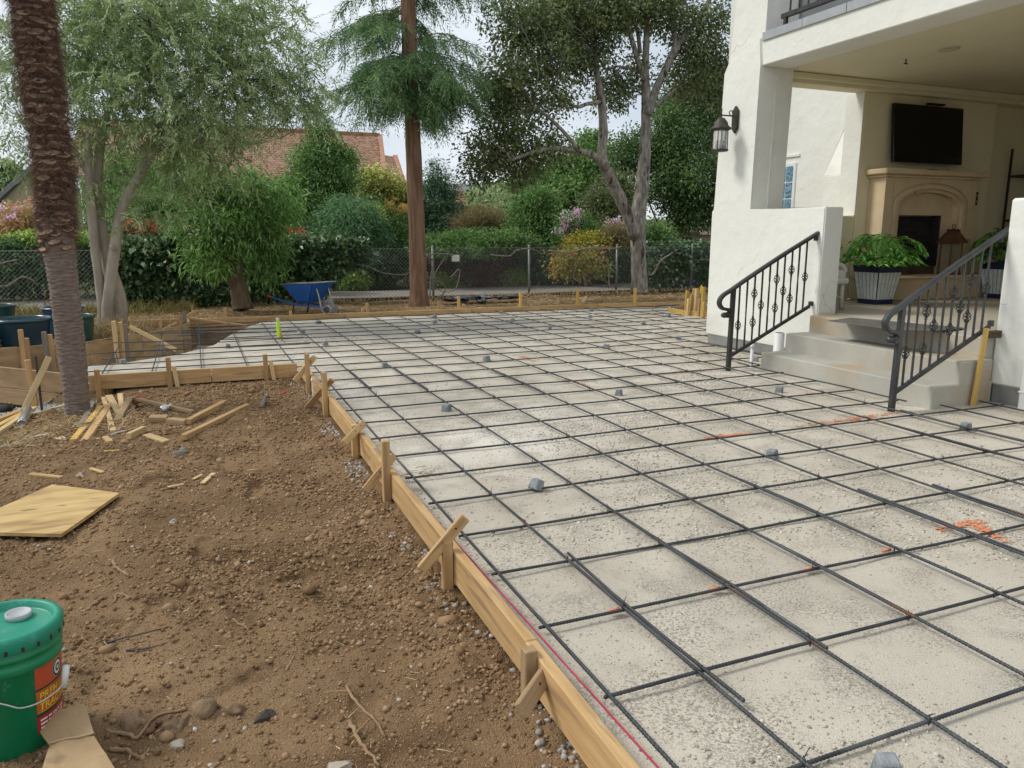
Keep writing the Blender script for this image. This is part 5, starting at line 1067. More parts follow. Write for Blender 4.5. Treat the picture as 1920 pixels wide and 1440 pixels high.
# ================================================================== chain link fence
FY = 16.65; FX0, FX1, FH = -5.0, 15.5, 1.10; FB = .03
fc = thing('chain_link_fence', 'grey chain link fence across the back of garden', 'fence', (5, FY, 0))
d = .082; nw = int((FX1-FX0+FH)/d); V = []; F = []; o = 0; r = .0030
for s in (1, -1):
    for k in range(nw):
        x0 = FX0+k*d-(FH if s > 0 else 0); xa, xb = (x0, x0+FH) if s > 0 else (x0+FH, x0)
        t0 = max(0, (FX0-xa)/FH if s > 0 else 0); za, zb = FB, FB+FH
        if s > 0:
            if xa < FX0: za += FX0-xa; xa = FX0
        else:
            pass
        if min(xa, xb) < FX0-.1 or max(xa, xb) > FX1+1: continue
        A = np.array([xa, FY+.003*s, za]); B = np.array([xb, FY+.003*s, zb]); t = (B-A)/np.linalg.norm(B-A); u = np.array([0, 1, 0]); v = np.cross(t, u)
        for q in (A, B):
            for j in range(3): an = j*2.094; V.append(q+r*(math.cos(an)*u+math.sin(an)*v))
        for j in range(3): jj = (j+1) % 3; F.append((o+j, o+jj, o+3+jj, o+3+j))
        o += 6
link('chain_link_mesh', mesh_np('chain_link_mesh', np.array(V), np.array(F), WIRE), None, fc, kind='stuff')
for px in (95, 376, 610, 813, 993, 1157, 1297): q = at(px, 520, FY); o_ = tubes('post', [([(q[0], FY+.035, -.1), (q[0], FY+.035, FB+FH+.03)], .027)], POSTM, fc, ns=10); lathe('post_cap', [(.03, FB+FH+.02), (.03, FB+FH+.04), (.015, FB+FH+.06), (0, FB+FH+.062)], (q[0], FY+.035, 0), POSTM, o_, 10)
for z in (FB+.02, FB+FH-.01): tubes('tension_wire', [([(FX0, FY, z), (FX1, FY, z)], .003)], WIRE, fc, ns=4)
q = at(1310, 480, FY); tubes('rail', [([(q[0]-.2, FY+.03, .78), (q[0]+3, FY+.03, .78)], .018)], POSTM, fc)
q = at(854, 484, FY); box('sign_plate', (q[0]-.09, FY-.02, q[2]-.075), (q[0]+.09, FY-.012, q[2]+.075), flatmat('sign_white', (.72, .72, .70)), None, .002, label='small blank white sign hung on the chain link fence', cat='sign')
VINE = mat('vine_bark', (.30, .265, .22), (.19, .165, .135), rough=.9, scale=20)
def vine(px, r, lb, Y=FY-.05):
    P = [at(x, y, Y+.05*math.sin(k*2)) for k, (x, y) in enumerate(px)]; tubes('bare_vine', [(catmull(P, 26), np.linspace(r, r*.6, 26))], VINE, None, ns=6, label=lb, cat='vine', group='bare vines twined through the fence')
vine([(668, 495), (690, 500), (720, 512), (758, 515), (775, 505)], .018, 'bare vine sagging along the fence left of redwood'); vine([(628, 525), (645, 510), (655, 497)], .016, 'short forked bare vine right of the wheelbarrow')
vine([(806, 560), (808, 520), (812, 490), (800, 478), (830, 476), (850, 478)], .02, 'bare vine climbing the fence post right of redwood'); vine([(822, 562), (835, 540), (815, 520), (826, 495), (840, 476)], .018, 'curly bare vine twisting beside the redwood post'); vine([(845, 520), (862, 505), (855, 540), (835, 548), (820, 542)], .014, 'looping bare vine below the white sign')
vine([(920, 478), (955, 480), (968, 470), (990, 466), (1010, 472)], .02, 'bare vine along the fence top left of tall post'); vine([(1030, 470), (1065, 474), (1100, 466), (1150, 466), (1166, 462)], .028, 'thick bare vine running along fence top mid right'); vine([(1214, 515), (1225, 513), (1238, 490), (1255, 478), (1262, 474), (1276, 476)], .03, 'pale bent vine right of the big tree trunk'); vine([(1142, 540), (1140, 505), (1136, 490), (1120, 480)], .022, 'bare upright vine left of the big tree trunk'); vine([(0, 537), (15, 536), (40, 520), (60, 525), (72, 537)], .022, 'pale arched vine on the fence at left edge'); vine([(0, 495), (18, 490), (33, 487)], .02, 'pale short vine on fence top at left edge'); vine([(1090, 530), (1075, 520), (1080, 490), (1065, 478)], .016, 'thin bare vine in the fence among orange leaves')

# ================================================================== trees and plants
def leaf_geo(P, D, Ln, Wd, upb=.6):
    n = len(P); D = D/(np.linalg.norm(D, axis=1)[:, None]+1e-9); N = RNG.normal(size=(n, 3)); N[:, 2] = np.abs(N[:, 2])*1.0+upb
    S = np.cross(D, N); S /= np.linalg.norm(S, axis=1)[:, None]+1e-9; U = np.cross(S, D)
    Ln = np.broadcast_to(Ln, (n,))*(.7+.6*RNG.random(n)); Wd = np.broadcast_to(Wd, (n,))*(.75+.5*RNG.random(n))
    A = P; B = P+D*(.45*Ln)[:, None]+S*(.5*Wd)[:, None]+U*(.1*Wd)[:, None]; C = P+D*Ln[:, None]-[0, 0, 1]*(.12*Ln)[:, None]; E = P+D*(.45*Ln)[:, None]-S*(.5*Wd)[:, None]+U*(.1*Wd)[:, None]
    return np.stack([A, B, C, E], 1).reshape(-1, 3)
def leaves(name, P, D, Ln, Wd, m, parent=None, rnd=None, upb=.6, **k):
    n = len(P); V = leaf_geo(P, D, Ln, Wd, upb); F = np.arange(n*4).reshape(n, 4)
    return link(name, mesh_np(name, V, F, m, False, RNG.random(n) if rnd is None else rnd), None, parent, **k)
def blob(x, y, Y, rx, ry, dz=1.0):
    c = at(x, y, Y); s = scale_at(c); return (c, np.array([rx*s, rx*s*dz, ry*s]))
def sample(blobs, n, shell=.5):
    w = np.array([b[1].prod()**.72 for b in blobs]); k = RNG.choice(len(blobs), n, p=w/w.sum())
    C = np.array([b[0] for b in blobs])[k]; Rr = np.array([b[1] for b in blobs])[k]
    d = RNG.normal(size=(n, 3)); d /= np.linalg.norm(d, axis=1)[:, None]; r = (shell+(1-shell)*RNG.random(n)**.7)*np.where(RNG.random(n) < .16, 1+.38*RNG.random(n), 1)
    return C+d*Rr*r[:, None], d
def foliage(name, blobs, nc, per, cr, Ln, Wd, m, parent=None, droop=.2, shell=.45, out=.6, zmin=None, upb=.6, clump_var=.35, **k):
    C, d = sample(blobs, nc, shell); n = nc*per; idx = np.repeat(np.arange(nc), per)
    off = np.clip(RNG.normal(size=(n, 3)), -1.6, 1.6); sz = cr*(.6+.8*RNG.random(nc))
    P = C[idx]+off*sz[idx][:, None]*[1, 1, .75]
    D = RNG.normal(size=(n, 3))*.8+off*out+d[idx]*.3; D[:, 2] -= droop
    rn = np.clip(.5+clump_var*(RNG.random(nc)-.5)[idx]*2+.26*RNG.normal(size=n), 0, 1)
    if zmin is not None: kp = P[:, 2] > zmin; P, D, rn = P[kp], D[kp], rn[kp]
    return leaves(name, P, D, Ln, Wd, m, parent, rn, upb, **k), C
def sprigs(name, blobs, ns_, per, ln, Ln, Wd, m, parent=None, droop=.3, shell=.3, spread=.9, upb=.4, **k):      # leaves set along short twigs
    C, d = sample(blobs, ns_, shell); T = d*.7+RNG.normal(size=(ns_, 3))*.55; T[:, 2] -= droop; T /= np.linalg.norm(T, axis=1)[:, None]; l_ = ln*(.5+RNG.random(ns_))
    t = np.linspace(.05, 1, per); P = C[:, None]+T[:, None]*(l_[:, None]*t[None])[..., None]; P[:, :, 2] -= .25*droop*l_[:, None]*t[None]**2
    S = np.cross(T, RNG.normal(size=(ns_, 3))); S /= np.linalg.norm(S, axis=1)[:, None]; sg = np.where(np.arange(per) % 2, 1., -1.)*spread
    D = T[:, None]*.75+S[:, None]*sg[None, :, None]+RNG.normal(size=(ns_, per, 3))*.3
    rn = np.clip(.5+.3*RNG.normal(size=(ns_, 1))+.18*RNG.normal(size=(ns_, per)), 0, 1).ravel()
    return leaves(name, P.reshape(-1, 3), D.reshape(-1, 3), Ln, Wd, m, parent, rn, upb, **k), C
def twigs(name, anchors, C, m, parent, nmax, r=.008):
    A = np.array(anchors); S = []
    for c in C[RNG.permutation(len(C))[:nmax]]:
        a = A[np.argmin(np.linalg.norm(A-c, axis=1)+.15*RNG.random(len(A)))]; mid = (a+c)/2+RNG.normal(size=3)*.10*np.linalg.norm(c-a)
        S.append((catmull([a, mid, c], 6), np.linspace(r*1.6, r*.5, 6)))
    return tubes(name, S, m, parent, ns=4, kind='stuff')
def limb(px, Y, r, jit=.0, n=26, dY=None):      # px: sighted points; Y: distance, dY: extra distance at the end
    P = [at(x, y, Y+(0 if dY is None else dY*k/(len(px)-1))) for k, (x, y) in enumerate(px)]; Q = catmull(P, n)
    s = scale_at(P[0]); rr = np.interp(np.linspace(0, 1, n), np.linspace(0, 1, len(r)), r)*s
    Q = Q+RNG.normal(size=Q.shape)*jit*rr[:, None]; return Q, rr
def trunk(name, specs, m, parent, ns=16, rough=.06):
    V = []; F = []; o = 0
    for Q, rr in specs:
        v, f = tube_geo(Q, rr, ns); c = np.repeat(Q, ns, axis=0); rep = np.repeat(rr, ns)
        nn = (v-c)/rep[:, None]; an = np.arctan2(nn[:, 1], nn[:, 0])
        v = v+nn*(rep*rough*2*(vnoise(an*2.2+9, v[:, 2]*3.1, 3)-.5)+rep*rough*(vnoise(an*5, v[:, 2]*9, 8)-.5))[:, None]
        V.append(v); F += [tuple(i+o for i in q) for q in f]; o += len(v)
    return link(name, mesh_py(name, np.concatenate(V), F, m, True), None, parent)
BARK_O = mat('olive_bark', (.40, .35, .275), (.27, .23, .18), rough=.95, scale=7, stretch=(1, 1, .35), bump=.5, bscale=30, bdist=.02)
BARK_R = mat('redwood_bark', (.27, .165, .105), (.15, .085, .055), rough=.98, scale=16, stretch=(1, 1, .10), bump=1.0, bscale=22, bdist=.04, lo=.38, hi=.62)
BARK_S = mat('grey_bark', (.34, .315, .275), (.17, .15, .125), rough=.97, scale=13, detail=9, stretch=(1, 1, .3), bump=1.0, bscale=16, bdist=.05, lo=.38, hi=.6, spots=[((.075, .052, .04), 6.5, .60, .05)])
BARK_B = mat('brown_bark', (.20, .135, .085), (.11, .075, .05), rough=.98, scale=12, stretch=(1, 1, .25), bump=1, bscale=22, bdist=.03)
TWIG = mat('twig', (.17, .135, .10), (.11, .085, .06), rough=.9)
L_OLIVE = leafmat('olive_leaf', [(0.068, 0.0936, 0.0398), (0.1162, 0.153, 0.0673), (0.1602, 0.2022, 0.1005), (0.2565, 0.3046, 0.1749)], .3)
L_OAK = leafmat('oak_leaf', [(0.0226, 0.0326, 0.0142), (0.0485, 0.0653, 0.0266), (0.0835, 0.1046, 0.0431), (0.157, 0.1738, 0.0811)], .3)
L_RED = leafmat('redwood_leaf', [(0.0256, 0.0524, 0.0242), (0.0497, 0.095, 0.0431), (0.0754, 0.1332, 0.0574), (0.1369, 0.1872, 0.0791)], .3)
L_PIS = leafmat('pistache_leaf', [(0.0321, 0.0641, 0.0189), (0.057, 0.1116, 0.0306), (0.0882, 0.1607, 0.0467), (0.1555, 0.2402, 0.0802)], .35)
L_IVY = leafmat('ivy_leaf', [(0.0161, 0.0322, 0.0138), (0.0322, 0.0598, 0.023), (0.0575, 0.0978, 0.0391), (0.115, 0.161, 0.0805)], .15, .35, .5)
L_GRN = leafmat('bush_green', [(0.0236, 0.0499, 0.016), (0.0465, 0.0917, 0.0277), (0.0779, 0.1381, 0.044), (0.1429, 0.2107, 0.0677)], .3)
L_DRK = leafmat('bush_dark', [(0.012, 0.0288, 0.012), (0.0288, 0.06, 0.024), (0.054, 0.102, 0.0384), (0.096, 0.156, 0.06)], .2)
L_YEL = leafmat('bush_yellow', [(.08, .09, .02), (.16, .17, .045), (.26, .26, .09), (.40, .38, .18)], .35)
L_ORG = leafmat('bush_orange', [(0.0645, 0.0581, 0.0293), (0.1053, 0.0861, 0.0445), (0.1499, 0.1179, 0.0603), (0.1221, 0.1221, 0.0517)], .35)
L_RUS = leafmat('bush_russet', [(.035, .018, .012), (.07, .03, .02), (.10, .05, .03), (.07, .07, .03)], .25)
L_PNK = leafmat('bush_pinkish', [(.10, .11, .03), (.20, .16, .06), (.30, .14, .12), (.16, .18, .05)], .35)
L_LIME = leafmat('bush_lime', [(0.068, 0.1114, 0.0247), (0.1177, 0.1755, 0.0382), (0.1755, 0.2405, 0.0599), (0.2495, 0.3073, 0.0977)], .4)
F_RED = leafmat('red_flower', [(.30, .01, .015), (.45, .02, .02), (.55, .05, .04)], .2); F_PNK = leafmat('pink_flower', [(.50, .16, .26), (.62, .28, .38), (.72, .42, .50)], .3)

# ------------------------------------------------------------------ palm
PY = 7.62; pc = [(147, 790), (146, 768), (132, 640), (120, 540), (107, 430), (99, 300), (77, 150), (62, 20), (45, -110), (30, -230)]; pr = [23, 21.5, 24.5, 24.5, 28, 31, 32, 32, 32, 32]
s0 = scale_at(at(120, 540, PY)); AX = catmull([at(x, y, PY) for x, y in pc], 120); AR = np.interp(np.linspace(0, 1, 120), np.linspace(0, 1, len(pr)), pr)*s0
pm_ = thing('palm_tree', 'shaggy brown palm trunk with grey ringed base at left', 'palm', AX[0])
PALMG = mat('palm_grey', (.26, .21, .175), (.15, .115, .095), rough=.95, scale=18, stretch=(1, 1, 5), bump=.6, bscale=40, bdist=.01); PALMB = mat('palm_core', (.10, .05, .028), (.05, .025, .015), rough=1, scale=20, bump=.8, bscale=40)
i_sw = int(120*4.0/9)
low = catmull(AX[:i_sw+3], 420); rl = np.interp(np.linspace(0, 1, 420), np.linspace(0, 1, i_sw+3), AR[:i_sw+3])
V, F = tube_geo(low, rl, 40); an = np.tile(np.linspace(0, 2*np.pi, 40, endpoint=False), 420); h = np.repeat(np.linspace(0, 1, 420), 40)*2.0
ph = h*27+1.1*fbm(an*1.6, h*6, 3, 8)+.5*vnoise(np.cos(an)*2+5, h*30, 2); saw = ph-np.floor(ph); c = np.repeat(low, 40, axis=0); nn = (V-c)/np.linalg.norm(V-c, axis=1)[:, None]
V = V+nn*(.0085*saw**2.2-.003+.005*fbm(an*3, h*20, 3, 5))[:, None]; link('ringed_trunk', mesh_py('ringed_trunk', V, F, PALMG, True), None, pm_)
v, f = tube_geo(AX[i_sw-2:], AR[i_sw-2:]*.88, 24); link('core', mesh_py('core', v, f, PALMB, True), None, pm_)
BOOT = rndmat('palm_boot', [(.12, .06, .035), (.21, .12, .07), (.30, .19, .12)]); TIP = mat('palm_boot_tip', (.48, .34, .24), (.30, .19, .125), rough=.9, scale=14); BOOTM = [mat('palm_boot_%d' % k, c, tuple(v*.5 for v in c), rough=.92, scale=9, stretch=(3, 1, 1), bump=.5, bscale=30) for k, c in enumerate([(.21, .12, .08), (.28, .17, .115), (.15, .085, .058)])]
bm_ = []
for k in range(6):
    rg = random.Random(k); w = .046+.014*rg.random(); hh = .017+.008*rg.random(); nl = 10; an = [2*math.pi*j/nl for j in range(nl)]
    lens = lambda f, y, dz, tl: [(w*f*math.cos(t)+rg.uniform(-.002, .002), y+tl*hh*f*math.sin(t), dz+hh*f*math.sin(t)*(1-.35*abs(math.cos(t)))+rg.uniform(-.0015, .0015)) for t in an]
    Vb = lens(1.15, -.014, -.030, 0)+lens(1.05, .004, -.006, -.3)+lens(.92, .017, .004, -.45)+lens(.70, .014, .005, -.45)+[(0, .008, .004)]
    Fb = [(q*nl+j, q*nl+(j+1) % nl, (q+1)*nl+(j+1) % nl, (q+1)*nl+j) for q in range(3) for j in range(nl)]+[(3*nl+j, 3*nl+(j+1) % nl, 4*nl) for j in range(nl)]
    me = mesh_py('leaf_base', Vb, Fb, BOOTM[k % 3]); me.materials.append(TIP); bm_.append(me)
    for q in range(20, 40): me.polygons[q].material_index = 1
fibP = []; fibD = []; cnt = 0; nseg = 120-i_sw; rows = 46; cam_dir = math.atan2(CAM[1]-PY, CAM[0]+1.0)
for r_ in range(rows):
    u = i_sw-7+(nseg+2)*r_/rows; i = int(u); thin = r_ < 5; c = AX[i]+(AX[min(i+1, 119)]-AX[i])*(u-i); ax = AX[min(i+1, 119)]-AX[i]; ax /= np.linalg.norm(ax); rr = AR[i]*(.86 if not thin else .96)
    nb = 13; 
    for k in range(nb):
        a = (k+.5*(r_ % 2)+random.uniform(-.2, .2))/nb*2*math.pi; d_ = np.array([math.cos(a), math.sin(a), 0]); d_ -= ax*(d_@ax); d_ /= np.linalg.norm(d_); t_ = np.cross(d_, ax)
        if d_ @ np.array([math.cos(cam_dir), math.sin(cam_dir), 0]) > -.35 and cnt < 298 and not (thin and random.random() > .12+.16*r_):
            p = c+d_*rr; tl = random.uniform(-.3, .15); zx = ax*math.cos(tl)+d_*math.sin(tl)*-1; ox = np.cross(zx, t_); s = random.uniform(.75, 1.2)
            M = Matrix(((t_[0]*s, d_[0]*s, ax[0]*s, p[0]), (t_[1]*s, d_[1]*s, ax[1]*s, p[1]), (t_[2]*s, d_[2]*s, ax[2]*s, p[2]), (0, 0, 0, 1)))
            M = M @ Matrix.Translation((random.uniform(-.01, .01), random.uniform(-.012, .006), random.uniform(-.018, .018))) @ Matrix.Rotation(random.uniform(-.3, .3), 4, 'X') @ Matrix.Rotation(random.uniform(-.25, .25), 4, 'Y')
            link('leaf_base', bm_[random.randrange(6)], M, pm_); cnt += 1
        for q in range(58 if not thin else 4*r_): fibP.append(c+d_*(rr+.004)+ax*random.uniform(-.03, .03)+t_*random.uniform(-.05, .05)); fibD.append(d_*random.uniform(.35, 1.0)+ax*random.uniform(-.5, .5)+t_*random.uniform(-1.2, 1.2))
n = len(fibP); strands('fibre', np.array(fibP), np.array(fibD), .035+.07*RNG.random(n)**1.5, .0011+.0008*RNG.random(n), rndmat('palm_fibre', [(.075, .044, .032), (.15, .092, .066), (.25, .165, .12)]), pm_, bend=.5)

# ------------------------------------------------------------------ olive tree
ol = thing('olive_tree', 'grey green olive tree with pale forked trunks behind palm', 'tree', at(205, 622, 12.8)); OY = 12.85
specs = [limb([(193, 628), (190, 570), (180, 480), (172, 400), (166, 330), (165, 250)], OY-.05, [10, 7, 8, 8, 7, 5], .02), limb([(218, 628), (222, 570), (205, 500), (190, 430), (182, 360), (190, 260), (215, 170)], OY+.1, [16, 15, 12, 10, 9, 7, 4], .02), limb([(200, 630), (203, 560), (214, 480), (222, 420), (238, 370), (270, 315), (303, 255), (330, 190)], OY-.15, [10, 10, 10, 9, 8.5, 8, 6.5, 4], .02), limb([(210, 466), (214, 462)], OY-.25, [6.5, 6.5]), limb([(182, 360), (140, 280), (100, 200)], OY, [6, 4, 2.5]), limb([(215, 200), (260, 110), (300, 20)], OY, [5, 4, 3]), limb([(303, 255), (380, 200), (450, 150)], OY, [5, 4, 2]), limb([(303, 255), (400, 280), (480, 270)], OY+.3, [4, 3, 1.5])]
trunk('trunk', specs, BARK_O, ol)
ob = [blob(*a) for a in [(300, 60, OY, 150, 90), (180, 150, OY, 110, 100), (300, 190, OY-.3, 130, 90), (430, 150, OY, 110, 90), (500, 90, OY+.2, 90, 90), (390, 250, OY-.2, 110, 50), (530, 190, OY+.3, 60, 50), (200, 280, OY+.2, 70, 50), (330, 290, OY-.3, 70, 35), (240, 20, OY+.3, 140, 80), (420, 10, OY, 120, 70), (560, 170, OY, 50, 60), (100, 90, OY+.4, 100, 110), (590, 190, OY+.1, 35, 40)]]
_, C = sprigs('crown', ob, 3500, 20, .34, .084, .020, L_OLIVE, ol, droop=.25, shell=.15)
twigs('twigs', [q for sp in specs for q in sp[0][-6:]], C, TWIG, ol, 160, .006)
sprigs('crown', [blob(*a) for a in [(30, 120, OY+.3, 70, 90), (20, 230, OY+.2, 50, 60), (60, 300, OY+.1, 45, 45), (150, 370, OY, 40, 35), (280, 400, OY-.2, 60, 25), (230, 350, OY-.1, 50, 30), (430, 310, OY, 50, 30), (350, 340, OY, 60, 25)]], 380, 18, .34, .085, .019, L_OLIVE, ol, droop=.6, shell=.1)
n = 900; strands('dry_grass_tuft', np.stack([-1.12+.26*RNG.normal(size=n), 12.5+.25*RNG.normal(size=n), 0*RNG.random(n)-.02], 1), np.stack([.5*RNG.normal(size=n), .5*RNG.normal(size=n), 1+0*RNG.random(n)], 1), .18+.3*RNG.random(n), .004+0*RNG.random(n), STRAW, bend=.3)
n = 1500; strands('weedy_grass', np.stack([-3.6+3.6*RNG.random(n), 15.6+.6*RNG.normal(size=n)*.7, 0*RNG.random(n)], 1), np.stack([.4*RNG.normal(size=n), .4*RNG.normal(size=n), 1+0*RNG.random(n)], 1), .15+.35*RNG.random(n), .007+0*RNG.random(n), rndmat('weeds', [(.10, .13, .03), (.19, .20, .06), (.35, .28, .12), (.30, .16, .08)]), bend=.4)
n = 1400; xs_ = -1+14*RNG.random(n); strands('fence_weeds', np.stack([xs_, 16.45+.12*RNG.normal(size=n), 0*xs_+.01], 1), np.stack([.5*RNG.normal(size=n), .3*RNG.normal(size=n), 1+0*xs_], 1), .05+.16*RNG.random(n), .006+0*xs_, STRAW, bend=.4)

# ------------------------------------------------------------------ pistache
ps = thing('pistache_tree', 'small bright green pistache tree with leaning trunk', 'tree', at(452, 575, 15.2)); QY = 15.2
specs = [limb([(456, 580), (447, 540), (437, 500), (428, 460), (425, 420)], QY, [19, 15, 15, 13, 8], .03), limb([(430, 470), (470, 420), (500, 380)], QY, [7, 5, 3]), limb([(428, 450), (400, 400), (380, 360)], QY, [7, 5, 3])]
trunk('trunk', specs, BARK_B, ps, rough=.12)
_, C = foliage('crown', [blob(*a) for a in [(430, 350, QY, 80, 38), (385, 415, QY-.3, 50, 38), (480, 420, QY, 70, 50), (420, 440, QY-.4, 70, 35), (370, 470, QY-.2, 30, 35), (500, 480, QY+.1, 45, 50), (400, 490, QY-.4, 35, 25), (530, 380, QY+.2, 40, 50), (370, 330, QY+.2, 40, 30)]], 300, 42, .15, .135, .032, L_PIS, ps, droop=.8, shell=.2, out=.4, zmin=.35)
twigs('twigs', [q for sp in specs for q in sp[0][-6:]], C, TWIG, ps, 60, .008)

# ------------------------------------------------------------------ redwood
rw = thing('redwood_tree', 'tall straight redwood with fibrous red brown trunk', 'tree', at(785, 568, 15.6)); RY = 15.6
specs = [limb([(786, 575), (785, 540), (783, 470), (778, 350), (772, 200), (767, 80), (764, -60), (760, -260), (757, -420)], RY, [20, 16, 15.2, 14.2, 13.8, 13.2, 12.5, 10, 7], .0, 60)]
trunk('trunk', specs, BARK_R, rw, 24, .05)
tz = specs[0][0]; PP = []; DD = []; BR = []
for b in range(96):
    if b < 34:
        i = RNG.integers(29, 36)
    else: i = RNG.integers(31, 50)
    base = tz[i]; a = RNG.random()*6.283; dep = np.clip((i-26)/12, .25, 1); ln = (.75+1.75*RNG.random())*(.70+.30*dep); d = np.array([math.cos(a), math.sin(a), .0])
    rise = RNG.uniform(-.12, .22); tip = base+d*ln+[0, 0, rise*ln-.22*ln]; mid = base+d*ln*.5+[0, 0, rise*ln*.5]; Q = catmull([base, mid, tip], 14); BR.append((Q, np.linspace(.014, .003, 14)))
    for q in range(46):
        t = .14+.82*RNG.random(); j = min(int(t*13), 12); p = Q[j]+(Q[j+1]-Q[j])*(t*13-j); sd_ = np.cross(d, [0, 0, 1])*RNG.choice([-1, 1]); bd = d*RNG.uniform(.2, .9)+sd_*RNG.uniform(0, .9)+np.array([0, 0, -RNG.uniform(.05, 1.1)]); bd /= np.linalg.norm(bd); bl = .20+.36*RNG.random(); kk = np.linspace(.05, 1, 15)
        pts = p+bd*(bl*kk)[:, None]; pts[:, 2] -= .12*kk**2; PP.append(pts); s2 = np.cross(bd, RNG.normal(size=3)); s2 /= np.linalg.norm(s2); DD.append(bd*.8+s2*np.where(np.arange(15) % 2, .75, -.75)[:, None]+RNG.normal(size=(15, 3))*.12)
tubes('branches', BR, BARK_B, rw, ns=4, kind='stuff'); cl_r = np.clip(.5+.3*np.repeat(RNG.normal(size=len(PP)), 15)+.15*RNG.normal(size=len(PP)*15), 0, 1)
leaves('crown', np.concatenate(PP), np.concatenate(DD), .095, .019, L_RED, rw, cl_r, .4)

# ------------------------------------------------------------------ the big oak with grey forked stems
ok = thing('oak_tree', 'big dark oak with pale grey forked trunk near house', 'tree', at(1200, 548, 16.95)); KY = 16.6
mainl = limb([(1199, 552), (1198, 500), (1196, 450), (1196, 410), (1206, 330), (1211, 240), (1212, 190), (1210, 140), (1212, 70), (1216, 0), (1220, -90)], KY, [16, 13.5, 13.5, 14, 11.5, 9.5, 9, 7, 5.5, 4.5, 3], .015, 60)
specs = [mainl, limb([(1192, 445), (1172, 392), (1150, 345), (1130, 300), (1131, 240), (1127, 185), (1120, 140), (1118, 80)], KY-.1, [11, 11, 10, 9, 8, 7, 5, 3], .015, 40), limb([(1138, 315), (1112, 292), (1075, 282), (1040, 278), (1000, 285), (960, 300)], KY-.4, [8, 6, 5, 4, 3, 2], .02, 30, -.8), limb([(1128, 190), (1100, 195), (1080, 200), (1040, 180)], KY-.2, [4, 3.5, 3, 2], .02, 20, -.4), limb([(1214, 215), (1228, 172), (1250, 125), (1270, 85), (1298, 50), (1330, 0), (1350, -50)], KY-.1, [8, 7.5, 7, 6.5, 5, 4, 3], .015, 40), limb([(1262, 100), (1266, 70), (1263, 60)], KY-.1, [5, 4, 4]), limb([(1208, 150), (1195, 110), (1183, 70), (1168, 30), (1160, -20)], KY-.1, [5.5, 5, 4.5, 4, 3], .02, 30), limb([(1200, 100), (1195, 60), (1178, 10), (1170, -20)], KY+.1, [4, 3.5, 3, 3]), limb([(1214, 208), (1245, 185), (1270, 165)], KY, [4, 3, 2]), limb([(1206, 138), (1165, 125), (1130, 130)], KY, [3, 2, 1.5]), limb([(1090, 285), (1040, 230), (1000, 200)], KY-.8, [4, 3, 2])]
trunk('trunk', specs, BARK_S, ok, 18, .10)
kb = [blob(*a) for a in [(985, 40, KY-.3, 75, 55), (1060, 30, KY, 70, 50), (1010, 110, KY-.3, 70, 50), (955, 150, KY-.5, 55, 40), (930, 190, KY-.6, 40, 30), (1020, 190, KY-.4, 60, 30), (950, 235, KY-.6, 60, 35), (905, 290, KY-.6, 42, 40), (970, 300, KY-.6, 60, 40), (1030, 270, KY-.6, 45, 30), (1080, 110, KY, 50, 45), (1125, 60, KY, 50, 60), (1170, 140, KY+.4, 45, 40), (1240, 20, KY, 70, 45), (1310, 60, KY, 60, 60), (1290, 140, KY+.2, 60, 45), (1180, 10, KY, 60, 40), (1150, 180, KY+.5, 40, 40), (1090, 10, KY+.3, 90, 40), (900, 330, KY-.6, 25, 25), (1340, 140, KY+.3, 40, 60)]]
_, C = foliage('crown', kb, 1150, 46, .17, .085, .050, L_OAK, ok, droop=.25, shell=.3, out=.5, upb=.3)
twigs('twigs', [q for sp in specs for q in sp[0][-8:]], C, BARK_S, ok, 170, .009)

# ------------------------------------------------------------------ shrubs and trees beyond the fence
def shrub(name, lb, cat, blobs, m, nc, per=40, cr=.16, Ln=.09, Wd=.05, droop=.2, stems=True, flowers=None, stem_m=BARK_B, **k):
    B = [blob(*a) for a in blobs]; c = np.mean([b[0] for b in B], axis=0); t_ = thing(name, lb, cat, (c[0], c[1], 0), k.pop('group', None))
    _, C = foliage('crown', B, nc, per, cr, Ln, Wd, m, t_, droop, zmin=.0, **k)
    if stems:
        sp = []
        for j in range(5):
            e = C[RNG.integers(len(C))]; sp.append((catmull([(c[0]+.1*RNG.normal(), c[1]+.1*RNG.normal(), -.1), ((c[0]+e[0])/2, (c[1]+e[1])/2, e[2]*.5), e], 8), np.linspace(.05, .012, 8)))
        tubes('trunk', sp, stem_m, t_, ns=6)
    if flowers:
        fm, fb, nf = flowers; FB = [blob(*a) for a in fb]; foliage('flowers', FB, nf, 22, .05, .055, .045, fm, t_, 0, .6, zmin=.1)
    return t_
G1 = 'garden trees and shrubs beyond the fence'
shrub('pink_shrub', 'pinkish flowering shrub at left edge beyond fence', 'shrub', [(30, 425, 21, 55, 35), (75, 430, 21.5, 40, 35), (10, 450, 20.5, 40, 25)], L_PNK, 260, Ln=.10, Wd=.04, group=G1, flowers=(F_PNK, [(30, 405, 20.8, 50, 18), (85, 420, 21, 30, 18)], 30))
shrub('clipped_hedge', 'dark clipped hedge behind the fence at left', 'hedge', [(70, 490, 19.4, 90, 40, .5), (0, 500, 19.4, 70, 45, .5), (160, 495, 19.4, 60, 45, .5), (110, 465, 19.6, 80, 15, .6), (20, 520, 19.2, 80, 30, .5)], L_DRK, 620, cr=.12, Ln=.08, Wd=.05, shell=.5, group=G1)
shrub('hedge_cap', 'bright yellow green growth on top of the clipped hedge', 'hedge', [(110, 447, 19.5, 70, 9, .8), (170, 455, 19.6, 40, 10, .8), (60, 455, 19.6, 40, 8, .8)], L_LIME, 200, cr=.09, Ln=.07, Wd=.04, stems=False, group=G1)
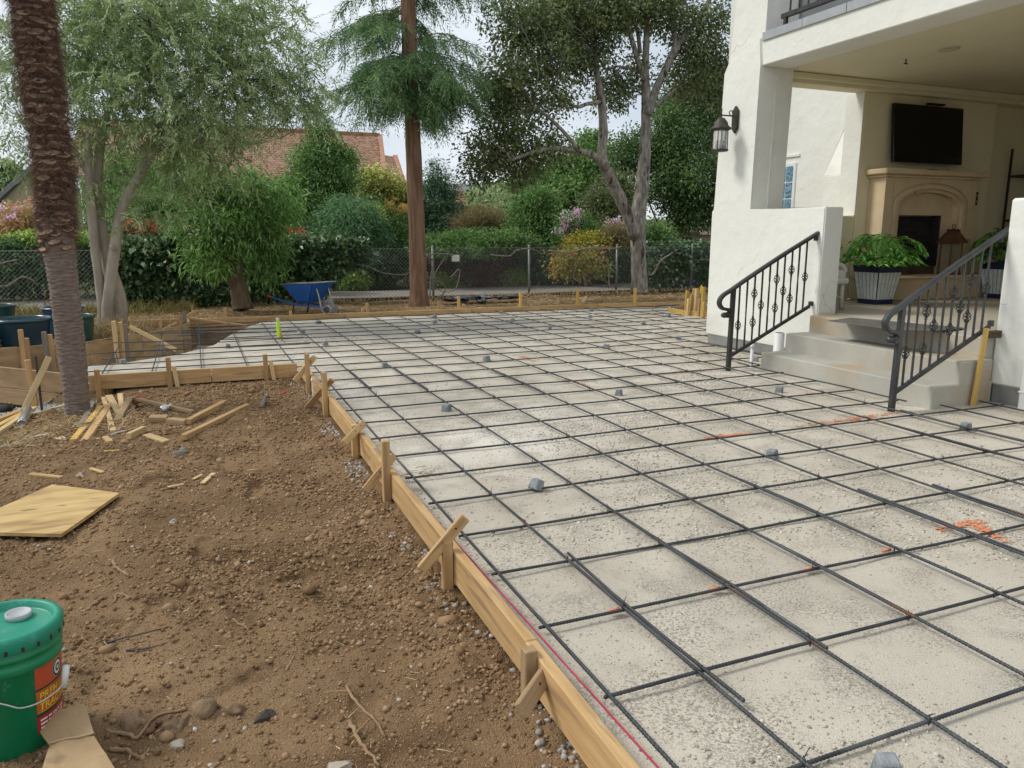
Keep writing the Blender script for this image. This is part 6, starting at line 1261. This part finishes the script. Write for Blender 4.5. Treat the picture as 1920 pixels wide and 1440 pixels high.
shrub('ivy_mound', 'dark ivy mound swallowing the fence left of pistache', 'ivy', [(290, 490, 16.75, 65, 35, .35), (250, 520, 16.7, 35, 45, .35), (330, 480, 16.8, 55, 25, .4), (270, 545, 16.65, 45, 20, .4), (400, 470, 16.9, 50, 25, .35), (365, 470, 16.9, 50, 25, .35)], L_IVY, 520, cr=.12, Ln=.11, Wd=.09, droop=.5, shell=.5, group=G1)
shrub('ivy_mound', 'dark glossy ivy mound behind the blue wheelbarrow', 'ivy', [(565, 510, 16.75, 62, 42, .35), (530, 490, 16.8, 50, 35, .35), (600, 490, 16.8, 45, 28, .35), (510, 530, 16.75, 45, 35, .35), (640, 475, 16.9, 50, 18, .35), (560, 470, 16.9, 60, 18, .35)], L_IVY, 640, cr=.12, Ln=.11, Wd=.09, droop=.5, shell=.5, group=G1)
shrub('ivy_sprig', 'low dark ivy sprig at foot of fence below pistache', 'ivy', [(400, 560, 16.5, 32, 16, .5), (375, 568, 16.5, 20, 10, .5)], L_IVY, 80, per=30, cr=.08, Ln=.09, Wd=.07, stems=False, group=G1)
shrub('berry_shrub', 'red berried shrub above the ivy left of pistache', 'shrub', [(270, 450, 18.9, 60, 28), (320, 450, 19, 40, 25), (235, 455, 18.9, 30, 28)], L_DRK, 330, Ln=.09, Wd=.04, group=G1, flowers=(F_RED, [(260, 428, 18.6, 40, 9), (310, 440, 18.7, 35, 10), (240, 425, 18.6, 20, 8)], 55))
shrub('berry_shrub', 'red berried shrub right of the pistache crown', 'shrub', [(535, 455, 18.9, 45, 22), (570, 470, 19, 35, 18), (500, 460, 18.9, 30, 20)], L_DRK, 260, Ln=.09, Wd=.04, group=G1, flowers=(F_RED, [(535, 438, 18.6, 32, 9), (560, 455, 18.6, 20, 8), (500, 432, 18.7, 15, 6)], 45))
shrub('green_bush', 'mid green feathery bush seen under the olive crown', 'shrub', [(290, 390, 23, 65, 38), (250, 420, 22.5, 50, 30), (330, 410, 22.5, 45, 30), (210, 400, 23.5, 40, 45)], L_GRN, 420, Ln=.12, Wd=.035, group=G1)
shrub('laurel_tree', 'loose yellow green tree tangled behind the olive crown', 'tree', [(240, 330, 25, 60, 45), (330, 330, 26, 60, 40), (190, 360, 25, 40, 40)], L_PIS, 260, Ln=.12, Wd=.035, group=G1)
shrub('evergreen_tree', 'tall layered evergreen in front of tiled roof', 'tree', [(605, 265, 23, 28, 24), (600, 300, 23, 55, 28), (615, 335, 22.8, 65, 26), (575, 350, 22.8, 45, 35), (590, 385, 22.6, 70, 28), (600, 425, 22.5, 65, 28), (550, 410, 22.8, 35, 40), (640, 300, 23, 28, 18)], L_GRN, 900, Ln=.13, Wd=.035, cr=.17, group=G1, shell=.3)
foliage('crown', [blob(600, 226, 23, 12, 22), blob(585, 245, 23, 8, 10)], 22, 22, .12, .13, .03, L_GRN, bpy.data.objects['evergreen_tree'])
shrub('dark_conifer', 'low dark conifer bush below the layered evergreen', 'shrub', [(600, 455, 21.5, 40, 25), (585, 440, 21.6, 40, 20)], L_DRK, 200, Ln=.12, Wd=.03, group=G1)
shrub('fern_pine', 'soft blue green drooping bush left of redwood trunk', 'shrub', [(660, 410, 20.8, 45, 35), (650, 445, 20.6, 50, 28), (690, 440, 20.8, 35, 28), (640, 470, 20.5, 35, 15)], leafmat('soft_green', [(.03, .065, .03), (.055, .11, .05), (.085, .15, .07), (.13, .20, .10)], .3), 420, Ln=.16, Wd=.025, droop=.8, group=G1)
shrub('variegated_shrub', 'pale yellow variegated shrub in front of tiled roof', 'shrub', [(705, 345, 24.5, 40, 25), (725, 365, 24.5, 42, 25), (745, 380, 24.6, 30, 25)], L_YEL, 330, Ln=.11, Wd=.06, group=G1)
shrub('mixed_bush', 'green bush with rusty new growth left of redwood trunk', 'shrub', [(725, 420, 22, 50, 30), (735, 455, 21.5, 45, 25), (700, 400, 22.5, 30, 20)], L_GRN, 330, Ln=.09, Wd=.04, group=G1, flowers=(leafmat('rusty_tip', [(.22, .12, .04), (.30, .18, .06), (.26, .22, .07)], .3), [(730, 390, 22, 45, 12)], 60))
shrub('lime_bush', 'small lime green bush left of redwood trunk', 'shrub', [(690, 408, 21.2, 17, 12)], L_LIME, 45, Ln=.09, Wd=.05, stems=False, group=G1)
sp_b = [(818, 300, 24, 7, 22), (820, 330, 24, 22, 16), (822, 355, 24, 34, 18), (824, 385, 23.8, 44, 22), (830, 415, 23.6, 52, 22), (835, 440, 23.4, 55, 20), (815, 455, 23.4, 45, 18)]
shrub('spruce_tree', 'dark pointed spruce right of redwood trunk', 'tree', sp_b, leafmat('spruce_leaf', [(.012, .03, .014), (.025, .055, .028), (.042, .085, .042), (.075, .13, .06)], .2), 640, Ln=.11, Wd=.03, cr=.13, group=G1)
shrub('juniper_hedge', 'low bright juniper hedge behind the fence sign', 'hedge', [(830, 455, 19.6, 45, 14, .8), (890, 452, 19.6, 55, 16, .8), (950, 455, 19.6, 45, 16, .8), (860, 468, 19.4, 80, 12, .6), (980, 460, 19.6, 30, 14, .8)], L_GRN, 520, cr=.11, Ln=.10, Wd=.03, group=G1)
shrub('orange_grass', 'tall orange tan grass clump behind the juniper hedge', 'grass', [(905, 420, 22, 35, 22), (880, 428, 22, 25, 15), (930, 430, 22, 25, 14)], L_ORG, 190, Ln=.22, Wd=.018, droop=-.8, stems=False, group=G1)
shrub('mounded_tree', 'round dense green tree behind the juniper hedge', 'tree', [(1005, 400, 20.8, 45, 30), (990, 430, 20.6, 40, 22), (1025, 430, 20.6, 40, 22), (1010, 375, 21, 32, 20)], L_GRN, 480, Ln=.11, Wd=.04, group=G1, shell=.35)
shrub('olive_bush', 'dull green bush between orange grass and round tree', 'shrub', [(945, 405, 23, 35, 25), (925, 385, 24.5, 35, 18)], L_OLIVE, 190, Ln=.12, Wd=.05, group=G1)
shrub('broad_tree', 'broad light green tree behind the round tree', 'tree', [(1030, 340, 28, 60, 32), (1090, 320, 28, 60, 40), (1060, 365, 27, 70, 30), (1120, 360, 27, 45, 45), (1110, 285, 28.5, 35, 35), (990, 350, 28, 35, 20)], leafmat('broad_leaf', [(.03, .06, .018), (.055, .10, .03), (.085, .14, .045), (.13, .19, .065)], .3), 800, Ln=.15, Wd=.08, cr=.24, group=G1)
shrub('crepe_myrtle', 'pink flowering crepe myrtle left of oak trunk', 'tree', [(1075, 425, 19.5, 28, 25), (1060, 440, 19.4, 25, 20), (1100, 440, 19.5, 25, 20)], L_GRN, 160, Ln=.08, Wd=.04, group=G1, flowers=(F_PNK, [(1072, 405, 19.2, 20, 14), (1052, 425, 19.2, 14, 14), (1085, 430, 19.2, 14, 12), (1065, 445, 19.2, 14, 10), (1155, 422, 19.3, 16, 14), (1165, 438, 19.3, 10, 8)], 60))
shrub('dark_evergreen', 'dark dense evergreen left of oak trunk', 'tree', [(1130, 400, 21.5, 45, 45), (1155, 370, 22, 40, 45), (1110, 425, 21, 35, 25), (1170, 420, 21.5, 30, 40)], L_OAK, 620, Ln=.10, Wd=.055, group=G1, shell=.3)
shrub('golden_shrub', 'golden yellow low shrub left of oak trunk', 'shrub', [(1105, 455, 18.8, 28, 9), (1085, 460, 18.8, 20, 8)], leafmat('golden', [(.08, .10, .02), (.15, .15, .03), (.22, .19, .04), (.28, .24, .07)], .4), 150, Ln=.08, Wd=.04, group=G1)
shrub('flame_shrub', 'orange feathery shrub just left of oak trunk', 'shrub', [(1148, 445, 18.7, 20, 14), (1130, 460, 18.7, 18, 8), (1160, 436, 18.7, 10, 10)], L_ORG, 120, Ln=.12, Wd=.02, stems=False, group=G1)
shrub('white_rose_bush', 'green rose bush just right of oak trunk', 'shrub', [(1225, 440, 19.3, 22, 20), (1178, 450, 19.2, 22, 16), (1240, 455, 19.2, 25, 12)], L_GRN, 170, Ln=.08, Wd=.05, group=G1)
shrub('tall_tree', 'tall dark leafy tree filling behind the house corner', 'tree', [(1270, 260, 24, 55, 60), (1310, 330, 23, 55, 60), (1250, 350, 24, 50, 50), (1340, 240, 24, 45, 70), (1320, 170, 24.5, 50, 50), (1240, 290, 24.5, 40, 50), (1290, 400, 23.5, 45, 35), (1345, 380, 23, 35, 50), (1265, 200, 25, 40, 40), (1180, 290, 25, 40, 50)], leafmat('tall_leaf', [(.018, .035, .014), (.035, .065, .022), (.06, .10, .035), (.11, .16, .055)], .3), 1150, Ln=.13, Wd=.06, cr=.22, group=G1, shell=.25)
shrub('ivy_bank', 'dark ivy bank on the fence right of oak trunk', 'ivy', [(1250, 500, 17.0, 45, 32, .4), (1300, 500, 17.0, 40, 32, .4), (1270, 470, 17.1, 60, 14, .4), (1225, 520, 17.0, 20, 25, .4), (1340, 500, 17, 40, 35, .4)], L_IVY, 460, cr=.12, Ln=.10, Wd=.08, droop=.5, group=G1)
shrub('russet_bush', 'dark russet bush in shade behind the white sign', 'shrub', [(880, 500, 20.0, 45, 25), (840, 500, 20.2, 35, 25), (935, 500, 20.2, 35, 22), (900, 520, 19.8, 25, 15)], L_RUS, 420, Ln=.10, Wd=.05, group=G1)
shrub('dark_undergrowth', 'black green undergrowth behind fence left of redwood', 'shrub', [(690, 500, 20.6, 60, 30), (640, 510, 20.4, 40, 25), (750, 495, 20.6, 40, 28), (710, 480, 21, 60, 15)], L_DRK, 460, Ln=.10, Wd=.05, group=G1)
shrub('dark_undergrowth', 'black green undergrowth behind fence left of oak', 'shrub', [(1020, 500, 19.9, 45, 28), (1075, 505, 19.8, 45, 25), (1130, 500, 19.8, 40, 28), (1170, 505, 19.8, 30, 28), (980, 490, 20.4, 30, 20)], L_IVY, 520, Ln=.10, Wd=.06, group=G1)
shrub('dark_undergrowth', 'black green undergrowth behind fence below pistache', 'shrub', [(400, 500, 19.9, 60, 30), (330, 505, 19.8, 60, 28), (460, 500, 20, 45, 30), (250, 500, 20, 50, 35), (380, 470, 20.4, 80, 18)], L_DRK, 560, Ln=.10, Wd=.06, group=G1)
shrub('autumn_vine', 'red and yellow leaved vine on the fence mid right', 'vine', [(1070, 490, 17.0, 35, 22, .3), (1100, 478, 17.0, 30, 14, .3), (1050, 500, 17.0, 20, 18, .3), (1120, 500, 17, 18, 20, .3)], leafmat('autumn', [(.05, .09, .02), (.12, .15, .03), (.26, .20, .05), (.20, .06, .03)], .3), 60, per=30, Ln=.08, Wd=.06, stems=False, group=G1)
for px, py, rx, lb in ((665, 527, 25, 'light green groundcover patch left of redwood'), (843, 527, 38, 'light green groundcover patch right of redwood'), (955, 522, 32, 'light green groundcover bush left of tall fence post')):
    shrub('groundcover', lb, 'groundcover', [(px, py, 19.75, rx, 11, .6), (px+10, py-6, 19.9, rx*.7, 10, .6)], L_LIME, 110, per=34, cr=.10, Ln=.08, Wd=.045, stems=False, group=G1)
shrub('distant_tree', 'distant blue green tree at the far left edge', 'tree', [(5, 335, 52, 22, 26), (25, 365, 50, 18, 16), (0, 370, 50, 25, 25)], L_DRK, 260, cr=.35, Ln=.3, Wd=.16, group=G1)
shrub('distant_tree', 'pale distant tree behind the orange grass', 'tree', [(935, 372, 45, 40, 16), (900, 385, 44, 30, 14)], L_OLIVE, 240, cr=.35, Ln=.3, Wd=.16, group=G1)
for k, (a, b, lb) in enumerate([(-9, 3, 'far dark tree line behind the gable house'), (3, 14, 'far dark shrub line left of spruce'), (14, 34, 'far dark tree line behind the house corner')]):
    bl = [(np.array([x, 33+2*RNG.normal(), .9]), np.array([1.6, 1.2, 1.2+.5*RNG.random()])) for x in np.arange(a, b, 1.6)]; t_ = thing('shrub_line', lb, 'shrubs', (a, 33, 0)); foliage('crown', bl, 60*len(bl), 26, .25, .2, .1, L_DRK, t_, shell=.3, zmin=0)

# potted plants on the patio
FERN = leafmat('fern_leaf', [(.03, .09, .015), (.06, .16, .03), (.10, .24, .05), (.20, .36, .10)], .35)
def fern(cx, cy, z, w, h, lb, nf=60):
    t_ = thing('potted_fern', lb, 'plant', (cx, cy, z), 'leafy plants in the striped planters'); PP = []; DD = []; S = []
    for k in range(nf):
        a = RNG.random()*6.283; e = .22+.95*RNG.random(); L_ = w*(.55+.5*RNG.random()); d = np.array([math.cos(a), math.sin(a), 0]); P0 = np.array([cx, cy, z])+d*.05
        Q = catmull([P0, P0+d*L_*.4+[0, 0, h*e*.8], P0+d*L_*.9+[0, 0, h*e*.75], P0+d*L_*1.15+[0, 0, h*e*.45]], 22); S.append((Q, .003))
        T = np.gradient(Q, axis=0); T /= np.linalg.norm(T, axis=1)[:, None]; sd_ = np.cross(T, [0, 0, 1.])
        for j in range(5, 22):
            for q in (-1, 1): PP.append(Q[j]); DD.append(T[j]*.5+sd_[j]*q+[0, 0, -.1])
    tubes('stalks', S, TWIG, t_, ns=3); leaves('fronds', np.array(PP), np.array(DD), .066, .026, FERN, t_, upb=1.5)
fern(7.78, 6.98, 1.0, .40, .42, 'lush bright green fern in the left striped planter', 64); fern(10.05, 6.98, 1.0, .34, .50, 'darker upright fern in the right striped planter', 54)

# ================================================================== buildings beyond
TILE = rndmat('roof_tile', [(.43, .22, .14), (.50, .275, .18), (.56, .345, .235), (.62, .43, .31)]); TAN = mat('tan_stucco', (.46, .40, .26), (.40, .34, .22), rough=.9, scale=1.5); GREYT = mat('house_trim', (.25, .25, .26), rough=.7)
def tile_roof(name, A, B, C_, D, rows, cols, parent):      # ridge A-B, eave D-C: overlapping courses
    A, B, C_, D = [np.array(p, float) for p in (A, B, C_, D)]; V = []; F = []; rn = []; o = 0; N = np.cross(B-A, D-A); N /= np.linalg.norm(N); N = N if N[2] > 0 else -N
    for r_ in range(rows):
        v0, v1 = r_/rows, (r_+1.12)/rows
        for c_ in range(cols):
            u0, u1 = (c_+.5*(r_ % 2)-.5)/cols, (c_+.5*(r_ % 2)+.46)/cols; u0, u1 = max(u0, 0), min(u1, 1)
            if u1 <= u0: continue
            P = lambda u, v: (A*(1-u)+B*u)*(1-v)+(D*(1-u)+C_*u)*v
            j = .008*RNG.normal(); top = [P(u0, v0)+N*.02, P(u1, v0)+N*.02, P(u1, v1)+N*(.075+j), P(u0, v1)+N*(.075+j)]; bot = [P(u1, v1), P(u0, v1)]
            V += top+bot; F += [(o, o+1, o+2, o+3), (o+3, o+2, o+4, o+5)]; q = RNG.random()*.75+.12*np.sin(v0*3); rn += [q, q]; o += 6
    return link(name, mesh_np(name, np.array(V), np.array(F), TILE, False, rn), None, parent, kind='stuff')
hb = thing('tiled_house', 'house with red tiled roof behind the evergreen', 'house', at(600, 400, 36))
A, B = at(150, 222, 40), at(711, 262, 40); zr = (A[2]+B[2])/2; A[2] = B[2] = zr; D, Cc = at(120, 345, 34.5), at(752, 345, 34.5); ze = Cc[2]; D[2] = ze
B2 = at(738, 296, 37.6)
tile_roof('roof', A, B, Cc-[.75, 0, 0], D, 26, 70, hb)
tile_roof('roof_wing', at(716, 291, 38), at(739, 294, 38), at(757, 352, 34.6), at(735, 352, 34.6), 15, 6, hb)
lumber('verge', B+[.05, 0, .06], Cc+[-.70, 0, .06], .22, .12, mat('verge_tile', (.46, .25, .16), (.36, .19, .12), rough=.9, scale=3), hb); lumber('verge', at(739, 294, 38)+[.05, 0, .04], at(757, 352, 34.6)+[.05, 0, .04], .22, .12, bpy.data.materials['verge_tile'], hb)
lumber('ridge', A+[0, 0, .08], B+[0, 0, .08], .3, .16, mat('ridge_tile', (.40, .19, .12), (.3, .14, .09), rough=.9, scale=3), hb)
tile_roof('roof_wing', at(752, 350, 36), at(800, 352, 36), at(800, 366, 35), at(752, 366, 35), 4, 8, hb)
box('wall', (D[0]+.5, 35.2, -.1), (Cc[0]-.8, 39.5, ze-.05), TAN, hb, 0); lumber('gutter', D+[0, -.06, -.06], Cc+[-.7, -.06, -.06], .12, .12, GREYT, hb)
link('gable', mesh_py('gable', [B+[-.02, 0, -.1], Cc+[-.85, .1, -.1], (Cc[0]-.85, 44, ze-.1)], [(0, 1, 2)], TAN), None, hb)
for px in (675, 682): q = at(px, 258, 40); tubes('vent_pipe', [([q-[0, 0, .4], q], .05)], GREYT, hb)
w_ = at(690, 362, 35.15); wq = box('window', (w_[0]-.8, 35.12, w_[2]-.35), (w_[0]+.5, 35.19, w_[2]+.35), mat('win_frame', (.6, .6, .58), rough=.6), hb, 0); box('pane', (w_[0]-.7, 35.10, w_[2]-.28), (w_[0]+.4, 35.118, w_[2]+.28), mat('win_dark', (.03, .04, .045), rough=.1), wq, 0)
hg_ = thing('gable_house', 'tan gabled house at left edge behind the palm', 'house', at(20, 430, 30)); g0 = at(-110, 470, 30); g1 = at(0, 382, 30); g2 = at(75, 305, 30); g3 = at(150, 360, 30); zb0 = -.1
link('gable_wall', mesh_py('gable_wall', [(g0[0], 30, zb0), (g3[0], 30, zb0), (g3[0], 30, g3[2]), tuple(g2), tuple(g1), tuple(g0)], [(0, 1, 2, 3, 4, 5)], TAN), None, hg_)
lumber('rake_board', g2+[0, -.1, .05], g0+[0, -.1, .05]+(g1-g2)*.3, .25, .12, GREYT, hg_); lumber('rake_board', g2+[0, -.1, .05], g3+[0, -.1, .05], .25, .12, GREYT, hg_)
lumber('roof_plane', g2+[0, 2.5, .1], g0+[0, 2.5, .1], 5.2, .1, GREYT, hg_)
tile_roof('porch_roof', at(55, 370, 28), at(110, 365, 28), at(110, 400, 26.5), at(40, 403, 26.5), 7, 9, hg_)
# tall post and a small tiled roof seen through the gap
hc = thing('small_roof', 'small red tiled roof seen right of the spruce', 'house', at(862, 400, 30)); tile_roof('roof', at(850, 358, 31), at(868, 358, 31), at(878, 392, 29), at(850, 392, 29), 9, 5, hc); box('wall', (at(852, 400, 30)[0], 29.3, -.1), (at(876, 400, 30)[0], 31, at(876, 392, 29.3)[2]), TAN, hc, 0)
pq = at(901, 420, 27); rp = thing('garden_post', 'tall dark red post standing behind the orange grass', 'post', (pq[0], pq[1], 0)); lumber('shaft', (pq[0], 27, -.1), (pq[0], 27, at(901, 362, 27)[2]), .14, .14, mat('red_post', (.13, .045, .035), (.08, .03, .025), rough=.9), rp, up=(1, 0, 0)); lathe('cap', [(.09, 0), (.10, .03), (0, .09)], (pq[0], 27, at(901, 362, 27)[2]), mat('post_cap_white', (.6, .58, .55)), rp, 12)
pg = thing('timber_arbor', 'dark timber arbor right of the oak trunk', 'arbor', at(1265, 445, 26)); AW = mat('arbor_wood', (.13, .085, .065), (.08, .055, .045), rough=.9, stretch=(.5, 4, 4)); q0, q1 = at(1213, 438, 26), at(1300, 440, 26); zt = q0[2]
lumber('top_beam', (q0[0], 26, zt), (q1[0], 26, zt), .9, .12, AW, pg)
for px in (1248, 1262, 1290): x = at(px, 450, 26)[0]; lumber('post', (x, 26, -.1), (x, 26, zt-.06), .14, .14, AW, pg, up=(1, 0, 0)); lumber('knee_brace', (x, 26, zt-.55), (x-.4, 26, zt-.08), .08, .08, AW, pg)
for k in range(9): x = at(1250+4.5*k, 450, 27)[0]; lumber('slat', (x, 27, -.05), (x, 27, zt-.25), .06, .03, AW, pg, up=(1, 0, 0))
sh = thing('garden_shed', 'brown roofed shed behind the timber arbor', 'shed', at(1260, 440, 31)); q0, q1 = at(1222, 440, 31), at(1300, 436, 31); box('wall', (q0[0], 31, -.1), (q1[0]+1, 33, q0[2]), mat('shed_wall', (.36, .30, .24), rough=.9), sh, 0)
prism('roof', [(30.6, q0[2]), (33.4, q0[2]+.15), (32, q0[2]+.72)], 'x', q0[0]-.3, q1[0]+1.2, mat('shed_roof', (.23, .175, .135), (.18, .13, .1), rough=.95, scale=4), sh)
tp = at(1272, 440, 25); tubes('timber_pole', [([(tp[0], 25, -.1), (tp[0], 25, at(1272, 392, 25)[2])], .05)], AW, None, label='slim dark pole rising beside the timber arbor', cat='pole')
# far hill with houses
HILL = mat('dry_hill', (.42, .32, .19), (.30, .25, .14), rough=1, scale=.02, detail=8)
V, F = grid_mesh(np.linspace(-150, 420, 60), np.linspace(300, 620, 24), lambda X, Y: -2+27*np.exp(-((X-180)/110.)**2-((Y-480)/120.)**2)+10*np.exp(-((X-20)/90.)**2-((Y-520)/100.)**2)+1.5*fbm(X*.03, Y*.03, 3, 4))
link('hills', mesh_np('hills', V, F, HILL, True), kind='structure')
fb = at(868, 352, 200); fh = thing('distant_house', 'distant pale house with grey roof on the dry hill', 'house', (fb[0], 200, 0)); box('wall', (fb[0]-4, 200, -1), (fb[0]+4, 206, fb[2]-1.2), TAN, fh, 0); prism('roof', [(199, fb[2]-1.2), (207, fb[2]-1.2), (203, fb[2]+1.2)], 'x', fb[0]-4.6, fb[0]+4.6, GREYT, fh)
for o_ in list(bpy.data.objects):
    if o_.get('group') == G1 and o_.get('kind') is None: pass
bpy.context.view_layer.update()
